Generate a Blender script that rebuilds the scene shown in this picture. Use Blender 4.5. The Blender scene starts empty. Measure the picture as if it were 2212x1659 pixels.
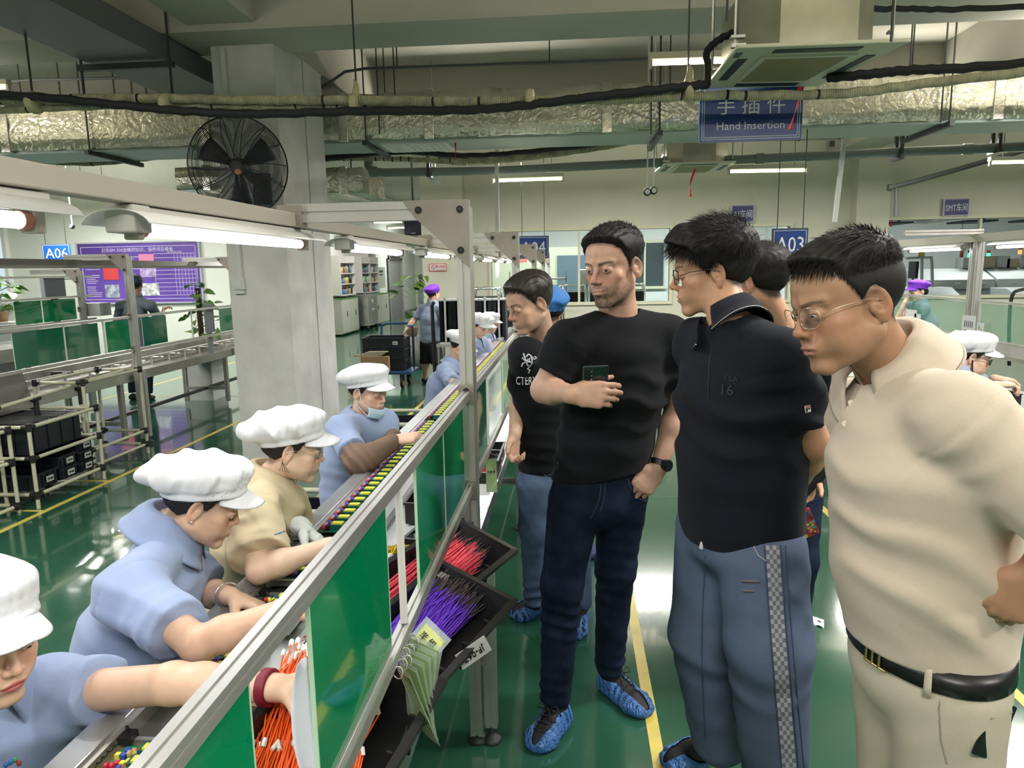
import bpy, math, random
import numpy as np
from mathutils import Vector, Matrix, Euler
C = bpy.context.scene
COL = C.collection
random.seed(7)
PI = math.pi

# ---------------------------------------------------------------- camera
F = 1545.; CX, CY = 1106., 829.5; CH = 1.66
_v1 = np.array([1235-CX, CY-578., -F]); _v1 /= np.linalg.norm(_v1)
_h = np.array([1, .018, 0.]); _u = np.cross(_h, _v1); _u /= np.linalg.norm(_u); _x = np.cross(_v1, _u)
_R = np.array([_x, _v1, _u])
cd = bpy.data.cameras.new('camera'); cam = bpy.data.objects.new('camera', cd); COL.objects.link(cam)
cd.sensor_width = 36; cd.sensor_fit = 'HORIZONTAL'; cd.lens = 36*F/2212; cd.clip_start = .05; cd.clip_end = 200
cam.matrix_world = Matrix([[*_R[0], 0], [*_R[1], 0], [*_R[2], CH], [0, 0, 0, 1]])
C.camera = cam
def ray(px, py): return _R @ np.array([(px-CX)/F, (CY-py)/F, -1.])
def az(px, py, z=0.): d = ray(px, py); t = (z-CH)/d[2]; return Vector((d[0]*t, d[1]*t, z))
def ay(px, py, y): d = ray(px, py); t = y/d[1]; return Vector((d[0]*t, y, CH+d[2]*t))
def ax(px, py, x): d = ray(px, py); t = x/d[0]; return Vector((x, d[1]*t, CH+d[2]*t))

# ---------------------------------------------------------------- world, exposure
w = bpy.data.worlds.new('world'); C.world = w; w.use_nodes = True
bg = w.node_tree.nodes['Background']; bg.inputs[0].default_value = (.80, .93, 1, 1); bg.inputs[1].default_value = 1.0
C.view_settings.view_transform = 'Standard'; C.view_settings.look = 'None'
C.view_settings.gamma = 1; C.view_settings.use_curve_mapping = False
C.view_settings.exposure = -0.18
C.cycles.max_bounces = 7; C.cycles.diffuse_bounces = 3; C.cycles.glossy_bounces = 3
C.cycles.transmission_bounces = 8; C.cycles.transparent_max_bounces = 16
C.cycles.caustics_reflective = False; C.cycles.caustics_refractive = False
C.cycles.sample_clamp_indirect = 6

# area lights added to brighten the hall, not tied to the battens built below
LAMP_W = (1.0, .93, .74)
TUBE_W = (.92, .96, 1.0)
def arealight(name, loc, sx, sy, power, col=(1, 1, 1), rot=(0, 0, 0)):
    l = bpy.data.lights.new(name, 'AREA'); l.shape = 'RECTANGLE'; l.size = sx; l.size_y = sy
    l.energy = power; l.color = col
    o = bpy.data.objects.new(name, l); COL.objects.link(o); o.location = loc; o.rotation_euler = rot
    return o
HALL_FILLS = [(-9.0, 12.0), (-9.5, 7.5), (1.1, 9.9), (7.5, 10.0), (-3.5, -.6), (.2, -.9), (3.2, .2), (-6.5, 2.0), (-3.2, 2.4), (1.9, 2.4), (5.0, 3.2), (-6.5, 6.2), (4.4, 6.6), (-1.0, 9.6), (-7.5, 10.6), (4.2, 9.4), (-4.6, 12.5)]
for _i, (_x0, _y0) in enumerate(HALL_FILLS):
    arealight('hall_area_light', (_x0, _y0, 3.02), 1.2, .12, 92 if _y0 < 6 else 150 if _x0 < -5 else 120, (1.0, .96, .92))
    arealight('hall_fill_uplight', (_x0, _y0, 3.08), 1.2, .3, 92 if _y0 < 6 else 70, (1.0, .92, .80), (PI, 0, 0))  # second light facing up, added to lift the dark ceiling

arealight('hall_area_light', (.82, 5.5, 3.04), .9, .12, 45, (1.0, .93, .7))
# ---------------------------------------------------------------- materials
MATS = {}
def mat(name, col=(.5, .5, .5), rough=.5, metal=0., spec=.5, alpha=1., emit=None, es=0., trans=0., ior=1.45,
        noise=None, bump=None, coat=0., attr=None, sss=0., sheen=0.):
    """noise=(scale, amount, detail): value variation; bump=(scale, strength, kind)"""
    if name in MATS: return MATS[name]
    m = bpy.data.materials.new(name); m.use_nodes = True; nt = m.node_tree; N = nt.nodes; L = nt.links
    b = N['Principled BSDF']
    b.inputs['Base Color'].default_value = (*col, 1); b.inputs['Roughness'].default_value = rough
    b.inputs['Metallic'].default_value = metal; b.inputs['Specular IOR Level'].default_value = spec
    b.inputs['Alpha'].default_value = alpha; b.inputs['Transmission Weight'].default_value = trans
    b.inputs['IOR'].default_value = ior; b.inputs['Coat Weight'].default_value = coat
    if sss: b.inputs['Subsurface Weight'].default_value = sss; b.inputs['Subsurface Radius'].default_value = (1, .3, .15); b.inputs['Subsurface Scale'].default_value = .006
    if sheen: b.inputs['Sheen Weight'].default_value = sheen
    if emit: b.inputs['Emission Color'].default_value = (*emit, 1); b.inputs['Emission Strength'].default_value = es
    tc = N.new('ShaderNodeTexCoord'); src = None
    if attr:
        a = N.new('ShaderNodeAttribute'); a.attribute_name = attr; src = a.outputs['Color']; L.new(src, b.inputs['Base Color'])
    if noise:
        sc, am, det = noise
        n = N.new('ShaderNodeTexNoise'); n.inputs['Scale'].default_value = sc; n.inputs['Detail'].default_value = det
        L.new(tc.outputs['Object'], n.inputs['Vector'])
        mr = N.new('ShaderNodeMapRange'); mr.inputs[1].default_value = .3; mr.inputs[2].default_value = .7
        mr.inputs[3].default_value = 1-am; mr.inputs[4].default_value = 1+am
        L.new(n.outputs['Fac'], mr.inputs[0])
        hs = N.new('ShaderNodeHueSaturation')
        if src: L.new(src, hs.inputs['Color'])
        else: hs.inputs['Color'].default_value = (*col, 1)
        L.new(mr.outputs[0], hs.inputs['Value']); L.new(hs.outputs[0], b.inputs['Base Color'])
    if bump:
        sc, st, kind = bump
        if kind == 'noise':
            n = N.new('ShaderNodeTexNoise'); n.inputs['Scale'].default_value = sc; n.inputs['Detail'].default_value = 4; out = n.outputs['Fac']
        elif kind == 'crumple':
            n = N.new('ShaderNodeTexVoronoi'); n.feature = 'F1'; n.inputs['Scale'].default_value = sc
            n2 = N.new('ShaderNodeTexNoise'); n2.inputs['Scale'].default_value = sc*.7; n2.inputs['Detail'].default_value = 3
            L.new(tc.outputs['Object'], n2.inputs['Vector'])
            mx = N.new('ShaderNodeVectorMath'); mx.operation = 'MULTIPLY_ADD'; mx.inputs[1].default_value = (.5, .5, .5)
            L.new(n2.outputs['Color'], mx.inputs[0]); L.new(tc.outputs['Object'], mx.inputs[2]); L.new(mx.outputs[0], n.inputs['Vector'])
            out = n.outputs['Distance']
        else:
            n = N.new('ShaderNodeTexWave'); n.inputs['Scale'].default_value = sc; n.bands_direction = kind
            out = n.outputs['Fac']
        if kind != 'crumple': L.new(tc.outputs['Object'], n.inputs['Vector'])
        bp = N.new('ShaderNodeBump'); bp.inputs['Strength'].default_value = st; bp.inputs['Distance'].default_value = .01
        L.new(out, bp.inputs['Height']); L.new(bp.outputs[0], b.inputs['Normal'])
    MATS[name] = m
    return m
def emis(name, col, s):
    if name in MATS: return MATS[name]
    m = bpy.data.materials.new(name); m.use_nodes = True; nt = m.node_tree; nt.nodes.clear()
    e = nt.nodes.new('ShaderNodeEmission'); e.inputs[0].default_value = (*col, 1); e.inputs[1].default_value = s
    o = nt.nodes.new('ShaderNodeOutputMaterial'); nt.links.new(e.outputs[0], o.inputs[0]); MATS[name] = m
    return m

SPLIT = {'rib', 'leg', 'post', 'bolt', 'hanger', 'rail_bracket', 'clip', 'sheet_edge', 'hanger_wire', 'levelling_foot', 'clamp', 'key_ring', 'caster', 'shirt_button', 'belt_loop', 'joint', 'coupling', 'side_panel', 'end_plate', 'cross_member', 'side_channel', 'rail', 'handle', 'hanging_bracket', 'shoe_laces', 'lens', 'leaves'}
# ---------------------------------------------------------------- mesh builder
class MB:
    def __init__(s): s.v = []; s.f = []; s.m = []; s.sm = []; s.mats = []
    def mi(s, m):
        if m is None: return 0
        if m not in s.mats: s.mats.append(m)
        return s.mats.index(m)
    def add(s, vs, fs, m=None, smooth=False, M=None):
        n = len(s.v)
        if M is not None: vs = [M @ Vector(v) for v in vs]
        s.v += [tuple(v) for v in vs]; k = s.mi(m)
        for f in fs: s.f.append(tuple(i+n for i in f)); s.m.append(k); s.sm.append(smooth)
        return s
    def box(s, a, b, m=None, M=None, bev=0.):
        x0, x1 = sorted((a[0], b[0])); y0, y1 = sorted((a[1], b[1])); z0, z1 = sorted((a[2], b[2]))
        vs = [(x0, y0, z0), (x1, y0, z0), (x1, y1, z0), (x0, y1, z0), (x0, y0, z1), (x1, y0, z1), (x1, y1, z1), (x0, y1, z1)]
        return s.add(vs, [(0, 3, 2, 1), (4, 5, 6, 7), (0, 1, 5, 4), (1, 2, 6, 5), (2, 3, 7, 6), (3, 0, 4, 7)], m, False, M)
    def cbox(s, c, d, m=None, M=None):
        return s.box([c[i]-d[i]/2 for i in range(3)], [c[i]+d[i]/2 for i in range(3)], m, M)
    def bar(s, a, b, w, h=None, m=None, up=(0, 0, 1)):
        """rectangular bar from a to b"""
        a = Vector(a); b = Vector(b); h = h or w; t = (b-a).normalized(); u = Vector(up)
        if abs(t.dot(u)) > .98: u = Vector((0, 1, 0))
        r = t.cross(u).normalized(); u = r.cross(t)
        vs = [p+r*(w/2*i)+u*(h/2*j) for p in (a, b) for i, j in ((-1, -1), (1, -1), (1, 1), (-1, 1))]
        return s.add(vs, [(0, 1, 2, 3), (7, 6, 5, 4), (0, 4, 5, 1), (1, 5, 6, 2), (2, 6, 7, 3), (3, 7, 4, 0)], m)
    def profile(s, a, b, w, m=None, up=(0, 0, 1), h=None, g=.16):
        """aluminium T-slot extrusion: square section with a groove on every face"""
        a = Vector(a); b = Vector(b); h = h or w; t = (b-a).normalized(); u = Vector(up)
        if abs(t.dot(u)) > .98: u = Vector((0, 1, 0))
        r = t.cross(u).normalized(); u = r.cross(t); q = g; d = .72
        sec = [(-1, -1), (-q, -1), (-q, -d), (q, -d), (q, -1), (1, -1), (1, -q), (d, -q), (d, q), (1, q), (1, 1), (q, 1), (q, d), (-q, d), (-q, 1), (-1, 1), (-1, q), (-d, q), (-d, -q), (-1, -q)]
        n = len(sec)
        vs = [p+r*(w/2*i)+u*(h/2*j) for p in (a, b) for i, j in sec]
        fs = [(i, (i+1) % n, n+(i+1) % n, n+i) for i in range(n)] + [tuple(range(n))[::-1], tuple(range(n, 2*n))]
        return s.add(vs, fs, m)
    def tube(s, pts, r, m=None, n=10, cap=True, smooth=True):
        pts = [Vector(p) for p in pts]; rs = r if isinstance(r, (list, tuple)) else [r]*len(pts)
        vs = []; fs = []; pr = None
        for i, p in enumerate(pts):
            t = (pts[min(i+1, len(pts)-1)]-pts[max(i-1, 0)])
            if t.length < 1e-9: t = Vector((0, 0, 1))
            t.normalize()
            if pr is None:
                pr = t.cross(Vector((0, 0, 1)))
                if pr.length < .05: pr = t.cross(Vector((0, 1, 0)))
            pr = (pr-t*pr.dot(t)).normalized(); q = t.cross(pr)
            for k in range(n): a = 2*PI*k/n; vs.append(p+(pr*math.cos(a)+q*math.sin(a))*rs[i])
        for i in range(len(pts)-1):
            for k in range(n): k2 = (k+1) % n; fs.append((i*n+k, i*n+k2, (i+1)*n+k2, (i+1)*n+k))
        s.add(vs, fs, m, smooth)
        if cap:
            s.add(vs[:n], [tuple(range(n))[::-1]], m); s.add(vs[-n:], [tuple(range(n))], m)
        return s
    def cyl(s, a, b, r, m=None, n=16): return s.tube([a, b], r, m, n)
    def lathe(s, c, prof, m=None, n=20, M=None):
        """prof: list of (r, z) about a vertical axis through c"""
        vs = []; fs = []
        for r, z in prof:
            for k in range(n): a = 2*PI*k/n; vs.append((c[0]+r*math.cos(a), c[1]+r*math.sin(a), c[2]+z))
        for i in range(len(prof)-1):
            for k in range(n): k2 = (k+1) % n; fs.append((i*n+k, i*n+k2, (i+1)*n+k2, (i+1)*n+k))
        fs.append(tuple(range(n))[::-1]); fs.append(tuple(range((len(prof)-1)*n, len(prof)*n)))
        return s.add(vs, fs, m, True, M)
    def ball(s, c, r, m=None, n=12, M=None):
        r = r if isinstance(r, (tuple, list)) else (r, r, r); vs = []; fs = []; k = n//2
        for i in range(k+1):
            t = PI*i/k
            for j in range(n): a = 2*PI*j/n; vs.append((c[0]+r[0]*math.sin(t)*math.cos(a), c[1]+r[1]*math.sin(t)*math.sin(a), c[2]+r[2]*math.cos(t)))
        for i in range(k):
            for j in range(n): j2 = (j+1) % n; fs.append((i*n+j, (i+1)*n+j, (i+1)*n+j2, i*n+j2))
        return s.add(vs, fs, m, True, M)
    def prism(s, poly, ext, m=None, M=None):
        """poly: list of 3D points of a planar outline; ext: extrusion vector"""
        n = len(poly); e = Vector(ext); vs = [Vector(p) for p in poly]+[Vector(p)+e for p in poly]
        return s.add(vs, [tuple(range(n))[::-1], tuple(range(n, 2*n))]+[(i, (i+1) % n, n+(i+1) % n, n+i) for i in range(n)], m, False, M)
    def grid(s, fn, nu, nv, m=None, smooth=True, closeu=False):
        vs = [fn(i/(nu-(0 if closeu else 1)), j/(nv-1)) for j in range(nv) for i in range(nu)]; fs = []
        for j in range(nv-1):
            for i in range(nu if closeu else nu-1):
                i2 = (i+1) % nu; fs.append((j*nu+i, j*nu+i2, (j+1)*nu+i2, (j+1)*nu+i))
        return s.add(vs, fs, m, smooth)
    def pieces(s):
        n = len(s.v); par = list(range(n))
        def find(a):
            while par[a] != a: par[a] = par[par[a]]; a = par[a]
            return a
        seen = {}
        for i, v in enumerate(s.v):
            k = (round(v[0], 5), round(v[1], 5), round(v[2], 5))
            if k in seen: par[find(i)] = find(seen[k])
            else: seen[k] = i
        for f in s.f:
            for j in f[1:]: par[find(j)] = find(f[0])
        g = {}
        for i in range(n): g.setdefault(find(i), []).append(i)
        gs = []
        for idx in g.values():
            a = np.array([s.v[i] for i in idx]); gs.append([a.min(0)-2e-4, a.max(0)+2e-4, idx])
        ch = True
        while ch:
            ch = False
            for i in range(len(gs)):
                for j in range(i+1, len(gs)):
                    if (gs[i][0] <= gs[j][1]).all() and (gs[j][0] <= gs[i][1]).all():
                        gs[i] = [np.minimum(gs[i][0], gs[j][0]), np.maximum(gs[i][1], gs[j][1]), gs[i][2]+gs[j][2]]; gs.pop(j); ch = True; break
                if ch: break
        out = []
        for lo, hi, idx in gs:
            mp = {i: k for k, i in enumerate(sorted(idx))}; b = MB(); b.v = [s.v[i] for i in sorted(idx)]; b.mats = list(s.mats)
            for f, mi, sm in zip(s.f, s.m, s.sm):
                if f[0] in mp: b.f.append(tuple(mp[i] for i in f)); b.m.append(mi); b.sm.append(sm)
            out.append(b)
        return out
    def build(s, name, m=None, parent=None, local=False, thick=0., bevel=0., attrs=None):
        if parent is not None and name in SPLIT and len(s.v) < 6000:
            ps = s.pieces()
            if 1 < len(ps) <= 40:
                for b in ps: o = b.build_one(name, m, parent, local, thick, bevel)
                return o
        return s.build_one(name, m, parent, local, thick, bevel)
    def build_one(s, name, m=None, parent=None, local=False, thick=0., bevel=0.):
        me = bpy.data.meshes.new(name)
        off = Vector((0, 0, 0))
        if parent is not None and not local: off = wloc(parent)
        V = np.array(s.v, dtype=np.float32)-np.array(off, dtype=np.float32)
        me.from_pydata(V.tolist(), [], s.f)
        ml = s.mats or [m]
        if None in ml: ml = [m]
        for x in ml: me.materials.append(x)
        me.polygons.foreach_set('material_index', s.m); me.polygons.foreach_set('use_smooth', s.sm); me.update()
        o = bpy.data.objects.new(name, me); COL.objects.link(o)
        if parent is not None: o.parent = parent
        if thick:
            md = o.modifiers.new('thickness', 'SOLIDIFY'); md.thickness = thick; md.offset = 0
        if bevel:
            md = o.modifiers.new('edge', 'BEVEL'); md.width = bevel; md.segments = 2; md.limit_method = 'ANGLE'; md.angle_limit = .7
        return o
def wloc(o):
    p = Vector((0, 0, 0))
    while o is not None: p = p+o.location; o = o.parent
    return p
def tag(o, label=None, cat=None, group=None, kind=None):
    if label: o['label'] = label
    if cat: o['category'] = cat
    if group: o['group'] = group
    if kind: o['kind'] = kind
    return o
def thing(name, label, cat, loc=(0, 0, 0), group=None, rz=0.):
    o = bpy.data.objects.new(name, None); COL.objects.link(o); o.location = loc; o.rotation_euler = (0, 0, rz); o.empty_display_size = .1
    return tag(o, label, cat, group)
def copy_tree(o, parent=None, loc=None, rz=None, label=None, root=True):
    c = o.copy(); COL.objects.link(c); c.parent = parent
    if loc is not None: c.location = loc
    if rz is not None: c.rotation_euler = (0, 0, rz)
    if label: c['label'] = label
    for ch in list(o.children): copy_tree(ch, c)
    return c
def struct(name, mb, m=None, **k):
    return tag(mb.build(name, m, **k), kind='structure')
def text_mesh(txt, size, depth=.0015, align='CENTER', bold=0., shear=0.):
    """vertices and faces of lettering in the XZ plane facing -Y, centred on the origin"""
    cu = bpy.data.curves.new('lettering', 'FONT'); cu.body = txt; cu.size = size; cu.extrude = depth; cu.align_x = align; cu.align_y = 'CENTER'
    cu.offset = bold; cu.resolution_u = 2; cu.shear = shear
    o = bpy.data.objects.new('lettering', cu); COL.objects.link(o)
    dg = bpy.context.evaluated_depsgraph_get(); me = o.evaluated_get(dg).to_mesh()
    vs = [(v.co.x, -v.co.z, v.co.y) for v in me.vertices]; fs = [tuple(p.vertices) for p in me.polygons]
    o.evaluated_get(dg).to_mesh_clear(); bpy.data.objects.remove(o); bpy.data.curves.remove(cu)
    return vs, fs
def frameM(o, xdir, zdir):
    """matrix with local X along xdir, Z along zdir, origin o"""
    x = Vector(xdir).normalized(); z = Vector(zdir); z = (z-x*z.dot(x)).normalized(); y = z.cross(x)
    return Matrix(((x.x, y.x, z.x, o[0]), (x.y, y.y, z.y, o[1]), (x.z, y.z, z.z, o[2]), (0, 0, 0, 1)))
def put_text(mb, txt, size, M, m, width=None, height=None, **k):
    vs, fs = text_mesh(txt, size, **k)
    if not vs: return
    xs = [v[0] for v in vs]; zs = [v[2] for v in vs]; cx = (min(xs)+max(xs))/2; cz = (min(zs)+max(zs))/2
    sx = width/(max(xs)-min(xs)) if width else 1; sz = height/(max(zs)-min(zs)) if height else (sx if width else 1)
    mb.add([((v[0]-cx)*sx, v[1], (v[2]-cz)*sz) for v in vs], fs, m, False, M)
ALU = mat('brushed_aluminium', (.62, .61, .58), .38, .85, noise=(6, .06, 3))
ALU_D = mat('dull_aluminium', (.45, .43, .40), .45, .7, noise=(8, .1, 3))
STEEL = mat('stainless_steel', (.55, .54, .52), .28, .95, noise=(5, .12, 4))
GALV = mat('galvanised_steel', (.48, .49, .48), .4, .8, noise=(7, .2, 5))
BLACKP = mat('black_plastic', (.012, .012, .014), .38)
RUB = mat('black_rubber', (.01, .01, .01), .6)
WHITEP = mat('white_plastic', (.75, .75, .72), .45)
DARKST = mat('dark_steel', (.05, .055, .055), .5, .4)
# ================================================================ setting
WALLM = mat('painted_wall_white', (.62, .66, .60), .75, noise=(1.2, .06, 4), bump=(30, .15, 'noise'))
WALLF = mat('painted_far_wall', (.60, .60, .50), .7, noise=(1., .05, 4))
CEILM = mat('painted_concrete', (.46, .455, .39), .85, noise=(.8, .12, 5), bump=(12, .2, 'noise'))
COLM = mat('scuffed_plaster', (.62, .61, .60), .8, noise=(3, .12, 6), bump=(9, .55, 'noise'))
FLOORM = mat('green_epoxy', (.022, .092, .055), .12, spec=.7, noise=(.7, .18, 3), bump=(1.4, .05, 'noise'), coat=.4)
TRIM_Y = mat('yellowed_trim', (.62, .62, .38), .6)
GREYB = mat('grey_skirting', (.28, .28, .26), .6)
def box_struct(name, a, b, m): return struct(name, MB().box(a, b), m)
box_struct('floor', (-13, -4, -.1), (13, 31, 0), FLOORM)
box_struct('ceiling', (-13, -4, 4.15), (13, 31, 4.25), CEILM)
box_struct('ceiling_beam', (-13, 5.64, 3.5), (13, 6.24, 4.15), CEILM)
box_struct('ceiling_beam', (-13, 9.2, 3.5), (13, 9.7, 4.15), CEILM)
box_struct('ceiling_beam', (-13, 1.6, 3.5), (13, 2.1, 4.15), CEILM)
box_struct('ceiling_beam', (-2.94, -4, 3.55), (-2.40, 5.64, 4.15), CEILM)
box_struct('ceiling_beam', (-2.94, 6.24, 3.55), (-2.40, 12.9, 4.15), CEILM)
box_struct('ceiling_beam', (4.3, -4, 3.45), (4.9, 12.9, 4.15), CEILM)
# column: front block, groove, rear pilaster
cm = MB().box((-2.94, 6.0, 0), (-2.41, 6.62, 3.55)).box((-2.90, 6.62, 0), (-2.44, 6.65, 3.55)).box((-2.94, 6.65, 0), (-2.41, 7.12, 3.52))
cm.prism([(-2.41, 6.66, 3.52), (-2.41, 7.12, 3.52), (-2.41, 7.5, 3.9), (-2.41, 6.3, 3.9)], (-.5, 0, 0))
struct('column_1', cm, COLM)
# walls
W2 = (-1.44, 1.72, 1.04, 2.31); W3 = (2.35, 3.76, 1.04, 2.30); W4 = (5.32, 11.5, 1.07, 2.36)
def wall_y(name, x0, x1, y0, y1, openings, m, ztop=4.15):
    mb = MB(); xs = x0
    for (a, b, c, d) in sorted(openings):
        mb.box((xs, y0, 0), (a, y1, ztop)); mb.box((a, y0, 0), (b, y1, c)); mb.box((a, y0, d), (b, y1, ztop)); xs = b
    mb.box((xs, y0, 0), (x1, y1, ztop)); return struct(name, mb, m)
wall_y('wall_back', -2.65, 13, 13, 13.15, [W2, W3, W4], WALLF)
wall_y('wall_back_left', -13, -6.35, 14, 14.15, [(-12.6, -11.47, 1.16, 2.9)], WALLM)
box_struct('wall_alcove_left', (-6.5, 14, 0), (-6.35, 30, 4.15), WALLM)
box_struct('wall_alcove_right', (-2.65, 13.15, 0), (-2.5, 30, 4.15), WALLF)
box_struct('wall_alcove_end', (-6.5, 29, 0), (-2.5, 29.15, 4.15), WALLM)
box_struct('wall_left', (-13.1, -4, 0), (-13, 14.15, 4.15), WALLM)
box_struct('wall_right', (13, -4, 0), (13.1, 31, 4.15), WALLM)
box_struct('wall_front', (-13, -4.1, 0), (13, -4, 4.15), WALLM)
box_struct('pillar_2', (4.75, 12.7, 0), (5.28, 13, 4.15), WALLF)
box_struct('pillar_3', (-2.65, 12.75, 0), (-1.9, 13, 4.15), WALLF)
box_struct('baseboard_alcove', (-6.35, 23.2, 0), (-6.32, 29, .16), GREYB)
box_struct('baseboard_end', (-6.35, 28.95, 0), (-2.65, 29, .16), DARKST)
# window frames
FR = mat('cream_window_frame', (.62, .62, .46), .5)
GL = mat('clear_glass', (.95, .98, .96), .02, trans=1., ior=1.08, spec=.4)
def window(n, W, y, mull=()):
    t = .05; mb = MB(); a, b, c, d = W
    mb.box((a-t, y-.04, c-t), (b+t, y, c)).box((a-t, y-.04, d), (b+t, y, d+t)).box((a-t, y-.04, c), (a, y, d)).box((b, y-.04, c), (b+t, y, d))
    for x in mull: mb.box((x-.02, y-.02, c), (x+.02, y+.05, d))
    o = struct('window_%d' % n, mb, FR)
    g = MB().box((a, y+.06, c), (b, y+.068, d)).build('pane', GL, o)
    return o
window(1, W2, 13, (.13,)); window(2, W3, 13, ()); window(3, W4, 13, (6.9, 8.6, 10.2))
WF = mat('white_window_frame', (.75, .77, .76), .4)
mb = MB()
for a, b in (((-12.6, 13.9, 1.16), (-11.47, 14.0, 1.24)), ((-11.55, 13.9, 1.24), (-11.47, 14.0, 2.9)), ((-12.1, 13.93, 1.24), (-12.05, 13.98, 2.9))): mb.box(a, b)
mb.box((-12.6, 13.8, 1.1), (-11.4, 14.0, 1.16)); o = struct('window_4', mb, WF)
MB().box((-12.6, 14.05, 1.2), (-11.5, 14.06, 2.9)).build('pane', GL, o)
# rooms behind the windows
WR_ = mat('bright_room_wall', (.72, .74, .72), .6)
box_struct('wall_workshop_back', (-2.5, 19, 0), (4.9, 19.1, 3.2), WR_)
box_struct('wall_workshop_divider', (4.9, 13.15, 0), (5.0, 21, 3.3), WR_)
box_struct('wall_soldering_back', (5.0, 20.9, 0), (13, 21, 3.6), WR_)
box_struct('ceiling_workshop', (-2.5, 13.15, 3.2), (4.9, 19, 3.25), WR_)
box_struct('ceiling_soldering', (5.0, 13.15, 3.6), (13, 21, 3.65), WR_)
for x in (-.8, 1.4, 3.5): arealight('workshop_light', (x, 15.6, 3.15), 1.2, .5, 170, (.95, 1, 1))
for x in (6.4, 9.2): arealight('workshop_light', (x, 16.5, 3.55), 1.5, .6, 170, (.95, 1, 1))
arealight('alcove_light', (-4.5, 18, 3.5), 1.2, .2, 150, (1, 1, .96)); arealight('alcove_light', (-4.5, 24.5, 3.5), 1.2, .2, 170, (1, 1, .96))
# floor markings
YEL = mat('yellow_floor_paint', (.62, .50, .10), .35, noise=(9, .12, 4))
mb = MB()
struct('floor_marking_1', MB().box((.265, -3, .0), (.31, 12.6, .0015)), YEL)
struct('floor_marking_2', MB().box((1.685, -3, 0), (1.73, 12.6, .0015)), YEL)
struct('floor_marking_3', MB().box((-1.915, -3, 0), (-1.87, 12.6, .0015)), YEL)
struct('floor_marking_4', MB().box((-3.80, -3, 0), (-3.755, 13.9, .0015)).box((-4.9, 5.35, 0), (-3.80, 5.385, .0015)).box((-4.6, 4.62, 0), (-3.8, 4.65, .0015)), YEL)
struct('floor_marking_5', MB().box((-6.4, 8.2, 0), (-6.36, 13.9, .0015)).box((-6.3, 9.3, 0), (-4.3, 9.33, .0015)), YEL)
struct('floor_joint', MB().box((-.3, 5.05, 0), (4, 5.056, .0012)), mat('floor_joint_line', (.01, .04, .03), .5))

# doors at the end of the alcove
GD = mat('grey_steel_door', (.20, .20, .18), .4)
o = struct('door_1', MB().box((-6.35, 24.6, 0), (-6.30, 26.4, 2.05)), GD)
MB().box((-6.30, 24.5, 0), (-6.26, 24.6, 2.12)).box((-6.30, 26.4, 0), (-6.26, 26.5, 2.12)).box((-6.30, 24.5, 2.05), (-6.26, 26.5, 2.13)).build('door_frame', mat('door_frame_grey', (.3, .3, .3), .4), o)
MB().box((-6.30, 24.75, .98), (-6.24, 24.85, 1.12)).build('door_handle', ALU, o)
o = struct('door_2', MB().box((-5.6, 28.93, 0), (-4.65, 28.99, 2.15)), mat('grey_inner_door', (.34, .35, .34), .5))
MB().box((-5.7, 28.9, 0), (-5.6, 28.99, 2.25)).box((-4.65, 28.9, 0), (-4.55, 28.99, 2.25)).box((-5.7, 28.9, 2.15), (-4.55, 28.99, 2.25)).build('door_frame', WHITEP, o)
MB().box((-4.85, 28.86, 1.0), (-4.75, 28.93, 1.2)).build('door_handle', DARKST, o)
o = struct('window_5', MB().box((-4.35, 28.93, .1), (-3.6, 28.96, 2.7)), WF)
MB().box((-4.28, 28.90, .4), (-3.67, 28.93, 2.6)).build('pane', emis('lit_glazing', (.85, 1, .96), .9), o)

# ================================================================ ceiling services
FOIL = mat('crumpled_foil', (.74, .72, .60), .28, .72, bump=(9, .9, 'crumple'), noise=(2, .15, 3))
FOILT = mat('foil_tape', (.74, .73, .66), .2, .95, bump=(20, .3, 'noise'))
def foil_duct(label, x0, x1, y0, y1, z0, z1, bands):
    t = thing('foil_duct', label, 'air duct', ((x0+x1)/2, (y0+y1)/2, z0), 'foil wrapped ducts')
    rnd = random.Random(3); mb = MB()
    nx = max(2, int((x1-x0)/.12)); ring = []
    sec = [(y0, z0), (y0, z1), (y1, z1), (y1, z0)]; pts = []
    for k in range(4):
        a, b = sec[k], sec[(k+1) % 4]; n = max(2, int(math.dist(a, b)/.09))
        pts += [(a[0]+(b[0]-a[0])*i/n, a[1]+(b[1]-a[1])*i/n) for i in range(n)]
    vs = []; fs = []; m = len(pts)
    for i in range(nx+1):
        x = x0+(x1-x0)*i/nx
        for (y, z) in pts: vs.append((x+rnd.uniform(-.02, .02), y+rnd.uniform(-.011, .011), z+rnd.uniform(-.012, .012)))
    for i in range(nx):
        for k in range(m): k2 = (k+1) % m; fs.append((i*m+k, i*m+k2, (i+1)*m+k2, (i+1)*m+k))
    mb.add(vs, fs, FOIL, True); mb.build('duct_wrap', FOIL, t)
    for x in bands:
        b = MB(); e = .018
        b.box((x-.05, y0-e, z0-e), (x+.05, y0, z1+e)).box((x-.05, y1, z0-e), (x+.05, y1+e, z1+e)).box((x-.05, y0, z1), (x+.05, y1, z1+e)).box((x-.05, y0, z0-e), (x+.05, y1, z0))
        b.build('flange_band', FOILT, t, bevel=.006)
    return t
t = foil_duct('long silver foil wrapped duct crossing the hall behind the column', -12.9, 6.3, 7.4, 8.15, 2.98, 3.42, (-5.95, -3.75, -2.3, -1.42, .35, 1.95, 4.0))
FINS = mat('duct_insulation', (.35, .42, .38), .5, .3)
MB().box((-12.9, 7.45, 2.955), (6.3, 8.1, 2.985)).build('duct_underside', FINS, t)
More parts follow.
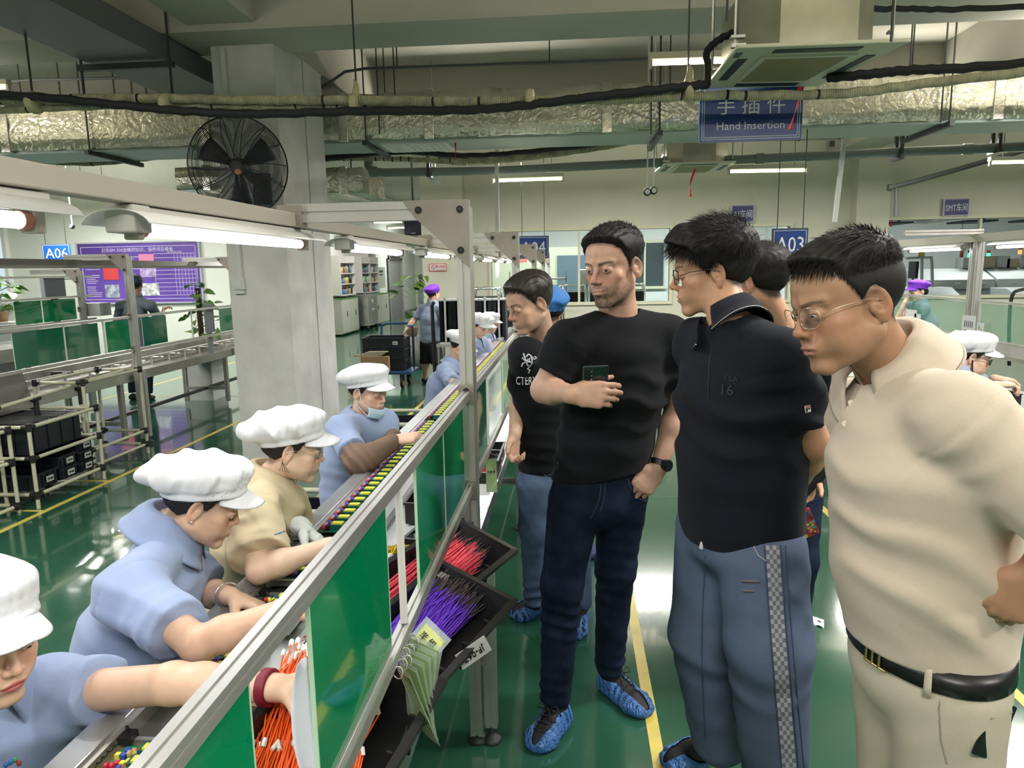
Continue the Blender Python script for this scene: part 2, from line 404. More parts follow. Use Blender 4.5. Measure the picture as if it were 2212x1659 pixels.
for x in (-8.2, -5.0, -2.06, .86, 3.55):
    b = MB().bar((x, 7.36, 2.0+2.15), (x, 7.36, 2.93), .012, m=DARKST).bar((x, 8.22, 4.15), (x, 8.22, 2.93), .012).bar((x, 7.3, 2.93), (x, 8.28, 2.93), .045, .045)
    b.build('hanger', DARKST, t)
sl = MB().box((-1.95, 7.5, 2.935), (-1.25, 8.0, 2.955))
for i in range(9): sl.box((-1.9+i*.07, 7.55, 2.925), (-1.87+i*.07, 7.95, 2.935))
sl.build('supply_grille', WHITEP, t)
for a_ in (foil_duct('short silver foil duct behind the wall fan', -5.0, -3.2, 9.0, 9.5, 2.72, 3.0, (-4.6, -3.9)), foil_duct('stubby foil wrapped branch duct right of the column', -3.05, -2.55, 8.9, 9.9, 2.62, 2.92, (-2.8,))):
    q_ = wloc(a_); MB().bar((q_.x, 9.25, 2.85), (q_.x, 9.25, 4.15), .014).build('hanger', DARKST, a_)
foil_duct('narrow foil duct over the right end of the hall', 6.3, 12.9, 7.45, 8.05, 3.02, 3.34, (6.7, 8.2, 10.5))
# galvanised duct over the left (runs lengthwise)
t = thing('sheet_metal_duct', 'grey galvanised duct running lengthwise under the ceiling beside the column', 'air duct', (-3.4, 4, 3.3))
MB().box((-3.75, 1.6, 3.30), (-3.12, 7.3, 3.48)).build('duct', mat('dusty_zinc', (.17, .17, .18), .55, .4), t)
for y in (3.2, 5.6):
    MB().bar((-3.82, y, 3.26), (-3.05, y, 3.26), .045).bar((-3.8, y, 3.0), (-3.8, y, 4.15), .014).bar((-3.08, y, 3.0), (-3.08, y, 4.15), .014).build('hanger', DARKST, t)
# wrapped cable runs
def sagpath(pts, n=10):
    out = []
    for i in range(len(pts)-1):
        a = Vector(pts[i]); b = Vector(pts[i+1])
        p0 = Vector(pts[i-1]) if i else a; p3 = Vector(pts[i+2]) if i+2 < len(pts) else b
        for k in range(n):
            t = k/n; out.append(.5*((2*a)+(b-p0)*t+(2*p0-5*a+4*b-p3)*t*t+(3*a-p0-3*b+p3)*t**3))
    out.append(Vector(pts[-1])); return out
TAPE = mat('yellowed_wrap_tape', (.47, .45, .29), .6, bump=(22, .8, 'X'), noise=(14, .3, 3))
BLKP = mat('black_foam_pipe', (.016, .017, .02), .7)
def wrapped(name, label, pxs, Y, r, m, cat, group=None, dark=True):
    pts = [ay(x, y, Y if not isinstance(Y, list) else Y[i]) for i, (x, y) in enumerate(pxs)]
    P = sagpath(pts, 8); P = [Vector((p.x, p.y+.004*math.sin(i*1.7), p.z+.004*math.sin(i*2.3))) for i, p in enumerate(P)]
    t = thing(name, label, cat, P[0], group); MB().tube(P, r, m, 12).build('sleeve', m, t)
    if dark:
        rnd = random.Random(int(pxs[0][1])); k = MB()
        for _ in range(16):
            i = rnd.randrange(2, len(P)-3); a = P[i]; d = (P[i+1]-a)*.06
            k.tube([a-d*1.3, a+d*1.3], r*1.03, BLKP, 12, cap=False)
        k.build('gap_stripe', BLKP, t)
    return t
wrapped('wrapped_cable', 'tape wrapped cable run passing in front of the column, upper of two', [(-120, 222), (60, 215), (330, 212), (520, 216), (760, 217), (1000, 219), (1300, 216), (1500, 207), (1800, 203), (2000, 180), (2330, 142)], 4.9, .030, TAPE, 'cable', 'tape wrapped cables')
wrapped('wrapped_cable', 'tape wrapped cable run sagging just below the upper one by the column', [(-120, 248), (60, 236), (280, 228), (520, 229), (760, 230), (990, 226), (1140, 222), (1300, 205)], 4.95, .024, TAPE, 'cable', 'tape wrapped cables')
wrapped('insulated_pipe', 'black foam insulated pipe hung in front of the column with the cables', [(-120, 205), (60, 208), (250, 226), (400, 240), (560, 246), (780, 240), (1000, 238), (1130, 228), (1290, 208), (1450, 190), (1530, 182)], 4.84, .028, BLKP, 'pipe', None, False)
wrapped('insulated_pipe', 'black insulated pipe bending up into the ceiling air conditioner', [(1528, 184), (1529, 140), (1527, 112), (1556, 84), (1600, 66)], [4.84, 4.84, 4.8, 4.75, 4.75], .022, BLKP, 'pipe', None, False)
wrapped('insulated_pipe', 'black insulated pipe leaving the air conditioner to the right', [(1790, 168), (1880, 160), (1960, 152), (2080, 147), (2330, 128)], 5.0, .03, BLKP, 'pipe', None, False)
wrapped('wrapped_cable', 'tape wrapped cable under the foil duct, sagging behind the signs', [(60, 345), (200, 352), (380, 336), (480, 345), (640, 340), (760, 335), (900, 328), (1000, 348), (1140, 340), (1300, 318), (1420, 300), (1760, 296), (1900, 283)], 8.4, .035, TAPE, 'cable', 'tape wrapped cables')
wrapped('wrapped_cable', 'thin tape wrapped cable below the duct near the hanging bar', [(640, 345), (760, 342), (900, 345), (1010, 352)], 8.5, .03, TAPE, 'cable', 'tape wrapped cables')
wrapped('insulated_pipe', 'dark pipe running under the foil duct beside the wrapped cable', [(60, 340), (380, 330), (640, 345), (860, 328), (1000, 336), (1140, 328), (1420, 296)], 8.3, .03, BLKP, 'pipe', None, False)
wrapped('insulated_pipe', 'black cable clipped along the face of the big cross beam at right', [(1850, 20), (1960, 19), (2060, 20), (2330, 10)], 5.6, .02, BLKP, 'pipe', None, False)
# hanger rods and tape bands
for i, (x, ytop, yb) in enumerate([(42, -60, 235), (762, -60, 232), (1496, -60, 200)]):
    p = ay(x+(28 if i == 0 else 8 if i == 1 else -10), yb-30, 4.9)
    o = MB().bar((p.x, 4.9, p.z-.06), (p.x, 4.9, 4.15), .010).build('hanger_rod', DARKST); tag(o, ['thin threaded rod carrying the wrapped cables at the left end', 'thin threaded rod carrying the wrapped cables right of the column', 'thin threaded rod carrying the wrapped cables beside the air conditioner'][i], 'rod', 'cable hanger rods')
BAND = mat('masking_tape', (.50, .46, .28), .6, bump=(30, .5, 'noise'))
for i, (x, y, l) in enumerate([(75, 222, 'masking tape band tying cables at the left rod'), (362, 226, 'masking tape band tying cables left of the wall fan'), (768, 226, 'knotted masking tape band tying cables right of the column'), (1145, 217, 'masking tape band tying cables midway to the sign'), (1487, 195, 'knotted masking tape band tying cables above the blue sign')]):
    p = ay(x, y, 4.9); mb = MB()
    mb.lathe((0, 0, 0), [(.034, -.03), (.038, -.02), (.040, 0), (.037, .02), (.034, .03)], BAND, 12, Matrix.Translation(p) @ Matrix.Rotation(PI/2, 4, 'Y') @ Matrix.Diagonal((1.9, 2.2, .9, 1)))
    if i in (2, 4): mb.tube([p+Vector((0, 0, .05)), p+Vector((.01, 0, .12)), p+Vector((0, 0, .16))], [.03, .018, .006], BAND, 8)
    tag(mb.build('tape_band', BAND), l, 'tape', 'tape bands')
# thin conduits
def pipe(name, label, pts, r, m, cat, group=None):
    o = MB().tube(pts, r, m, 10).build(name, m); return tag(o, label, cat, group)
CND = mat('grey_conduit', (.10, .11, .11), .5, .3)
pipe('conduit', 'thin grey conduit under the ceiling right of the column', [ay(695, 190, 7.3), ay(745, 155, 7.3), ay(790, 148, 7.3), ay(1190, 135, 7.3), ay(1560, 122, 7.3), ay(1750, 118, 7.3)], .014, CND, 'conduit')
pipe('conduit', 'thin dark conduit under the ceiling left of the column', [ay(-60, 182, 7.3), ay(60, 173, 7.3), ay(400, 165, 7.3), ay(440, 180, 7.3), ay(468, 200, 7.3)], .014, CND, 'conduit')
for i, (x, y0, y1) in enumerate([(172, 125, 205), (248, 122, 210), (317, 122, 210), (130, 155, 205), (820, 100, 290), (853, 98, 205), (858, 98, 145), (1187, 85, 140), (1406, 75, 290), (1424, 72, 290), (1447, 75, 205), (1965, 52, 150), (2032, 52, 265), (1570, -40, 45), (1925, -30, 90), (45, 132, 205)]):
    Y = 7.35 if i not in (13, 14) else 4.2
    a = ay(x, y0, Y); b = ay(x, y1, Y)
    o = MB().bar((b.x, Y, b.z), (b.x, Y, 4.15), .011).build('suspension_rod', DARKST); tag(o, 'thin dark suspension rod hanging from the ceiling slab', 'rod', 'suspension rods')
# drain pipe
PVC = mat('grey_green_pvc', (.16, .20, .19), .4)
t = thing('drain_pipe', 'grey green drain pipe with an elbow running under the foil duct', 'pipe', ay(800, 372, 8.8))
y = 8.8
MB().tube([ay(795, 335, y), ay(796, 358, y), ay(805, 370, y), ay(830, 373, y), ay(1100, 367, y), ay(1400, 352, y), ay(1600, 345, y), ay(2000, 326, y), ay(2330, 312, y)], .052, PVC, 14).build('pipe_run', PVC, t)
for x, yy in ((798, 345), (808, 371), (1640, 343), (2090, 322)):
    p = ay(x, yy, y); MB().tube([p-Vector((.05, 0, 0)), p+Vector((.05, 0, 0))] if x > 800 else [p-Vector((0, 0, .05)), p+Vector((0, 0, .05))], .062, PVC, 14).build('coupling', PVC, t)
for i, (x, yt, yb) in enumerate([(925, 325, 378), (1948, 290, 340), (2160, 285, 325)]):
    p = ay(x, yb, 8.7); q = ay(x, yt, 8.7)
    o = MB().bar((p.x, 8.72, p.z), (p.x, 8.72, q.z+.15), .035, m=DARKST).bar((p.x, 8.86, p.z), (p.x, 8.86, q.z+.15), .035).bar((p.x, 8.68, p.z), (p.x, 8.92, p.z), .04).build('pipe_bracket', DARKST)
    tag(o, ['dark steel bracket holding the drain pipe near its elbow', 'dark steel bracket holding the drain pipe above the corner pillar', 'dark steel bracket holding the drain pipe at the right end'][i], 'bracket', 'drain pipe brackets')
t = thing('gas_pipe', 'dark diagonal pipe dropping to a valve beside the pillar', 'pipe', ay(1925, 405, 11))
MB().tube([ay(1925, 405, 11), ay(1990, 388, 11), ay(2212, 325, 11), ay(2330, 300, 11)], .035, CND, 12).build('pipe_run', CND, t)
MB().tube([ay(1936, 403, 11), ay(1936, 455, 11)], .022, CND, 10).tube([ay(1936, 447, 11), ay(1936, 467, 11)], .035, CND, 8).tube([ay(1918, 405, 11), ay(1926, 405, 11)], .05, CND, 8).build('drop_valve', CND, t)
# round duct / grey detectors
o = MB().cyl(ay(940, 388, 9), ay(940, 388, 9.08), .07, GALV, 20).bar(ay(940, 388, 9.04), (ay(940, 388, 9.04).x, 9.04, 4.15), .012).build('pipe_stub', GALV); tag(o, 'round capped pipe stub under the drain pipe bracket', 'pipe')

# ceiling battens with glowing tubes
GLOWW = emis('warm_tube_glow', (1.0, .93, .55), 9.0); BATT = mat('batten_housing', (.50, .49, .38), .5)
def batten(label, p0, p1, glow=True, z=0.0, dp=.09, hang=True):
    """p0, p1: ends of the tube"""
    p0 = Vector(p0); p1 = Vector(p1); d = (p1-p0).normalized(); c = (p0+p1)/2
    t = thing('ceiling_light', label, 'light', c, 'ceiling batten lights')
    up = Vector((0, 0, .045)); r = d.cross(Vector((0, 0, 1))).normalized()
    MB().bar(p0-d*.03+up, p1+d*.03+up, .07, .045, BATT).bar(p0-d*.03, p0-d*.005, .03, .07).bar(p1+d*.005, p1+d*.03, .03, .07).build('housing', BATT, t)
    MB().tube([p0, p1], .015, GLOWW, 10).build('tube', GLOWW, t)
    if hang:
        q = MB()
        for s in (.15, .85):
            a = p0.lerp(p1, s); q.bar(a+up, (a.x, a.y, min(4.15, a.z+.9)), .006)
        q.build('hanger_wire', DARKST, t)
    return t
batten('glowing ceiling tube light left of the air conditioner', ay(1410, 137, 5.5), ay(1600, 131, 5.5), hang=False)
batten('glowing tube light hanging below the drain pipe left of centre', ay(1066, 391, 9), ay(1214, 386, 9))
batten('slim tube light hanging above the men between drain pipe and far wall', ay(1578, 371, 9), ay(1740, 368, 9))
batten('glowing tube light cut by the right edge of the view', ay(2142, 352, 9), ay(2300, 348, 9))
batten('tube light far left seen between the line beam and the fan', ay(168, 414, 12), ay(234, 417, 12))
batten('higher of two tube lights in the far passage', ay(808, 481, 16), ay(868, 480, 16), hang=False)
batten('lower of two tube lights in the far passage', ay(838, 493, 18), ay(874, 492, 18), hang=False)
batten('tube light at the far left edge under the ceiling', ay(-60, 190, 6.5), ay(14, 189, 6.5), hang=False)
# ================================================================ air conditioners
ACW = mat('aged_white_plastic', (.62, .62, .48), .5); ACG = mat('dusty_grille', (.30, .27, .13), .7, bump=(60, .5, 'noise')); ACD = mat('slot_dark', (.02, .025, .03), .5)
def cassette(label, P00, P10, P01, P11, hb, inset, ribbon=True):
    """corner points of the panel underside: near-left, near-right, far-left, far-right"""
    c = (P00+P10+P01+P11)/4
    t = thing('air_conditioner', label, 'air conditioner', c, 'ceiling cassette units')
    def uv(u, v, z=0.): p = P00.lerp(P10, u).lerp(P01.lerp(P11, u), v); return Vector((p.x, p.y, p.z+z))
    b = MB(); e = .03
    b.add([uv(0, 0), uv(1, 0), uv(1, 1), uv(0, 1), uv(-.0, 0, .022), uv(1, 0, .022), uv(1, 1, .022), uv(0, 1, .022)], [(0, 3, 2, 1), (4, 5, 6, 7), (0, 1, 5, 4), (1, 2, 6, 5), (2, 3, 7, 6), (3, 0, 4, 7)], ACW)
    b.build('panel', ACW, t, bevel=.006)
    def slab(u0, v0, u1, v1, z, m, name, h=.006):
        MB().add([uv(u0, v0, z-h), uv(u1, v0, z-h), uv(u1, v1, z-h), uv(u0, v1, z-h), uv(u0, v0, z), uv(u1, v0, z), uv(u1, v1, z), uv(u0, v1, z)], [(0, 3, 2, 1), (4, 5, 6, 7), (0, 1, 5, 4), (1, 2, 6, 5), (2, 3, 7, 6), (3, 0, 4, 7)], m).build(name, m, t)
    slab(.20, .19, .80, .81, 0, ACW, 'grille_frame', .01)
    g = MB()
    slab(.24, .23, .76, .77, -.008, ACG, 'intake_grille', .005)
    slab(.24, .055, .76, .125, 0, ACD, 'outlet_slot', .004); slab(.24, .875, .76, .945, 0, ACD, 'outlet_slot', .004)
    slab(.06, .24, .125, .76, 0, ACD, 'outlet_slot', .004); slab(.875, .24, .94, .76, 0, ACD, 'outlet_slot', .004)
    slab(.02, .1, .06, .2, 0, mat('indicator_dark', (.05, .07, .08), .3), 'display', .003)
    # octagonal galvanised body
    k = .2; a = .07; z = .022
    oc = [(a+k, a), (1-a-k, a), (1-a, a+k), (1-a, 1-a-k), (1-a-k, 1-a), (a+k, 1-a), (a, 1-a-k), (a, a+k)]
    m = MB(); vs = [uv(u, v, z) for u, v in oc]+[uv(u, v, z+hb) for u, v in oc]
    m.add(vs, [tuple(range(8))[::-1], tuple(range(8, 16))]+[(i, (i+1) % 8, 8+(i+1) % 8, 8+i) for i in range(8)], mat('galvanised_case', (.42, .42, .33), .45, .5, noise=(5, .12, 4)))
    m.build('body', None, t)
    for (u, v) in ((.02, .15), (.98, .15), (.02, .85), (.98, .85)):
        h = MB(); p = uv(u, v, .06); s = 1 if u < .5 else -1
        h.box(p+Vector((-.02, -.02, -.02)), p+Vector((.02+.04*s, .02, .0))).box(p+Vector((-.025, -.025, .03)), p+Vector((.025+.03*s, .025, .045))).bar(p, (p.x, p.y, 4.15), .012)
        h.build('hanging_bracket', GALV, t)
    return t
cassette('large ceiling air conditioner hanging over the beige shirted man', Vector((.93, 4.36, 2.86)), Vector((1.88, 4.38, 2.86)), Vector((.915, 5.27, 2.86)), Vector((1.70, 5.35, 2.86)), .34, .1)
cassette('small distant ceiling air conditioner beside the drain pipe', Vector((1.06, 8.55, 2.80)), Vector((1.86, 8.57, 2.80)), Vector((1.02, 9.35, 2.80)), Vector((1.86, 9.4, 2.80)), .26, .1)
RED = mat('red_ribbon', (.60, .02, .02), .6)
def ribbon(label, pts, Y, w=.022):
    P = [ay(x, y, Y) for x, y in pts]; P = sagpath(P, 4)
    n = len(P); mb = MB().grid(lambda u, v: P[min(n-1, int(round(v*(n-1))))]+Vector(((u-.5)*w*math.cos(v*2.5), (u-.5)*w*math.sin(v*2.5), 0)), 2, n, RED)
    tag(mb.build('ribbon', RED, thick=.001), label, 'ribbon', 'red ribbons')
ribbon('red ribbon blown against the blue hand insertion sign', [(1728, 188), (1722, 225), (1712, 260), (1706, 280)], 4.93, .03)
ribbon('red ribbon dangling under the small distant air conditioner', [(1502, 365), (1492, 392), (1490, 405), (1492, 425)], 8.8, .03)
ribbon('red ribbon hanging from the duct grille left of the white bar', [(983, 296), (984, 325), (984, 345)], 7.62, .02)
# ================================================================ hanging signs
BLUE = mat('sign_blue', (.012, .045, .22), .35); BLUE2 = mat('sign_blue_light', (.02, .12, .42), .35); SW = mat('sign_white', (.70, .72, .74), .45); NAVY = mat('sign_navy', (.03, .03, .16), .4)
def sign(label, A, B, Y, txts, m=BLUE, border=True, depth=.03, edge=None, hang=None):
    """A: upper-left pixel, B: lower-right pixel at depth Y; txts: (text, cx, cz, width, height) as fractions"""
    a = ay(*A, Y); b = ay(*B, Y); wd = b.x-a.x; ht = a.z-b.z; c = Vector(((a.x+b.x)/2, Y, (a.z+b.z)/2))
    t = thing('sign', label, 'sign', c, 'workshop signs')
    MB().cbox(c+Vector((0, depth/2, 0)), (wd, depth, ht)).build('board', m, t)
    if hang:
        q = MB()
        for s in (-.38, .38): q.bar((c.x+s*wd, Y+depth/2, c.z+ht/2), (c.x+s*wd, Y+depth/2, hang), .008)
        q.build('hanger_wire', DARKST, t)
    if edge: MB().cbox(c+Vector((0, depth/2+.001, 0)), (wd+.02, depth*.9, ht+.02)).build('edge', edge, t)
    if border:
        q = MB(); x = wd/2*.95; z = ht/2*.92; e = .004
        for k in ((0, 1) if wd > .5 else (0,)):
            x2 = x-k*.014; z2 = z-k*.014
            for s in (-1, 1): q.cbox(c+Vector((0, -.001, s*z2)), (2*x2, .002, e)).cbox(c+Vector((s*x2, -.001, 0)), (e, .002, 2*z2))
        q.build('border', SW, t)
    for (tx, cx, cz, w_, h_, mm) in txts:
        q = MB(); put_text(q, tx, .1, Matrix.Translation(c+Vector(((cx-.5)*wd, -.002, (.5-cz)*ht))), mm or SW, width=w_*wd, height=h_*ht)
        q.build('lettering', mm or SW, t)
    return t
sign('blue hanging sign reading Hand Insertion below the air conditioner', (1513, 178), (1731, 301), 5.35, [('手 插 件', .5, .40, .66, .30, None), ('Hand Insertion', .5, .74, .66, .13, None)], BLUE, True, .03, None, 4.15)
sign('small dark blue AI workshop sign above the middle window', (1581, 444), (1628, 479), 12.93, [('AI车间', .5, .52, .84, .5, None)], NAVY, True, .02, SW)
sign('small dark blue SMT workshop sign above the right window', (2041, 430), (2092, 465), 12.93, [('SMT车间', .5, .52, .86, .5, None)], NAVY, True, .02, SW)
sign('blue A04 sign hanging behind the line gantries', (1120, 512), (1184, 556), 9.6, [('A04', .5, .52, .82, .56, None)], BLUE, True, .03, DARKST, 3.5)
sign('bright blue A06 sign on the left line beside the purple board', (90, 529), (153, 562), 11, [('A06', .5, .55, .8, .62, None)], BLUE2, True, .03, None, 4.15)
sign('blue A03 sign partly hidden behind the beige shirted man', (1671, 496), (1741, 560), 7.5, [('A03', .5, .5, .82, .5, None)], BLUE, True, .03, DARKST, 3.0)
sign('small bright blue S03 sign beyond the right window', (2074, 494), (2116, 516), 15.5, [('S03', .5, .52, .7, .6, None)], mat('sign_bright_blue', (.03, .12, .6), .4), False, .02, None, 3.6)
# no smoking sign
t = sign('white and red no smoking sign on the far pillar', (928, 571), (963, 584), 12.72, [('禁止吸烟', .66, .36, .56, .42, RED), ('NO SMOKING', .66, .8, .5, .12, RED)], SW, False, .01, RED)
c = ay(936, 577, 12.70); q = MB(); ring = [c+Vector((.035*math.cos(a), 0, .035*math.sin(a))) for a in [i*PI/10 for i in range(21)]]
q.tube(ring, .004, RED, 6, False).bar(c+Vector((-.025, 0, .025)), c+Vector((.025, 0, -.025)), .006, .004); q.build('symbol', RED, t)
o = MB().cbox(ay(1885, 505, 12.9), (.28, .03, .42)).build('notice_board', mat('teal_board', (.06, .33, .33), .4)); tag(o, 'teal notice board on the pillar left of the SMT window', 'notice')
# hanging bars
for x, yt, yb, l in ((1073, 317, 600, 'white square bar hanging beside the blue A04 sign'), (1825, 290, 480, 'white square bar hanging above the beige shirted man')):
    a = ay(x, yt, 8.7); b = ay(x+2 if x < 1200 else 1803, yb, 8.7)
    tag(MB().bar(a, b, .045, m=None).build('hanging_bar', mat('white_bar', (.6, .62, .6), .4)), l, 'bar', 'hanging white bars')
# security cameras, screen, switch box
def seccam(label, px, py, Y, ytop):
    p = ay(px, py, Y); t = thing('security_camera', label, 'camera', p, 'security cameras')
    MB().ball(p, .045, BLACKP, 14).build('housing', BLACKP, t); MB().cyl(p+Vector((0, -.03, 0)), p+Vector((0, -.05, 0)), .028, SW, 12).build('lens', mat('lens_glass', (.1, .1, .12), .1), t)
    q = ay(px, ytop, Y); MB().bar(p, (p.x, p.y, 4.15), .014).build('stalk', WHITEP, t)
seccam('dark dome camera hanging under the small air conditioner, left one', 1398, 415, 8.35, 372); seccam('dome camera hanging under the small air conditioner, right one', 1412, 412, 8.35, 372)
seccam('small camera on the left wall beside the A06 sign', 156, 489, 12, 478)
t = thing('ceiling_speaker', 'small dark speaker on the conduit above the drain pipe', 'speaker', ay(1797, 313, 9.5))
MB().cbox(ay(1797, 311, 9.5), (.05, .05, .07)).build('housing', BLACKP, t)
t = thing('television', 'black television hung in the passage behind the line', 'television', ay(893, 487, 14))
c = ay(893, 488, 14); MB().cbox(c, (.34, .05, .32)).build('screen', mat('screen_black', (.008, .008, .02), .15), t); MB().cbox(c+Vector((0, .03, 0)), (.37, .04, .36)).build('bezel', BLACKP, t)
q = MB(); put_text(q, 'KONKA', .04, Matrix.Translation(c+Vector((0, -.027, -.14))), SW, width=.09); q.build('logo', SW, t)
MB().bar(c+Vector((0, .03, .15)), (c.x, c.y+.03, 4.15), .03).build('bracket', DARKST, t)
t = thing('wall_switch', 'white switch box with conduit on the left face of the column', 'switch', (-2.83, 5.98, 1.53))
p = ay(516, 613, 5.98); MB().cbox(p, (.10, .04, .10)).cbox(p+Vector((0, -.022, 0)), (.07, .01, .07)).build('box', mat('column_white', (.6, .62, .6), .5), t); MB().bar(p+Vector((.02, 0, .05)), p+Vector((.02, 0, 1.9)), .035).build('conduit', mat('column_white'), t); MB().cbox(p+Vector((0, 0, -.07)), (.09, .03, .03)).build('lower_cover', mat('column_white'), t)

# ================================================================ wall fan on the column
FANM = mat('fan_black', (.015, .017, .022), .45)
fc = ay(514, 360, 5.55); t = thing('wall_fan', 'round black caged wall fan mounted on the column', 'fan', fc)
R_ = .375; nrm = Vector((.18, -.95, -.12)).normalized(); ux = nrm.cross(Vector((0, 0, 1))).normalized()*-1; uz = ux.cross(nrm)*-1
uz = nrm.cross(ux)
def fp(r, a, d): return fc+ux*(r*math.cos(a))+uz*(r*math.sin(a))+nrm*d
mb = MB()
mb.tube([fp(R_, 2*PI*i/60, 0) for i in range(61)], .006, FANM, 6, False)
for s in (1, -1):
    for k in range(1, 30):
        r = R_*(.14+.86*k/30); d = s*.10*math.sqrt(max(0, 1-(r/R_)**2.4))
        mb.tube([fp(r, 2*PI*i/40, d) for i in range(41)], .0021, FANM, 4, False)
    for j in range(14):
        a = 2*PI*j/14
        mb.tube([fp(R_*q_, a+.25*(1-q_), s*.102*math.sqrt(max(0, 1-q_**2.4))) for q_ in (.1, .3, .5, .7, .85, .95, 1)], .0035, FANM, 5, False)
mb.build('cage', FANM, t)
for j in range(3):
    a0 = j*2*PI/3+.5
    MB().grid(lambda u, v: fp(.06+.23*v, a0+(u-.5)*(.75-.1*v), .02*(u-.5)*2), 8, 6, FANM).build('blade', mat('blade_grey', (.30, .31, .32), .35), t, thick=.003)
mb = MB().tube([fp(0, 0, -.10), fp(0, 0, -.05), fp(0, 0, .02), fp(0, 0, .06)], [.06, .07, .065, .05], FANM, 18); mb.build('motor', FANM, t)
p = fp(.05, -.9, .10); MB().cyl(p, p+nrm*.05, .022, mat('copper_cap', (.28, .12, .05), .5), 14).tube([p, fp(.03, -1.4, .03), fp(.1, -1.57, -.1), fp(.2, -1.57, -.2)], .018, FANM, 8).build('oscillator', None, t)
MB().bar(fp(.3, -1.5, .05), fp(.05, -1.45, .08), .02).bar(fp(0, 0, -.1), Vector((fc.x, 6.0, fc.z-.12)), .05).box((fc.x-.07, 5.95, fc.z-.25), (fc.x+.07, 6.0, fc.z)).build('mount', FANM, t)
# ================================================================ assembly lines
TGLOW = emis('cool_tube_glow', (.93, .95, 1.0), 9.0)
REFL = mat('white_reflector', (.80, .80, .78), .35); BEAMM = mat('painted_beam', (.40, .37, .32), .5, .2); ENDC = mat('tube_end_cap', (.55, .22, .16), .5)
GREENP = mat('green_acrylic', (.0, .23, .085), .06, spec=.6, trans=.0, alpha=.93, coat=.5)
GREENP2 = mat('light_green_acrylic', (.10, .42, .26), .05, spec=.6, alpha=.34, coat=.5)
GREEND = mat('dark_green_acrylic', (.008, .14, .075), .08, spec=.6, alpha=.95, coat=.6)
EDGEG = mat('acrylic_edge', (.45, .62, .45), .3)
GUS = mat('gusset_plate', (.34, .31, .27), .4, .7, noise=(9, .1, 3)); BOLT = mat('socket_bolt', (.04, .04, .04), .35, .8)
def bolt(mb, p, d, r=.009):
    d = Vector(d).normalized(); p = Vector(p); mb.tube([p, p+d*.006], r, BOLT, 10).tube([p+d*.005, p+d*.0075], r*.45, DARKST, 6)
def gantry(label, X, Y, top=1.875, wdt=.56, second=True, mirror=1, grp='line gantries'):
    t = thing('gantry_frame', label, 'frame', (X, Y, 0), grp); s = mirror
    p = MB().profile((X, Y, .04), (X, Y, top), .042, ALU, up=(0, 1, 0)); p.profile((X, Y+.046, .04), (X, Y+.046, top-.02), .042, ALU, up=(0, 1, 0)); p.build('post', ALU, t)
    MB().profile((X+.02*s, Y, top-.03), (X-wdt*s, Y, top-.03), .042, ALU, h=.058).build('crossbar', ALU, t)
    g = MB().prism([(X+.022*s, Y-.023, top), (X-.185*s, Y-.023, top), (X-.145*s, Y-.023, top-.055), (X+.022*s, Y-.023, top-.21)], (0, -.006, 0), GUS)
    g.build('gusset', GUS, t)
    b = MB()
    for q in ((-.005, -.03), (-.135, -.03), (-.005, -.155)): bolt(b, (X+q[0]*s, Y-.029, top+q[1]), (0, -1, 0), .011)
    b.build('bolt', BOLT, t)
    if second:
        MB().profile((X+.05, Y+.02, .06), (X+.05, Y+.02, .74), .042, ALU, up=(0, 1, 0)).build('table_leg', ALU, t)
        f = MB()
        for xx in (X, X+.05): f.lathe((xx, Y+.02, 0), [(.035, .0), (.038, .006), (.03, .014), (.012, .024), (.008, .03), (.008, .1)], DARKST, 16)
        f.build('levelling_foot', DARKST, t)
    br = MB().cbox((X, Y-.03, 1.262), (.05, .012, .062), GUS); bolt(br, (X, Y-.036, 1.275), (0, -1, 0), .010)
    br.cbox((X, Y-.03, .945), (.05, .012, .062), GUS); bolt(br, (X, Y-.036, .95), (0, -1, 0), .010)
    br.build('rail_bracket', GUS, t)
    return t
def rail(label, a, b, w=.025, grp='glass rails', z0=None):
    t = thing('rail', label, 'rail', a, grp); MB().profile(a, b, w, ALU, h=w).build('extrusion', ALU, t); return t
def panel(label, X, ya, yb, z0, z1, m=GREENP, grp='green panels', dx=0):
    t = thing('safety_panel', label, 'panel', (X, (ya+yb)/2, z0), grp)
    MB().box((X-.0025+dx, ya, z0), (X+.0025+dx, yb, z1)).build('acrylic_sheet', m, t)
    MB().box((X-.003+dx, ya-.002, z0), (X+.003+dx, ya+.001, z1)).box((X-.003+dx, yb-.001, z0), (X+.003+dx, yb+.002, z1)).build('sheet_edge', EDGEG, t)
    return t
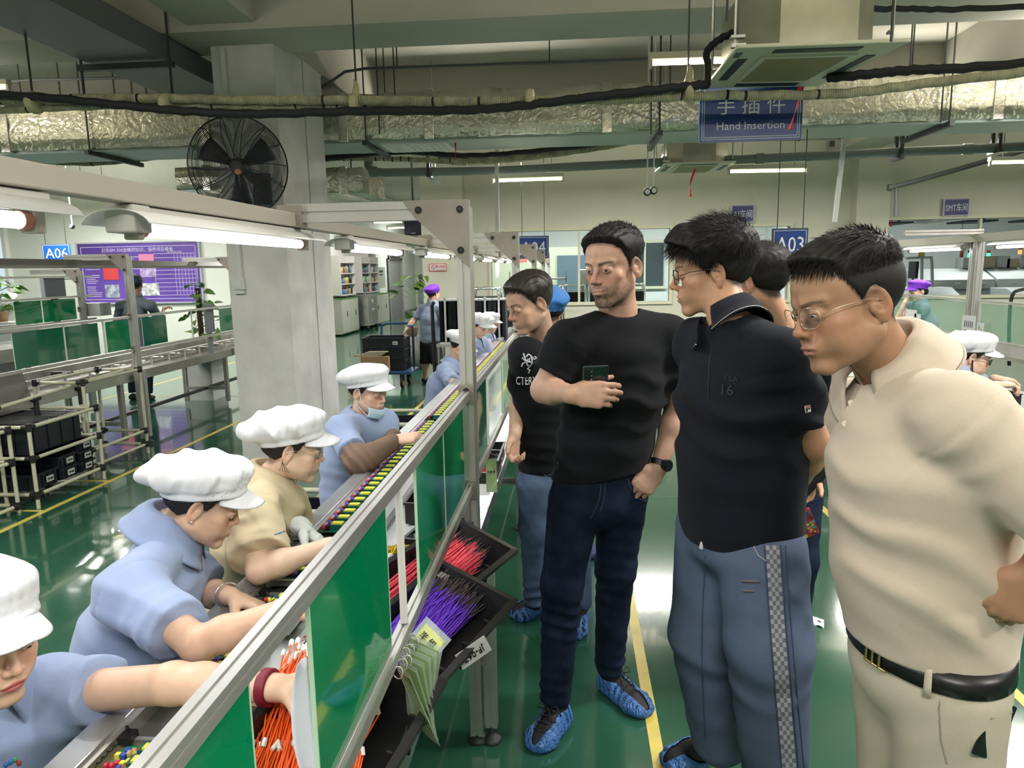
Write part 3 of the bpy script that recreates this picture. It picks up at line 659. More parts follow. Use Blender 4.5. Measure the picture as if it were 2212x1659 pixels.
def tubelight(label, X, ya, yb, ztube=1.752, zbeam=1.80, grp='line tube lights', light=True, side=1):
    t = thing('tube_light', label, 'light', (X, (ya+yb)/2, ztube), grp)
    # channel under the beam
    MB().box((X-.022, ya-.06, zbeam-.03), (X+.022, yb+.05, zbeam-.001)).build('channel', mat('lamp_channel', (.50, .49, .44), .45), t, bevel=.003)
    def rf(u, v): a = PI*(.06+.88*u); return (X-.072*math.cos(a), ya-.09+(yb-ya+.15)*v, zbeam-.040+.036*math.sin(a)-.006)
    MB().grid(rf, 14, 2, REFL).build('reflector', REFL, t, thick=.0015)
    MB().tube([(X, ya, ztube), (X, yb, ztube)], .0135, TGLOW, 12).build('tube', TGLOW, t)
    for y, d in ((ya, -1), (yb, 1)):
        MB().tube([(X, y-.002*d, ztube), (X, y+.022*d, ztube)], .0150, ENDC, 12).build('end_cap', ENDC, t)
        MB().box((X-.016, y+.018*d, ztube-.02), (X+.016, y+.042*d, zbeam-.028)).build('tube_holder', mat('lamp_holder', (.42, .38, .30), .45), t, bevel=.004)
    MB().box((X-.032, ya-.075, zbeam-.055), (X+.032, ya-.015, zbeam+.0)).build('mount_block', mat('lamp_channel'), t, bevel=.004)
    if light: arealight('line_tube_light', (X, (ya+yb)/2, ztube-.018), .03, (yb-ya), 4.2, TUBE_W)
    return t
def tag_ord(i): return ['first', 'second', 'third', 'fourth', 'fifth', 'sixth', 'seventh', 'eighth', 'ninth', 'tenth'][i]

# ---- main line (A04): posts, rails, beam
LX = -.34
GY = [2.283, 4.39, 6.55, 8.7, 10.7]
gl = ['tall aluminium gantry post in front with the big gusset plate', 'second gantry post of the long line, behind the front one', 'third gantry post of the long line', 'fourth gantry post of the long line, small in the distance', 'farthest small gantry post of the long line']
for i, y in enumerate(GY): gantry(gl[i], LX, y, second=True)
gantry('aluminium gantry of the long line beside the camera, out of view', LX, .12, second=False)
for i, (a, b) in enumerate([(.15, 2.262), (2.35, 4.368), (4.46, 6.53), (6.62, 8.68), (8.77, 10.68)]):
    wh = 'on the %s span of the long line' % tag_ord(i)
    rail('upper aluminium rail '+wh, (LX, a, 1.262), (LX, b, 1.262)); rail('lower aluminium rail '+wh, (LX, a, .945), (LX, b, .945))
pan = [(.50, .66, GREENP, 'green panel at the bottom edge of the picture, nearest on the line'), (.835, 1.215, GREENP, 'big bright green panel behind the hanging white paper'), (1.47, 1.80, GREENP, 'green panel left of the joint, right after the thin rod'), (1.81, 2.255, GREENP, 'green panel right of the joint, touching the front gantry post'),
       (2.36, 2.75, GREEND, 'green panel just beyond the front gantry post'), (2.80, 3.4, GREENP2, 'clear greenish panel in the second span of the long line'), (3.45, 3.9, GREENP, 'green panel near the end of the second span'), (4.55, 5.1, GREEND, 'small dark green panel past the second gantry'), (5.3, 5.8, GREENP, 'small bright green panel past the second gantry')]
for a, b, m, l in pan: panel(l, LX, a, b, .965, 1.242, m)
for i, (y, l) in enumerate(((1.325, 'thin white rod between the rails right of the large green panel'), (2.79, 'thin white rod between the rails just past the front post'))):
    tag(MB().cyl((LX, y, .96), (LX, y, 1.245), .0075, m=None).build('rod', mat('white_rod', (.6, .6, .56), .45)), l, 'rod', 'rail rods')
t = thing('light_beam', 'long painted beam carrying the tube lights over the line', 'beam', (-.885, 4, 1.83))
MB().box((-.91, -.3, 1.802), (-.866, 11, 1.845)).build('beam', BEAMM, t, bevel=.003)
b = MB()
for y in GY: b.box((-.925, y-.04, 1.80), (-.85, y+.02, 1.87))
b.build('clamp', GUS, t)
for i in range(8):
    ya = [.22, 1.46, 2.86, 4.33, 5.75, 7.15, 8.5, 9.75][i]
    tubelight('%s glowing tube light from the camera under the line beam' % tag_ord(i), -.895, ya, ya+(.98 if i else 1.0)-.1, light=True)

# ---- table, conveyor
t = thing('conveyor_table', 'long steel work table and conveyor running away from the camera', 'conveyor', (-.6, 5, 0))
WT = mat('white_work_sheet', (.66, .68, .68), .16, .1, spec=.6, noise=(3, .05, 3))
MB().box((-.90, .3, .742), (-.325, 10.6, .752)).build('table_top', WT, t)
MB().box((-.335, .3, .70), (-.322, 10.6, .757)).build('table_edge', STEEL, t)
CH1 = mat('channel_aluminium', (.50, .51, .52), .3, .7, noise=(4, .06, 3))
MB().box((-.935, .3, .74), (-.875, 10.6, .805)).build('outer_channel', CH1, t, bevel=.003)
MB().box((-.875, .3, .752), (-.862, 10.6, .798)).build('inner_guide', ALU, t)
MB().box((-.732, 1.95, .752), (-.66, 10.6, .792)).build('right_channel', CH1, t, bevel=.002)
MB().box((-.862, .3, .752), (-.735, 10.6, .765)).build('belt', mat('dark_belt', (.05, .05, .045), .5), t)
fr = MB()
for y in (.4, 2.3, 4.4, 6.5, 8.7): fr.profile((-.88, y, .72), (-.34, y, .72), .04, ALU_D).profile((-.88, y, .05), (-.88, y, .72), .04, ALU_D, up=(0, 1, 0)).profile((-.88, y, .32), (-.30, y, .32), .04, ALU_D)
fr.build('cross_member', ALU_D, t)
MB().profile((-.52, 1.9, .2), (-.52, 10, .2), .03, ALU_D).build('lower_stretcher', ALU_D, t)
# circuit boards on the conveyor: one of each kind, then copies
PCBG = mat('pcb_green', (.015, .16, .08), .35); TRY = mat('transformer_yellow', (.72, .68, .06), .45); TRG = mat('transformer_green', (.01, .10, .075), .35)
RC = mat('component_red', (.55, .02, .05), .4); BC = mat('component_blue', (.03, .08, .45), .4); PK = mat('component_pink', (.55, .25, .28), .5); BRS = mat('component_tan', (.45, .32, .12), .4); BK = mat('component_black', (.012, .012, .012), .35); WC = mat('component_white', (.7, .7, .66), .4)
def make_board(label, kind=0):
    t = thing('circuit_board', label, 'circuit board', (0, 0, 0), None)
    MB().box((-.062, -.031, 0), (.064, .031, .0025)).build('board', PCBG, t, local=True)
    mb = MB().box((-.030, -.020, .0025), (.026, .018, .022), TRG).box((-.026, -.013, .022), (.012, .010, .027), TRY); mb.build('transformer', None, t, local=True)
    mb = MB()
    for k, (x, y, m) in enumerate([(-.050, -.022, RC), (-.049, -.007, PK), (-.050, .008, PK), (-.049, .023, BC), (-.038, -.018, BK), (-.038, .014, BC)]): mb.lathe((x, y, .0025), [(.0060, 0), (.0065, .018), (.004, .021)], m, 8)
    mb.build('capacitor', None, t, local=True)
    mb = MB()
    for k in range(4): mb.box((.030, -.028+k*.015, .0025), (.046, -.017+k*.015, .020), BRS if k % 2 else TRY)
    mb.box((.05, -.024, .0025), (.057, .024, .01), WC if kind else BK); mb.build('connector_row', None, t, local=True)
    return t
bd = make_board('green circuit board with yellow topped transformer on the conveyor', 0)
bd.location = (-.80, 2.30, .782); bd['group'] = 'populated boards on the conveyor'; bd['label'] = 'populated green circuit board with yellow topped transformer in the conveyor row'
y = 2.30; n = 0
rb = random.Random(2)
while y < 8.3:
    y += .066; n += 1
    if 4.0 < y < 4.12: continue
    copy_tree(bd, None, (-.80+rb.uniform(-.0015, .0015), y, .782))
# bare boards (no transformer yet) by the masked worker: green gap
# carriers with boards near the camera
def carrier(label, cx, cy, wx, wy, z=.775, nb=3, full=True):
    t = thing('board_carrier', label, 'carrier', (cx, cy, z), 'aluminium board carriers')
    f = MB(); a = .010
    for s in (-1, 1):
        f.box((cx-wx/2, cy+s*wy/2-a/2, z), (cx+wx/2, cy+s*wy/2+a/2, z+.018)).box((cx+s*wx/2-a/2, cy-wy/2, z), (cx+s*wx/2+a/2, cy+wy/2, z+.018))
    f.build('frame', ALU, t)
    cl = MB()
    for s in (-.3, .3): cl.box((cx+s*wx-.012, cy+wy/2-.02, z+.016), (cx+s*wx+.012, cy+wy/2+.01, z+.03), BK).tube([(cx+s*wx, cy+wy/2, z+.03), (cx+s*wx, cy+wy/2-.005, z+.045)], .003, BK, 6)
    cl.build('clip', BK, t)
    q = MB(); L_ = wy*.88
    q.tube([(cx-wx/2+.02+.003*math.cos(i*1.3), cy-L_/2+L_*i/60, z+.02+.003*math.sin(i*1.3)) for i in range(61)], .0015, BK, 5); q.build('spring', BK, t)
    MB().box((cx-wx/2+.005, cy-wy/2+.005, z+.002), (cx+wx/2-.005, cy+wy/2-.005, z+.006)).build('tray_bed', mat('phenolic_bed', (.20, .17, .09), .5), t)
    return t
def big_board(label, cx, cy, wx, wy, z=.785, seed=1, grp='large boards in carriers'):
    t = thing('circuit_board', label, 'circuit board', (cx, cy, z), grp); rnd = random.Random(seed)
    MB().box((cx-wx/2, cy-wy/2, z), (cx+wx/2, cy+wy/2, z+.003)).build('board', PCBG, t)
    nrow = max(2, int(wy/.036)); tr = MB(); cp = MB(); cn = MB()
    for i in range(nrow):
        y0 = cy-wy/2+.010+i*(wy-.02)/nrow
        tr.box((cx-.01, y0, z+.003), (cx+.042, y0+.026, z+.026), TRG).box((cx-.002, y0+.002, z+.026), (cx+.036, y0+.018, z+.030), TRY)
        for k in range(7):
            m = rnd.choice([RC, BC, BK, RC, BRS, TRY, BC]); x = cx-.018-.011*(k % 4); yy = y0+.007+.013*(k//4)
            if rnd.random() < .5: cp.lathe((x, yy, z+.003), [(.005, 0), (.0055, .014), (.003, .017)], m, 8)
            else: cp.box((x-.005, yy-.005, z+.003), (x+.004, yy+.004, z+.014), m)
        cn.box((cx+.05, y0+.002, z+.003), (cx+.062, y0+.02, z+.016), rnd.choice([BRS, TRY, BK]))
    tr.build('transformer', None, t); cp.build('capacitor', None, t); cn.build('connector_row', None, t)
    return t
specs = [(-.79, 1.06, .17, .22, 'carrier in the bottom left of the conveyor'), (-.79, 1.405, .17, .16, 'carrier hidden under the reaching forearm'), (-.79, 1.69, .17, .19, 'carrier in front of the earring worker'), (-.795, 1.99, .16, .24, 'carrier in front of the gloved worker')]
for i, (cx, cy, wx, wy, l) in enumerate(specs):
    carrier('aluminium board '+l, cx, cy, wx, wy); big_board('green board with yellow transformers in the '+l, cx+.012, cy, wx-.05, wy-.03, seed=i+3)
for i, (x0, y0, wx, wy, l) in enumerate([(-.58, 1.14, .15, .17, 'loose wires in the near carrier beside the orange wire bin'), (-.57, 1.62, .15, .26, 'loose wires in the carrier behind the hanging paper'), (-.60, 1.95, .13, .14, 'half hidden carrier left of the white connector box')]):
    cc = carrier('aluminium carrier holding '+l if i < 2 else 'aluminium '+l, x0, y0, wx, wy, .77)
    o = MB().box((x0-wx/2+.015, y0-wy/2+.02, .78), (x0+wx/2-.03, y0+wy/2-.02, .783)).build('circuit_board', mat('pale_pcb', (.16, .36, .28), .35)); tag(o, 'bare pale green board under '+l, 'circuit board', 'bare boards')
    if i < 2:
        rw = random.Random(i); bb = MB()
        for k in range(26):
            y1 = y0+rw.uniform(-wy/2, wy/2)*.8; m = rw.choice([mat('wire_red', (.6, .03, .06), .4), mat('wire_pink', (.7, .2, .35), .4), mat('wire_violet', (.14, .05, .4), .4), mat('wire_yellow', (.65, .5, .04), .4), mat('wire_orange', (.8, .13, .01), .4)])
            bb.tube([(x0-wx*.48, y1, .80), (x0-.02, y1+rw.uniform(-.03, .03), .815+rw.uniform(0, .02)), (x0+wx*.45, y1+rw.uniform(-.06, .06), .80)], .0013, m, 5)
        tag(bb.build('wire_bundle'), 'tangle of coloured '+l, 'wires', None, 'stuff')
        tag(MB().box((x0+.02, y0-.05, .785), (x0+.045, y0+.05, .81)).build('relay_block', BK), 'black block lying in the '+('near' if i == 0 else 'middle')+' wire carrier', 'block', 'black blocks')
o = MB().box((-.70, 1.27, .753), (-.50, 1.36, .80)).build('carton', mat('brown_card', (.27, .20, .13), .8)); tag(o, 'flat brown carton under the reaching wrist', 'box')

# ---- bins of wires
def bin_(label, M, L=.30, W_=.17, H_=.09, m=BLACKP, grp='black parts bins', lab=None, flare=.03):
    """local: x width, y length, z up; origin at base centre"""
    t = thing('parts_bin', label, 'bin', M.translation, grp); loc = M.translation
    T = Matrix.Translation(-loc) @ M; mb = MB(); e = .004
    a = (W_/2, L/2); b = (W_/2+flare, L/2+flare)
    def ring(w, l, z): return [(-w, -l, z), (w, -l, z), (w, l, z), (-w, l, z)]
    vs = ring(a[0], a[1], 0)+ring(b[0], b[1], H_)+ring(b[0]+.012, b[1]+.012, H_)+ring(b[0]+.012, b[1]+.012, H_-.014)+ring(b[0]-e, b[1]-e, H_+.001)+ring(a[0]-e, a[1]-e, e)
    fs = [(3, 2, 1, 0)]
    for i in range(4):
        j = (i+1) % 4
        fs += [(i, j, 4+j, 4+i), (4+j, 4+i, 12+i, 12+j)[::-1], (12+i, 12+j, 8+j, 8+i), (8+i, 8+j, 16+j, 16+i), (16+i, 16+j, 20+j, 20+i)]
    fs.append((20, 21, 22, 23)); mb.add(vs, fs, m, False, T)
    mb.build('tub', m, t, local=True)
    rb_ = MB()
    for s in (-1, 1):
        for k in (-.3, 0, .3): rb_.box((s*(a[0]+.006), k*L-.003, .0), (s*(a[0]+.018), k*L+.003, H_*.85), m, T)
    rb_.build('rib', m, t, local=True)
    if lab:
        MB().box((-.035, -b[1]-.014, H_*.3), (.035, -b[1]-.006, H_*.75), mat('paper_label', (.72, .73, .70), .6), T).build('label_card', None, t, local=True)
        q = MB(); put_text(q, lab, .016, T @ Matrix.Translation((0, -b[1]-.016, H_*.52)), BK, width=.055); q.build('label_text', BK, t, local=True)
    return t, M
def basis(origin, ydir, zdir):
    y = Vector(ydir).normalized(); z = Vector(zdir); z = (z-y*z.dot(y)).normalized(); x = y.cross(z)
    return Matrix(((x.x, y.x, z.x, origin[0]), (x.y, y.y, z.y, origin[1]), (x.z, y.z, z.z, origin[2]), (0, 0, 0, 1)))
def wires(name, label, M, m, tipm, n, L, W_, h0, r=.0016, seed=0, tipr=.003, tipl=.012, curl=.02, stuff=True, both=False, mid=0.):
    t = thing(name, label, 'wires', M.translation); t['kind'] = 'stuff'; T = Matrix.Translation(-M.translation) @ M
    rnd = random.Random(seed); a = MB(); b = MB()
    for i in range(n):
        x0 = rnd.uniform(-W_/2, W_/2); x1 = x0*.8+rnd.uniform(-.15, .15)*W_; z0 = rnd.uniform(.1, 1)*h0; y1 = L/2*rnd.uniform(.75, 1.08); y0 = -L/2*rnd.uniform(.85, 1.05)
        p = [(x0, y0, z0*.6), (x0*.9+rnd.uniform(-curl, curl)*.5, y0*.3, z0), ((x0+x1)/2+rnd.uniform(-curl, curl)*.5, y1*.4, z0+rnd.uniform(0, curl)), (x1, y1, z0+rnd.uniform(-.01, .02))]
        a.tube([T @ Vector(q) for q in p], r, m, 4, False)
        e = Vector(p[3]); d = (e-Vector(p[2])).normalized()
        b.tube([T @ e, T @ (e+d*tipl)], tipr, tipm, 4)
        if rnd.random() < mid:
            j = rnd.choice((1, 2)); e = Vector(p[j])+Vector((0, 0, .004)); b.tube([T @ e, T @ (e+Vector((rnd.uniform(-.5, .5), 1, rnd.uniform(-.3, .6))).normalized()*tipl)], tipr, tipm, 4)
    a.build('wire_strands', m, t, local=True); b.build('wire_tips', tipm, t, local=True)
    return t
ORW = mat('orange_wire', (.85, .12, .02), .4); PKW = mat('coral_wire', (.78, .09, .13), .4); VIW = mat('violet_wire', (.16, .05, .62), .4); YLW = mat('yellow_wire', (.65, .45, .02), .4)
CONW = mat('white_connector', (.80, .80, .76), .4); TIN = mat('tinned_tip', (.10, .08, .09), .35, .3)
# orange bin: near, between conveyor and green panel
dy = Vector((.10, 1, .0)).normalized()
b1, M1 = bin_('black bin full of orange wires in front, under the green panel', basis((-.445, 1.13, .765), (.16, 1, 0), (.18, 0, 1)), L=.36, W_=.20, H_=.10)
wires('wire_bundle', 'heap of orange wires with white connectors in the front bin', basis((-.475, 1.15, .80), (-.10, 1, .22), (.1, -.2, 1)), ORW, CONW, 620, .36, .19, .060, .0019, 1, .0052, .014, .03, mid=.25)
b2, M2 = bin_('black bin of coral red wires hanging out past the rail', basis((-.385, 1.86, .775), (.52, 1, .10), (.28, -.12, 1)), L=.38, W_=.15, H_=.085)
wires('wire_bundle', 'bundle of coral red wires in the tilted black bin', basis((-.40, 1.83, .80), (.52, 1, .12), (.28, -.12, 1)), PKW, TIN, 320, .36, .13, .05, .0016, 2, .0011, .022, .015)
tag(MB().box((-.045, -.02, 0), (.045, .02, .004), None, basis((-.37, 1.80, .862), (.5, 1, .1), (.28, -.12, 1))).build('paper_tag', mat('paper_label')), 'small white slip on the coral red wires', 'label')
b3, M3 = bin_('black bin of violet wires with a white size label on its end', basis((-.355, 1.60, .745), (.42, 1, .10), (.30, -.10, 1)), L=.34, W_=.16, H_=.09)
wires('wire_bundle', 'bundle of violet wires with dark ends in the lower black bin', basis((-.375, 1.58, .77), (.42, 1, .14), (.30, -.12, 1)), VIW, TIN, 300, .30, .14, .05, .0016, 3, .0016, .05, .02)
q = MB(); Ml = Matrix.Translation((-.232, 1.53, .78)) @ Matrix.Rotation(.5, 4, 'Z') @ Matrix.Rotation(1.15, 4, 'Y')
q = MB().box((-.022, -.002, -.04), (.022, .0, .04), mat('paper_label'), Ml); put_text(q, 'JF-067', .02, Ml @ Matrix.Translation((0, -.004, 0)) @ Matrix.Rotation(PI/2, 4, 'Y'), BK, width=.055); tag(q.build('bin_label'), 'white handwritten size label on the violet wire bin', 'label')
# white box with connectors and yellow wires
t = thing('open_box', 'open white box of white connectors and yellow wires behind the rod', 'box', (-.50, 2.03, .76)); mb = MB()
M4 = basis((-.50, 2.03, .765), (.35, 1, 0), (.1, -.15, 1)); T4 = Matrix.Translation(-M4.translation) @ M4
mb.box((-.07, -.13, 0), (.07, .13, .005), None, T4).box((-.073, -.13, 0), (-.07, .13, .05), None, T4).box((.07, -.13, 0), (.073, .13, .05), None, T4).box((-.07, .13, 0), (.07, .133, .05), None, T4)
mb.build('carton', mat('white_card', (.74, .75, .74), .6), t, local=True)
wires('wire_bundle', 'white plugs on yellow wires spilling out of the white box', basis((-.50, 1.99, .79), (-.25, -1, .05), (0, 0, 1)), YLW, CONW, 150, .22, .12, .05, .0016, 5, .0065, .014, .03)
def simple_tray(label, c, wx, wy, h, m=BLACKP, grp='small black trays', fill=None, flabel=None, fk='parts', n=60, rz=0., fs_=.008):
    t = thing('parts_tray', label, 'tray', c, grp); M = Matrix.Rotation(rz, 4, 'Z'); e = .004; mb = MB()
    mb.box((-wx/2, -wy/2, 0), (wx/2, wy/2, e), m, M).box((-wx/2, -wy/2, e), (-wx/2+e, wy/2, h), m, M).box((wx/2-e, -wy/2, e), (wx/2, wy/2, h), m, M).box((-wx/2+e, -wy/2, e), (wx/2-e, -wy/2+e, h), m, M).box((-wx/2+e, wy/2-e, e), (wx/2-e, wy/2, h), m, M)
    mb.build('tub', m, t, local=True)
    MB().box((-wx/2-.006, -wy/2-.006, h-.006), (-wx/2, wy/2+.006, h), m, M).box((wx/2, -wy/2-.006, h-.006), (wx/2+.006, wy/2+.006, h), m, M).box((-wx/2, -wy/2-.006, h-.006), (wx/2, -wy/2, h), m, M).box((-wx/2, wy/2, h-.006), (wx/2, wy/2+.006, h), m, M).build('lip', m, t, local=True)
    if fill:
        rnd = random.Random(int(c[1]*100)); f = MB()
        for i in range(n):
            s = fs_*rnd.uniform(.7, 1.3); f.add([(-s, -s*.6, -s*.5), (s, -s*.6, -s*.5), (s, s*.6, -s*.5), (-s, s*.6, -s*.5), (-s*.8, -s*.5, s*.5), (s*.8, -s*.5, s*.5), (s*.8, s*.5, s*.5), (-s*.8, s*.5, s*.5)], [(0, 3, 2, 1), (4, 5, 6, 7), (0, 1, 5, 4), (1, 2, 6, 5), (2, 3, 7, 6), (3, 0, 4, 7)], fill, False,
                Matrix.Translation(c) @ M @ Matrix.Translation((rnd.uniform(-.42, .42)*wx, rnd.uniform(-.42, .42)*wy, h*rnd.uniform(.45, .85))) @ Euler((rnd.uniform(0, 6), rnd.uniform(0, 6), rnd.uniform(0, 6))).to_matrix().to_4x4())
        o = f.build('loose_parts', fill); tag(o, flabel, fk, None, 'stuff')
    return t
simple_tray('empty black tray tilted behind the white box of connectors', (-.43, 2.20, .76), .16, .22, .07, rz=-.2)
simple_tray('empty black tray against the leg of the front gantry, under the panels', (-.50, 2.55, .76), .2, .26, .08)
simple_tray('black tray heaped with small black parts beyond the front post', (-.40, 3.22, .753), .12, .19, .05, fill=BK, flabel='heap of small black plastic parts in the tray past the post', n=140)
simple_tray('black tray of red clips just beyond the front post', (-.415, 3.02, .753), .11, .17, .05, fill=mat('red_clip', (.75, .03, .08), .4), flabel='red plastic clips in the tray past the post', n=90)
simple_tray('shallow dark empty tray behind the black parts tray', (-.41, 3.44, .753), .13, .16, .04)
# paper sheet hanging on the panel, laminated cards
PAPER = mat('paper_sheet', (.66, .68, .74), .7, noise=(5, .05, 3))
a = [ax(640, 1440, -.365), ax(663, 1420, -.350), ax(688, 1680, -.350), ax(655, 1680, -.40)]
mb = MB().grid(lambda u, v: (a[0].lerp(a[1], u)).lerp(a[3].lerp(a[2], u), v)+Vector((-.012*math.sin(v*3)*(1-u), 0, .004*math.sin(v*7+u*3))), 6, 12, PAPER)
tag(mb.build('paper_sheet', PAPER, thick=.0006), 'white paper sheet curling beside the bright green panel', 'paper')
t = thing('card_bunch', 'bunch of green laminated cards hanging on rings from the lower rail', 'cards', (-.30, 1.28, .9))
LAM = mat('laminated_card', (.30, .44, .20), .15, alpha=.85, coat=.6); LAMC = mat('clear_laminate', (.55, .65, .6), .08, alpha=.35)
for i in range(6):
    y0 = 1.21+i*.022; w_ = .055+.004*i; M = Matrix.Translation((-.318+.004*i, y0, .925)) @ Matrix.Rotation(-.35+.11*i, 4, 'Y') @ Matrix.Rotation(-.9+.1*i, 4, 'Z')
    MB().box((-w_/2, -.0006, -.145), (w_/2, .0006, -.01), None, M).build('card', LAM, t)
    MB().box((-w_/2-.006, -.0002, -.152), (w_/2+.006, .0002, .0), None, M).build('sleeve', LAMC, t)
q = MB()
for k in range(7):
    c = Vector((-.325+.004*(k % 3), 1.20+.02*k, .925+.004*(k % 2))); q.tube([c+Vector((.010*math.cos(a_), .003*math.sin(a_*2), .012*math.sin(a_))) for a_ in [j*PI/6 for j in range(13)]], .0013, GALV, 5, False)
q.build('key_ring', GALV, t)
# tagged plastic card on the violet bin
Mc = Matrix.Translation((-.325, 1.47, .840)) @ Matrix.Rotation(-.35, 4, 'Z') @ Matrix.Rotation(-.8, 4, 'X') @ Matrix.Rotation(.45, 4, 'Y') @ Matrix.Diagonal((.8, .8, .8, 1))
t = thing('plastic_tag', 'clear tag with yellow green card lying on the violet wires', 'tag', Mc.translation)
MB().box((-.055, -.001, -.045), (.055, .001, .045), None, Mc).build('sleeve', LAMC, t); MB().box((-.04, -.002, -.035), (.045, .0005, .03), None, Mc).build('card', mat('lime_card', (.42, .48, .16), .5), t)
q = MB(); put_text(q, '半 组', .03, Mc @ Matrix.Translation((.0, -.004, 0)), BK, width=.06); q.build('card_text', BK, t)
t = thing('plastic_tag', 'hanging yellow green card past the front gantry post', 'tag', (-.33, 2.75, .9)); Mc = Matrix.Translation((-.32, 2.72, .86))
MB().box((-.022, -.001, -.075), (.022, .001, .06), None, Mc).build('card', LAM, t); q = MB(); put_text(q, '0.8卡', .02, Mc @ Matrix.Translation((0, -.004, .01)), BK, width=.032); q.build('card_text', BK, t)

# ---- left line (A06)
AX = -4.30
for i, (y, l) in enumerate([(6.69, 'gantry frame of the left line with a doubled post'), (4.5, 'gantry of the left line out of view at left'), (8.85, 'gantry of the left line hidden behind the column'), (11.0, 'far gantry of the left line behind the column')]):
    gantry(l, AX, y, top=1.87, wdt=.62, second=True, grp='left line gantries')
for i, (a, b) in enumerate([(3.6, 4.48), (4.58, 6.67), (6.77, 8.83), (8.93, 11)]):
    rail('upper rail of the left line, %s span' % tag_ord(i), (AX, a, 1.26), (AX, b, 1.26)); rail('lower rail of the left line, %s span' % tag_ord(i), (AX, a, .935), (AX, b, .935))
for a, b, m, l in [(5.16, 5.72, GREEND, 'dark green panel at the left edge of the left line'), (5.74, 6.17, GREEND, 'second dark green panel on the left line'), (6.28, 6.63, GREENP, 'bright green panel left of the doubled post'), (6.85, 7.28, GREEND, 'green panel right of the doubled post'), (8.45, 8.8, GREEND, 'small green panel touching the column edge')]:
    panel(l, AX, a, b, .955, 1.24, m, 'left line panels')
for i, y in enumerate((5.73, 6.25, 7.8)): tag(MB().cyl((AX, y, .95), (AX, y, 1.25), .009).build('rod', mat('white_rod')), ['white rod between the dark green panels of the left line', 'white rod beside the bright green panel of the left line', 'white rod between rails beside the potted plant'][i], 'rod', 'left line rods')
t = thing('light_housing', 'long unlit light hood over the left line', 'light', (-4.75, 6, 1.8))
MB().box((-4.86, 3.6, 1.74), (-4.70, 11, 1.765), None).prism([(-4.86, 3.6, 1.765), (-4.70, 3.6, 1.765), (-4.74, 3.6, 1.82), (-4.82, 3.6, 1.82)], (0, 7.4, 0)).build('hood', mat('dull_hood', (.24, .23, .21), .45, .4), t)
t = thing('conveyor_table', 'steel conveyor table of the left line without workers', 'conveyor', (-4.7, 6, 0))
MB().box((-5.02, 3.4, .66), (-4.36, 11.5, .70)).build('table_top', STEEL, t)
MB().box((-4.37, 3.4, .62), (-4.35, 11.5, .71)).build('table_edge', STEEL, t)
MB().box((-5.02, 3.4, .70), (-4.96, 11.5, .82)).box((-4.75, 3.4, .74), (-4.71, 11.5, .84)).build('side_channel', ALU_D, t)
mb = MB()
for y in np.arange(3.7, 11, .34): mb.cyl((-4.96, y, .775), (-4.46, y, .775), .008).cyl((-4.6, y, .70), (-4.6, y, .79), .012)
mb.tube([(-4.52, 3.5, .80), (-4.52, 11.4, .80)], .01); mb.build('roller', ALU, t)
mb = MB()
for y in (4.6, 6.55, 8.7, 10.7):
    mb.profile((-4.40, y, .05), (-4.40, y, .66), .045, ALU_D, up=(0, 1, 0)).profile((-4.95, y, .05), (-4.95, y, .66), .045, ALU_D, up=(0, 1, 0)).profile((-4.95, y, .22), (-4.4, y, .22), .04, ALU_D)
mb.build('leg', ALU_D, t); MB().profile((-4.67, 4.6, .22), (-4.67, 10.7, .22), .035, DARKST).build('stretcher', DARKST, t)
mb = MB()
for s, yy in ((0, 6.02), (1, 5.45)): mb.cbox((-4.62, yy, .80), (.10, .05, .035)).cyl((-4.58, yy, .80), (-4.48, yy, .80), .02)
tag(mb.build('pneumatic_fitting', DARKST), 'dark clamps on the roller track of the left line', 'clamp')
for i, (y, m, l) in enumerate([(4.95, mat('stained_sheet_metal', (.36, .33, .29), .4, .5, noise=(14, .4, 5)), 'stained metal sheet leaning on the left line table'), (5.25, mat('brushed_sheet_metal', (.20, .19, .18), .4, .6), 'plain grey metal sheet leaning on the left line table')]):
    M = Matrix.Translation((-4.45+.04*i, y, .70)) @ Matrix.Rotation(-.25, 4, 'Y'); tag(MB().box((-.003, -.16, 0), (.003, .16, .30), None, M).build('metal_sheet', m), l, 'sheet', 'leaning metal sheets')
# second, farther left line at X=-6
for i, y in enumerate((6.2, 8.35)): gantry(['gantry of the farthest left line', 'gantry post of the farthest left line beside the grey monitor'][i], -6.0, y, top=1.75, wdt=.6, second=False, grp='far line gantries')
rail('upper rail of the farthest left line', (-6, 4, 1.42), (-6, 8.6, 1.42)); rail('lower rail of the farthest left line', (-6, 4, 1.13), (-6, 8.6, 1.13))
rail('thin top rail of the farthest left line', (-6, 4, 1.66), (-6, 8.6, 1.66), .025)
for a, b, m, l in [(7.28, 7.68, GREENP, 'bright green panel on the farthest left line, left one'), (7.7, 8.25, GREENP, 'bright green panel on the farthest left line, right one')]: panel(l, -6, a, b, 1.15, 1.40, m, 'far line panels')
panel('small dark green board behind the bright panel of the farthest line', -6.03, 7.75, 8.0, 1.15, 1.33, GREEND, 'far line panels'); panel('small dark green board at the end of the farthest line', -6.03, 8.05, 8.25, 1.15, 1.33, GREEND, 'far line panels')
t = thing('conveyor_table', 'steel table of the farthest left line at the left edge', 'conveyor', (-6.4, 6, 0)); MB().box((-6.8, 4, .86), (-6.05, 8.5, .9)).box((-6.8, 4, 1.0), (-6.7, 8.5, 1.1)).box((-6.1, 4, .7), (-6.05, 8.5, .86)).build('table_top', STEEL, t)
mb = MB()
for y in (4.2, 6.2, 8.3): mb.profile((-6.1, y, 0), (-6.1, y, .86), .04, ALU_D, up=(0, 1, 0)).profile((-6.75, y, 0), (-6.75, y, .86), .04, ALU_D, up=(0, 1, 0))
mb.build('leg', ALU_D, t)
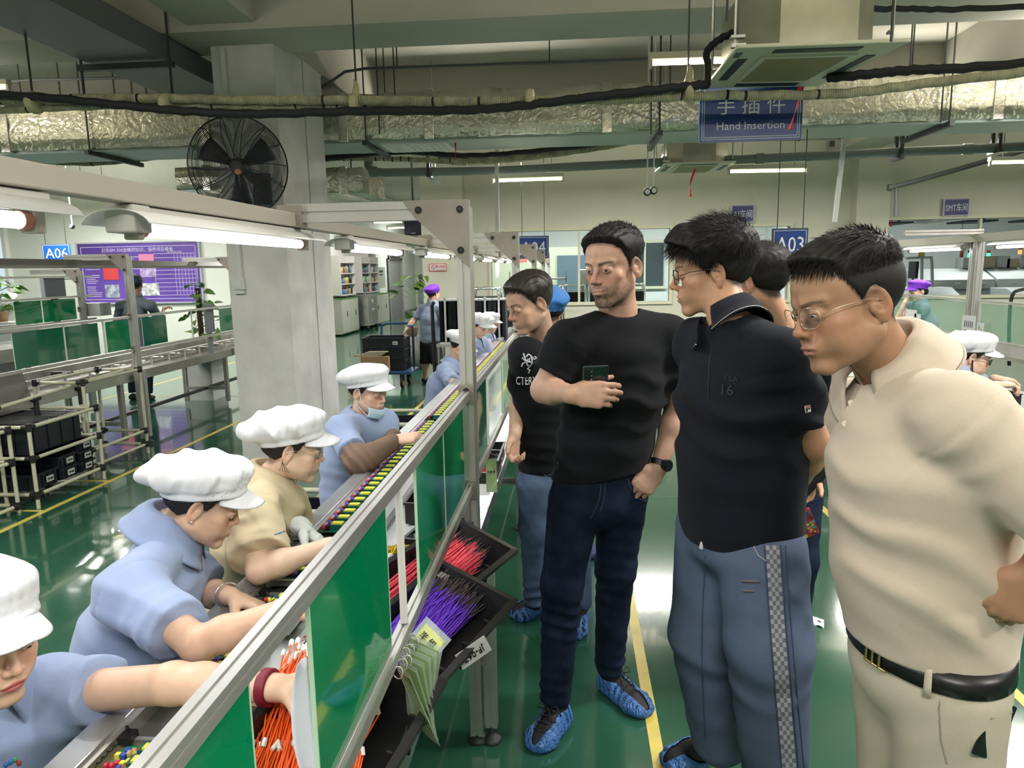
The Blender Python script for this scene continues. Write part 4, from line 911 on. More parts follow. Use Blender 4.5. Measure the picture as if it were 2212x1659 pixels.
tag(MB().cbox((-6.03, 7.95, 1.54), (.05, .34, .24)).box((-6.04, 7.9, 1.14), (-6.02, 8.0, 1.42)).build('monitor_back', mat('monitor_grey', (.16, .17, .19), .5)), 'grey flat monitor seen from behind beside the left plant', 'monitor')
tag(MB().cbox((-5.95, 8.55, 1.25), (.25, .22, .16)).build('control_box', mat('pale_grey_box', (.42, .43, .42), .5)), 'pale grey control box behind the bright green panels', 'box')
tag(MB().cbox((-4.38, 8.35, 1.13), (.03, .18, .34)).box((-4.40, 8.3, .70), (-4.38, 8.4, .97)).build('tablet_screen', mat('monitor_grey')), 'grey flat screen standing at the left line beside the column', 'monitor')
for i, (x0, x1, z0, z1, l) in enumerate([(-9.0, -8.55, 1.62, 2.0, 'first notice sheet on the wall left of the purple board'), (-8.5, -8.15, 1.62, 1.98, 'second notice sheet on the wall left of the purple board'), (-8.1, -7.85, 1.62, 1.95, 'third notice sheet on the wall left of the purple board')]):
    tag(MB().box((x0-1.6, 13.97, z0), (x1-1.6, 13.99, z1)).build('notice_sheet', mat('faded_paper', (.52, .54, .52), .6)), l, 'notice', 'wall notices')
# purple wall board
PUR = mat('purple_board', (.105, .055, .30), .35, noise=(.9, .35, 2)); PURF = mat('board_frame', (.35, .36, .42), .4)
x0, x1, z0, z1 = -9.96, -7.42, 1.12, 2.30; t = thing('wall_board', 'large purple information board on the left back wall', 'board', (-8.7, 13.95, 1.7))
MB().box((x0, 13.95, z0), (x1, 13.98, z1)).build('panel', PUR, t)
MB().box((x0-.03, 13.93, z0-.03), (x1+.03, 13.99, z0)).box((x0-.03, 13.93, z1), (x1+.03, 13.99, z1+.03)).box((x0-.03, 13.93, z0), (x0, 13.99, z1)).box((x1, 13.93, z0), (x1+.03, 13.99, z1)).build('frame', PURF, t)
LV = mat('pale_violet', (.52, .48, .70), .5)
mb = MB(); cxm = (x0+x1)/2
for (a, b, c, d) in ((x0+.06, x1-.06, z0+.06, z0+.07), (x0+.06, x1-.06, z1-.07, z1-.06), (x0+.06, x0+.07, z0+.06, z1-.06), (x1-.07, x1-.06, z0+.06, z1-.06)): mb.box((a, 13.944, c), (b, 13.95, d))
for i in range(11): z = z1-.22-i*.083; mb.box((x1-.95, 13.944, z), (x1-.10, 13.95, z+.008))
for i in range(7): x = x1-.52+i*.07; mb.box((x, 13.944, z1-1.05), (x+.006, 13.95, z1-.22))
mb.box((x1-.95, 13.944, z1-1.05), (x1-.942, 13.95, z1-.22)); mb.build('table_lines', LV, t)
q = MB(); put_text(q, '日东EM-350波峰焊知识、保养项目看板', .1, Matrix.Translation((cxm, 13.943, z1-.13)), LV, width=1.5, height=.085); q.build('title', LV, t)
q = MB(); put_text(q, '保养周期与项目', .1, Matrix.Translation((x1-.5, 13.943, z1-.19)), LV, width=.3, height=.035); q.build('subtitle', LV, t)
mb = MB(); rnd = random.Random(4)
for col_, (a, w_) in enumerate(((x0+.12, .32), (x0+.95, .36))):
    for i in range(22):
        if i in (7, 8, 14): continue
        z = z1-.28-i*.039
        if z < z0+.1: break
        mb.box((a, 13.944, z), (a+w_*rnd.uniform(.5, 1), 13.949, z+.012))
mb.build('text_lines', LV, t)
for i, (a, b, c, d, m) in enumerate([(x0+.5, x0+.82, z1-.72, z1-.42, mat('photo_red', (.5, .05, .06), .5)), (x0+.5, x0+.80, z1-1.08, z1-.82, mat('photo_grey', (.30, .34, .42), .5, noise=(9, .6, 3))), (x0+1.28, x0+1.62, z1-.68, z1-.42, mat('photo_violet', (.30, .24, .42), .5, noise=(9, .6, 3))), (x0+1.28, x0+1.65, z1-1.05, z1-.80, mat('photo_white', (.45, .47, .48), .5, noise=(12, .6, 3))), (x0+.5, x0+.8, z1-.38, z1-.24, mat('photo_pink', (.45, .30, .4), .5)), (x0+1.28, x0+1.6, z1-.36, z1-.22, mat('photo_rose', (.5, .18, .3), .5))]):
    MB().box((a, 13.940, c), (b, 13.95, d)).build('picture', m, t)

# ---- right line and its bench near the beige shirted man
RX = 3.95
def rline():
    for i, (y, l) in enumerate([(7.4, 'doubled aluminium post of the right line'), (5.2, 'gantry of the right line out of view at right'), (9.6, 'gantry of the right line behind the man')]):
        t = thing('gantry_frame', l, 'frame', (RX, y, 0), 'right line gantries')
        MB().profile((RX, y, .04), (RX, y, 1.88), .05, ALU, up=(0, 1, 0)).profile((RX, y+.12, .04), (RX, y+.12, 1.88), .05, ALU, up=(0, 1, 0)).build('post', ALU, t)
        MB().profile((RX+.03, y+.05, 1.935), (RX-.7, y+.05, 1.935), .05, ALU_D).build('crossbar', ALU_D, t)
rline()
for i, (a, b) in enumerate([(3.5, 5.15), (5.3, 7.35), (7.57, 9.55)]):
    rail('upper rail of the right line, %s span' % tag_ord(i), (RX, a, 1.27), (RX, b, 1.27)); rail('lower rail of the right line, %s span' % tag_ord(i), (RX, a, .90), (RX, b, .90))
for a, b, l in [(5.5, 6.35, 'pale green glass panel at the right edge of the right line'), (6.4, 7.3, 'pale green glass panel right of the doubled post'), (7.6, 9.3, 'pale green glass panel left of the doubled post'), (4.0, 5.1, 'pale green glass panel of the right line beyond the picture edge')]: panel(l, RX, a, b, .92, 1.25, GREENP2, 'right line panels')
tag(MB().box((RX-.02, 6.38, .93), (RX+.01, 6.47, 1.25)).build('green_strip', GREENP), 'bright green strip on the right line panel', 'strip', 'green strips'); 
tag(MB().box((RX-.02, 5.62, .92), (RX+.01, 5.72, 1.25)).build('green_strip', GREENP), 'green strip near the right edge of the right line', 'strip', 'green strips')
t = thing('light_beam', 'pale beam carrying tube lights over the right line', 'beam', (3.9, 6, 1.95)); MB().box((3.86, 3, 1.835), (3.94, 10, 1.91)).build('beam', mat('pale_beam', (.55, .53, .46), .5), t)
for i, (a, b) in enumerate([(4.35, 5.45), (5.8, 7.0), (7.6, 8.7)]): tubelight(['glowing tube light of the right line at the picture edge', 'glowing tube light of the right line right of the post', 'glowing tube light of the right line left of the post'][i], 3.88, a, b, 1.775, 1.83, 'right line tube lights')
t = thing('conveyor_table', 'work table of the right line behind the glass', 'conveyor', (4.3, 7, 0)); MB().box((4.0, 3.4, .74), (4.7, 10.5, .78)).build('table_top', STEEL, t)
mb = MB()
for y in (3.6, 5.3, 7.4, 9.6): mb.profile((4.05, y, 0), (4.05, y, .74), .04, ALU_D, up=(0, 1, 0)).profile((4.6, y, 0), (4.6, y, .74), .04, ALU_D, up=(0, 1, 0))
mb.build('leg', ALU_D, t)
for i, (px, py, wx, wz, l) in enumerate([(1966, 693, .24, .26, 'instruction sheet on the glass left of the doubled post'), (1981, 697, .12, .2, 'small plant diagram sheet on the glass left of the doubled post'), (2092, 700, .2, .17, 'instruction sheet on the glass right of the doubled post'), (2117, 713, .09, .14, 'small plant diagram sheet right of the doubled post')]):
    p = ax(px, py, RX-.04); Mp = Matrix.Translation(p) @ Matrix.Rotation(PI/2*-1, 4, 'Z'); t = thing('instruction_sheet', l, 'paper', p, 'sheets on the glass')
    MB().box((-.002, -wx*.6, -wz/2), (.002, wx*.6, wz/2), None, Matrix.Translation(p)).build('page', SW, t)
    q = MB()
    if i % 2 == 0:
        for k in range(5): q.box((-.005, -wx*.4+k*wx*.17, -.03), (-.002, -wx*.34+k*wx*.17, .03), None, Matrix.Translation(p))
        q.box((-.005, -wx*.4, -wz*.4), (-.002, wx*.3, -wz*.35), None, Matrix.Translation(p)); q.build('figures', mat('print_grey', (.15, .15, .16), .6), t)
    else:
        q.tube([p+Vector((-.004, 0, -wz*.4)), p+Vector((-.004, .01, wz*.3))], .003).tube([p+Vector((-.004, 0, -.01)), p+Vector((-.004, .03, .03))], .003).tube([p+Vector((-.004, 0, -.03)), p+Vector((-.004, -.03, .01))], .003)
        q.build('figures', mat('print_green', (.2, .4, .08), .6), t)
# near bench at the right edge, with trays
t = thing('conveyor_table', 'white work bench at the right edge where the bespectacled worker sits', 'conveyor', (2.75, 4, 0)); MB().box((2.45, 3.0, .74), (3.1, 6.0, .76)).build('table_top', WT, t); MB().box((2.42, 3.0, .72), (2.46, 6, .80)).build('side_channel', ALU, t)
mb = MB()
for y in (3.1, 5.9): mb.profile((2.5, y, 0), (2.5, y, .74), .04, ALU_D, up=(0, 1, 0)).profile((3.05, y, 0), (3.05, y, .74), .04, ALU_D, up=(0, 1, 0))
mb.build('leg', ALU_D, t)
simple_tray('black tray of tiny parts at the right edge in front of the worker', (2.80, 4.15, .76), .26, .26, .05, fill=BK, flabel='tiny dark parts in the tray at the right edge', n=120, fs_=.01)
simple_tray('black tray of yellow parts at the right edge', (2.80, 3.86, .76), .26, .20, .05, fill=mat('yellow_part', (.75, .5, .03), .4), flabel='tiny yellow parts in the tray at the right edge', n=120, fs_=.01)
simple_tray('black tray of dark parts beside the bespectacled worker', (2.62, 4.75, .76), .3, .3, .08, fill=BK, flabel='dark parts heaped in the tray beside the bespectacled worker', n=120, fs_=.014)
rb2 = random.Random(5)
for k in range(12):
    c = Vector((2.66+.04*(k % 3), 3.28+.1*(k//3), .768)); o = MB().box(c-Vector((.015, .03, 0)), c+Vector((.015, .03, .012))).box(c-Vector((.01, .01, -.012)), c+Vector((.01, .012, .025)), [RC, BC, WC][k % 3]).build('relay_module', WC)
    tag(o, 'small relay module in the rows at the right edge of the bench', 'component', 'relay modules')
# caster stand and crate rack between the men
t = thing('trolley_frame', 'black bent tube trolley on a caster beyond the right line', 'trolley', (4.6, 6.6, 0)); p = [ax(2180, 790, 4.7), ax(2180, 700, 4.7), ax(2186, 640, 4.7), ax(2205, 626, 4.7), ax(2240, 622, 4.7)]
y0_ = p[0].y; MB().tube([(q_.x, q_.y, q_.z) for q_ in sagpath(p, 4)]+[], .018, BLACKP, 8).build('tube_frame', BLACKP, t)
# ================================================================ figures: implicit surfaces meshed in numpy
V3 = lambda *a: np.array(a[0] if len(a) == 1 else a, float)
def nz(v): v = V3(v); return v/np.linalg.norm(v)
def smin(a, b, k): h = np.clip(.5+.5*(b-a)/k, 0, 1); return b*(1-h)+a*h-k*h*(1-h)
def smax(a, b, k): return -smin(-a, -b, k)
def ell(P, c, r): q = P-V3(c); r = V3(r); k0 = np.sqrt(((q/r)**2).sum(1)); k1 = np.sqrt(((q/r**2)**2).sum(1))+1e-9; return k0*(k0-1)/k1
def rc(P, a, b, r1, r2):
    a = V3(a); ab = V3(b)-a; t = np.clip(((P-a)@ab)/(ab@ab), 0, 1); return np.linalg.norm(P-a-t[:, None]*ab, axis=1)-(r1+(r2-r1)*t)
def loft(P, st, xax, k=.015):
    """st: list of (centre, rx, ry); xax: wide axis"""
    D = None
    for i in range(len(st)-1):
        a = V3(st[i][0]); ab = V3(st[i+1][0])-a; L2 = ab@ab; t = np.clip(((P-a)@ab)/L2, 0, 1); v = P-a-t[:, None]*ab
        w = ab/math.sqrt(L2); x = V3(xax[i] if isinstance(xax, list) else xax); x = nz(x-w*(x@w)); y = np.cross(w, x)
        rx = st[i][1]+(st[i+1][1]-st[i][1])*t; ry = st[i][2]+(st[i+1][2]-st[i][2])*t; rw = np.minimum(rx, ry)
        A, B_, W_ = v@x, v@y, v@w
        k0 = np.sqrt((A/rx)**2+(B_/ry)**2+(W_/rw)**2); k1 = np.sqrt((A/rx**2)**2+(B_/ry**2)**2+(W_/rw**2)**2)+1e-9; d = k0*(k0-1)/k1
        D = d if D is None else smin(D, d, k)
    return D
def fold(P, dirv, wl=.05, amp=.004, seed=0., k2=1.):
    """cloth folds: ridges across dirv with warped wave fronts"""
    d = nz(dirv); e = nz(np.cross(d, [.31, .52, .8])); f = np.cross(d, e); u, v, w = P@d, P@e, P@f; s = seed
    q = u/wl*2*PI+1.9*np.sin(v*11*k2+s)+1.5*np.sin(w*13*k2+2*s)+.8*np.sin((v+w)*23+s*3)
    m = .5+.5*np.sin(v*7+w*5+u*9+s*1.7); m2 = .5+.5*np.sin(u*17-w*6+s)
    r = (.5+.5*np.cos(q))**1.6; return amp*(r*1.7-.6)*m*(.35+.65*m2)
def creases(P, L):
    o = np.zeros(len(P))
    for (a, b, amp, wd) in L:
        d = rc(P, a, b, 0, 0); o += amp*np.exp(-(d/wd)**2)
    return o
def mesh_sdf(fn, lo, hi, h, B=8):
    lo = V3(lo); hi = V3(hi); nb = np.maximum(1, np.ceil((hi-lo)/(h*B)).astype(int))
    I = np.stack(np.meshgrid(*[np.arange(n) for n in nb], indexing='ij'), -1).reshape(-1, 3)
    d = fn(lo+(I+.5)*h*B); I = I[np.abs(d) < h*B*1.15+.012]
    if len(I) == 0: return np.zeros((0, 3)), np.zeros((0, 4), int)
    S = (nb*B+2).astype(np.int64); key = lambda q: (q[..., 0]*S[1]+q[..., 1])*S[2]+q[..., 2]
    o9 = np.stack(np.meshgrid(*[np.arange(B+1)]*3, indexing='ij'), -1).reshape(-1, 3); o8 = np.stack(np.meshgrid(*[np.arange(B)]*3, indexing='ij'), -1).reshape(-1, 3)
    pts = (I[:, None]*B+o9[None]).reshape(-1, 3); K, ix = np.unique(key(pts), return_index=True); pts = pts[ix]
    val = np.empty(len(pts))
    for i in range(0, len(pts), 400000): val[i:i+400000] = fn(lo+pts[i:i+400000]*h)
    val[val == 0] = 1e-9
    ce = (I[:, None]*B+o8[None]).reshape(-1, 3)
    co = np.array([[i, j, k] for i in (0, 1) for j in (0, 1) for k in (0, 1)])
    cv = val[np.searchsorted(K, key(ce[:, None]+co[None]))]
    act = (cv.min(1) < 0) & (cv.max(1) > 0); ce = ce[act]; cv = cv[act]
    E = [(a, b) for a in range(8) for b in range(a+1, 8) if bin(a ^ b).count('1') == 1]
    s = np.zeros((len(ce), 3)); n = np.zeros(len(ce))
    for a, b in E:
        va, vb = cv[:, a], cv[:, b]; m = (va < 0) != (vb < 0); t = np.where(m, va/(va-vb+(~m)), 0)
        s += m[:, None]*(co[a]+t[:, None]*(co[b]-co[a])); n += m
    V = lo+(ce+s/n[:, None])*h; CK = key(ce); od = np.argsort(CK); CKs = CK[od]; Fs = []
    for ax_, (u, v) in enumerate(((1, 2), (2, 0), (0, 1))):
        bi = 4 >> ax_; v0, v1 = cv[:, 0], cv[:, bi]; m = (v0 < 0) != (v1 < 0); c = ce[m]; flip = (v0[m] > 0)
        du = np.zeros(3, int); du[u] = 1; dv = np.zeros(3, int); dv[v] = 1
        q = np.stack([c, c-du, c-du-dv, c-dv], 1); kq = key(q); p = np.searchsorted(CKs, kq); p = np.minimum(p, len(CKs)-1); ok = (CKs[p] == kq).all(1) & (q >= 0).all((1, 2))
        f = od[p][ok]; fl = flip[ok]; f[fl] = f[fl][:, ::-1]; Fs.append(f)
    return V, np.concatenate(Fs)
def smooth_mesh(V, Fc, it=1, w=.5):
    e = np.concatenate([Fc[:, [0, 1]], Fc[:, [1, 2]], Fc[:, [2, 3]], Fc[:, [3, 0]]]); n = len(V)
    for _ in range(it):
        s = np.zeros_like(V); c = np.zeros(n)
        for a, b in ((0, 1), (1, 0)):
            for k in range(3): s[:, k] += np.bincount(e[:, a], V[e[:, b], k], n)
            c += np.bincount(e[:, a], minlength=n)
        V = V*(1-w)+w*s/np.maximum(c, 1)[:, None]
    return V
def to_obj(name, V, Fc, m, parent, col=None, matfn=None):
    off = np.array(wloc(parent)) if parent else np.zeros(3)
    me = bpy.data.meshes.new(name); n = len(V); me.vertices.add(n); me.vertices.foreach_set('co', (V-off).astype(np.float32).ravel())
    nf = len(Fc); me.loops.add(nf*4); me.loops.foreach_set('vertex_index', Fc.astype(np.int32).ravel()); me.polygons.add(nf)
    me.polygons.foreach_set('loop_start', np.arange(0, nf*4, 4, dtype=np.int32)); me.polygons.foreach_set('use_smooth', np.ones(nf, bool))
    me.update(calc_edges=True); me.validate()
    for x in (m if isinstance(m, list) else [m]): me.materials.append(x)
    if col is not None:
        a = me.color_attributes.new('col', 'FLOAT_COLOR', 'POINT'); a.data.foreach_set('color', np.concatenate([col, np.ones((n, 1))], 1).astype(np.float32).ravel())
    if matfn is not None:
        cen = V[Fc].mean(1); me.polygons.foreach_set('material_index', matfn(cen).astype(np.int32))
    o = bpy.data.objects.new(name, me); COL.objects.link(o)
    if parent: o.parent = parent
    return o
def sdf_obj(name, fn, lo, hi, h, m, parent, colfn=None, matfn=None, sm=1):
    V, Fc = mesh_sdf(fn, lo, hi, h)
    if sm: V = smooth_mesh(V, Fc, sm, .4)
    return to_obj(name, V, Fc, m, parent, colfn(V) if colfn else None, matfn)
def vnoise(P, s, seed=0):
    q = P*s; return (np.sin(q[:, 0]+1.3*np.sin(q[:, 1]*1.7+seed)+seed)+np.sin(q[:, 1]*1.3+1.7*np.sin(q[:, 2]*1.1+seed*2))+np.sin(q[:, 2]*1.7+1.1*np.sin(q[:, 0]*1.9+seed)))/3

SKINM = mat('skin', (.6, .4, .3), .46, attr='col', spec=.4, sss=.12, noise=(60, .03, 3))
# ---- head, in head space: x left, y forward, z up, origin between the ears at eye level
def skull(P, fat=0.):
    Pa = P.copy(); Pa[:, 0] = np.abs(Pa[:, 0])
    d = ell(Pa, (0, -.018, .030), (.0755, .0965, .082)); d = smin(d, ell(Pa, (0, .028, .036), (.060, .060, .058)), .03)
    return smin(d, ell(Pa, (0, .022, -.045), (.056+fat, .058, .066)), .03)
def headsdf(P, g):
    Pa = P.copy(); Pa[:, 0] = np.abs(Pa[:, 0]); fat = g.get('fat', 0.); ns = g.get('nose', 1.); op = g.get('open', .5)
    d = skull(P, fat)
    d = smin(d, rc(Pa, (.050+fat, -.004, -.058), (.015, .068, -.103), .017, .014), .028)
    d = smin(d, ell(Pa, (0, .074, -.103), (.020, .015, .014)), .018)
    d = smin(d, ell(Pa, (.041, .055, -.026), (.022, .019, .018)), .022)
    d = smin(d, ell(Pa, (.030+fat, .058, -.055), (.022, .02, .025)), .02)
    d = smin(d, rc(Pa, (.012, .0855, .018), (.044, .069, .019), .0085, .0075), .014)
    d = smax(d, -ell(Pa, (.031, .101, -.001), (.0185, .0150, .0115)), .010)
    d = smin(d, ell(Pa, (.031, .0775, -.002), (.0145, .0143, .0125)), .005)
    d = smax(d, -ell(Pa, (.031, .0925, -.0035), (.0130, .010, .0012+.0045*op)), .0018)
    nb = (0, .083, .010); nt = (0, .083+.023*ns, -.029)
    d = smin(d, rc(Pa, nb, nt, .0062, .0085), .010); d = smin(d, ell(Pa, (0, .085+.023*ns, -.032), (.0098, .009, .0088)), .006)
    d = smin(d, ell(Pa, (.0118, .076+.021*ns, -.036), (.0076, .0098, .0072)), .005)
    d = smax(d, -ell(Pa, (.0062, .081+.021*ns, -.0425), (.0036, .0058, .0032)), .002)
    d = smin(d, ell(Pa, (0, .078, -.064), (.030, .018, .022)), .018)
    d = smin(d, ell(Pa, (.007, .0925, -.0625), (.0155, .0065, .0042)), .004)
    d = smin(d, ell(Pa, (0, .0915, -.0725), (.0165, .0075, .0056)), .004)
    d = smax(d, -ell(Pa, (0, .1005, -.0674), (.023, .009, .0012+g.get('mouth', 0)*.003)), .0016)
    # ear
    c, s = math.cos(.22), math.sin(.22); E = Pa-V3(.0775, -.012, -.008); E = np.stack([E[:, 0]+E[:, 1]*.38, E[:, 1]*c-E[:, 2]*s*.9, E[:, 2]*c+E[:, 1]*s], 1)
    e = ell(E, (0, 0, 0), (.0085, .0180, .0310)); e = smax(e, -ell(E, (.0085, .0030, .003), (.0085, .0120, .0215)), .002); e = smin(e, rc(E, (.001, -.006, -.012), (.001, -.0045, .013), .0026, .0030), .002); e = smin(e, ell(E, (0, .004, -.029), (.0055, .008, .009)), .006)
    e = smin(e, ell(E, (.001, .006, -.004), (.0045, .0045, .008)), .004)
    return smin(d, e, .005)
ZL = [(-90, -.072), (-60, -.066), (-40, -.050), (-22, -.030), (-8, .004), (3, -.004), (14, -.010), (24, .016), (38, .050), (55, .066), (75, .073), (90, .074)]
def zline(P, dz=0.):
    th = np.degrees(np.arctan2(P[:, 1]+.005, np.abs(P[:, 0]))); return np.interp(th, [a for a, b in ZL], [b for a, b in ZL])+dz
def ss(x, a, b): t = np.clip((x-a)/(b-a), 0, 1); return t*t*(3-2*t)
def paint_head(P, g):
    """real surface colours: lips, brows, stubble, shaved hair; P in head space"""
    sk = V3(g['skin']); n = len(P); col = np.tile(sk, (n, 1)); x = np.abs(P[:, 0]); y = P[:, 1]; z = P[:, 2]
    def mix(m, c): col[:] = col*(1-m[:, None])+V3(c)*m[:, None]
    red = sk*V3(1.06, .74, .72)
    mix(.55*np.exp(-(((x-.040)/.024)**2+((z+.032)/.020)**2))*(y > .03), red)
    mix(.6*np.exp(-((x/.014)**2+((z+.034)/.014)**2))*(y > .09), red)
    mix(.45*ss(x, .076, .086)*(np.abs(z) < .05)*(np.abs(y+.01) < .04), red)
    lm = ((x/.0245)**2+((z+.0675)/(.0095*(1-.25*(x/.024)**2)))**2)
    mix((1-ss(lm, .75, 1.1))*(y > .078)*g.get('lipa', .75), g.get('lip', sk*V3(.9, .5, .5)))
    hc = V3(g.get('hair', (.012, .010, .010)))
    zc = g.get('browz', .0150)+.0065*np.sin(np.clip((x-.010)/.042, 0, 1)*2.3); th = .0044*(1-.45*np.clip((x-.014)/.038, 0, 1))
    bm = (1-ss(np.abs(z-zc), th*.6, th*1.25))*ss(x, .009, .014)*(1-ss(x, .048, .056))*(y > .045)
    mix(bm*g.get('brow', .85)*(.8+.2*np.sin(P[:, 0]*2600+P[:, 2]*1100)), hc*1.3)
    # lash line
    lash = np.exp(-(((z+.0035-.0012-.0045*g.get('open', .5))/.0011)**2))*(1-ss(np.abs(x-.031), .011, .014))*(y > .075)
    mix(lash*.85, hc)
    st = g.get('beard', 0.)
    if st:
        m = ss(-z, .038, .062)*ss(y, -.02, .02)*(1-ss(np.sqrt((x/.027)**2+((z+.0675)/.0105)**2), .9, 1.0)*0)
        cheek = 1-ss(z, -.052+.45*np.clip(x-.03, 0, 1), -.030+.45*np.clip(x-.03, 0, 1))
        lips = 1-(1-ss(lm, .8, 1.15))*(y > .078); nn = (.45+.35*vnoise(P, 900, 1)+.30*np.clip(vnoise(P, 170, 3)+.3, 0, 1))*(.55+.45*(1-ss(x, .018, .04)))
        mix(np.clip(m*cheek*lips*nn*st*(y > -.03)*(z > -.125), 0, 1), hc*2.2)
    u = z-zline(P, g.get('hl', 0.)); mix(ss(u, -.008, .012)*g.get('fade', .9)*(1-.4*(x > .072)*(np.abs(z+.01) < .035)), hc*g.get('fadec', 1.6))
    return np.clip(col*(1+.03*vnoise(P, 160, 2))[:, None], 0, 1)
class Head:
    def __init__(s, c, f, u=(0, 0, 1), sc=1., **g):
        s.c = V3(c); f = nz(f); u = nz(V3(u)-f*(V3(u)@f)); s.R = np.stack([np.cross(f, u)*-1, f, u], 1); s.s = sc; s.g = g
    def loc(s, P): return (P-s.c)@s.R/s.s
    def w(s, *p): return s.c+s.R@(V3(*p)*s.s)
    def d(s, P): return headsdf(s.loc(P), s.g)*s.s
# ---- hand, built from five bent fingers on a palm
def hand_prims(W, D, N, side, curl=(.5, .6, .7, .8), sc=1., thumb=(.7, .35, .3), spread=.10):
    """W wrist, D wrist->knuckles, N palm normal; returns list of (a, b, r1, r2, k)"""
    D = nz(D); N = nz(V3(N)-D*(V3(N)@D)); T = np.cross(D, N)*(1 if side == 'R' else -1); W = V3(W); out = []
    for i, (lx, ly, L_, r) in enumerate([(.029, .088, .074, .0092), (.0095, .092, .083, .0094), (-.0095, .088, .076, .0090), (-.027, .080, .060, .0080)]):
        k = W+(T*lx+D*ly)*sc; b = W+(T*lx*.6+D*.03)*sc; out.append((b, k, .0125*sc, .0110*sc, .010))
        c = curl[i] if isinstance(curl, (tuple, list)) else curl; a = 0; p = k; sp = spread*(1.3-i*.9); d0 = nz(D+T*sp)
        for j, fr in enumerate((.46, .30, .24)):
            a += c*(1.0, 1.15, .8)[j]*1.25; dr = d0*math.cos(a)+N*math.sin(a); q = p+dr*L_*fr*sc; out.append((p, q, r*(1-.09*j)*sc, r*(1-.09*(j+1))*sc, .003 if j else .004)); p = q
    t0 = W+(T*.020+D*.020)*sc; d = nz(D*thumb[1]+T*thumb[0]+N*thumb[2]); p = t0; r = .0150
    for j, L_ in enumerate((.044, .034, .028)):
        q = p+d*L_*sc; out.append((p, q, r*sc, (r-.003)*sc, .012 if j == 0 else .004)); p = q; r -= .0026; d = nz(d+D*.28+N*.12)
    return out, T, N, D
def hand_sdf(P, H, W, sc=1.):
    out, T, N, D = H
    d = loft(P, [(W-D*.01*sc, .026*sc, .019*sc), (W+D*.03*sc, .036*sc, .0155*sc), (W+D*.075*sc, .0405*sc, .0125*sc)], T, .01)
    for a, b, r1, r2, k in out: d = smin(d, rc(P, a, b, r1, r2), k)
    return d
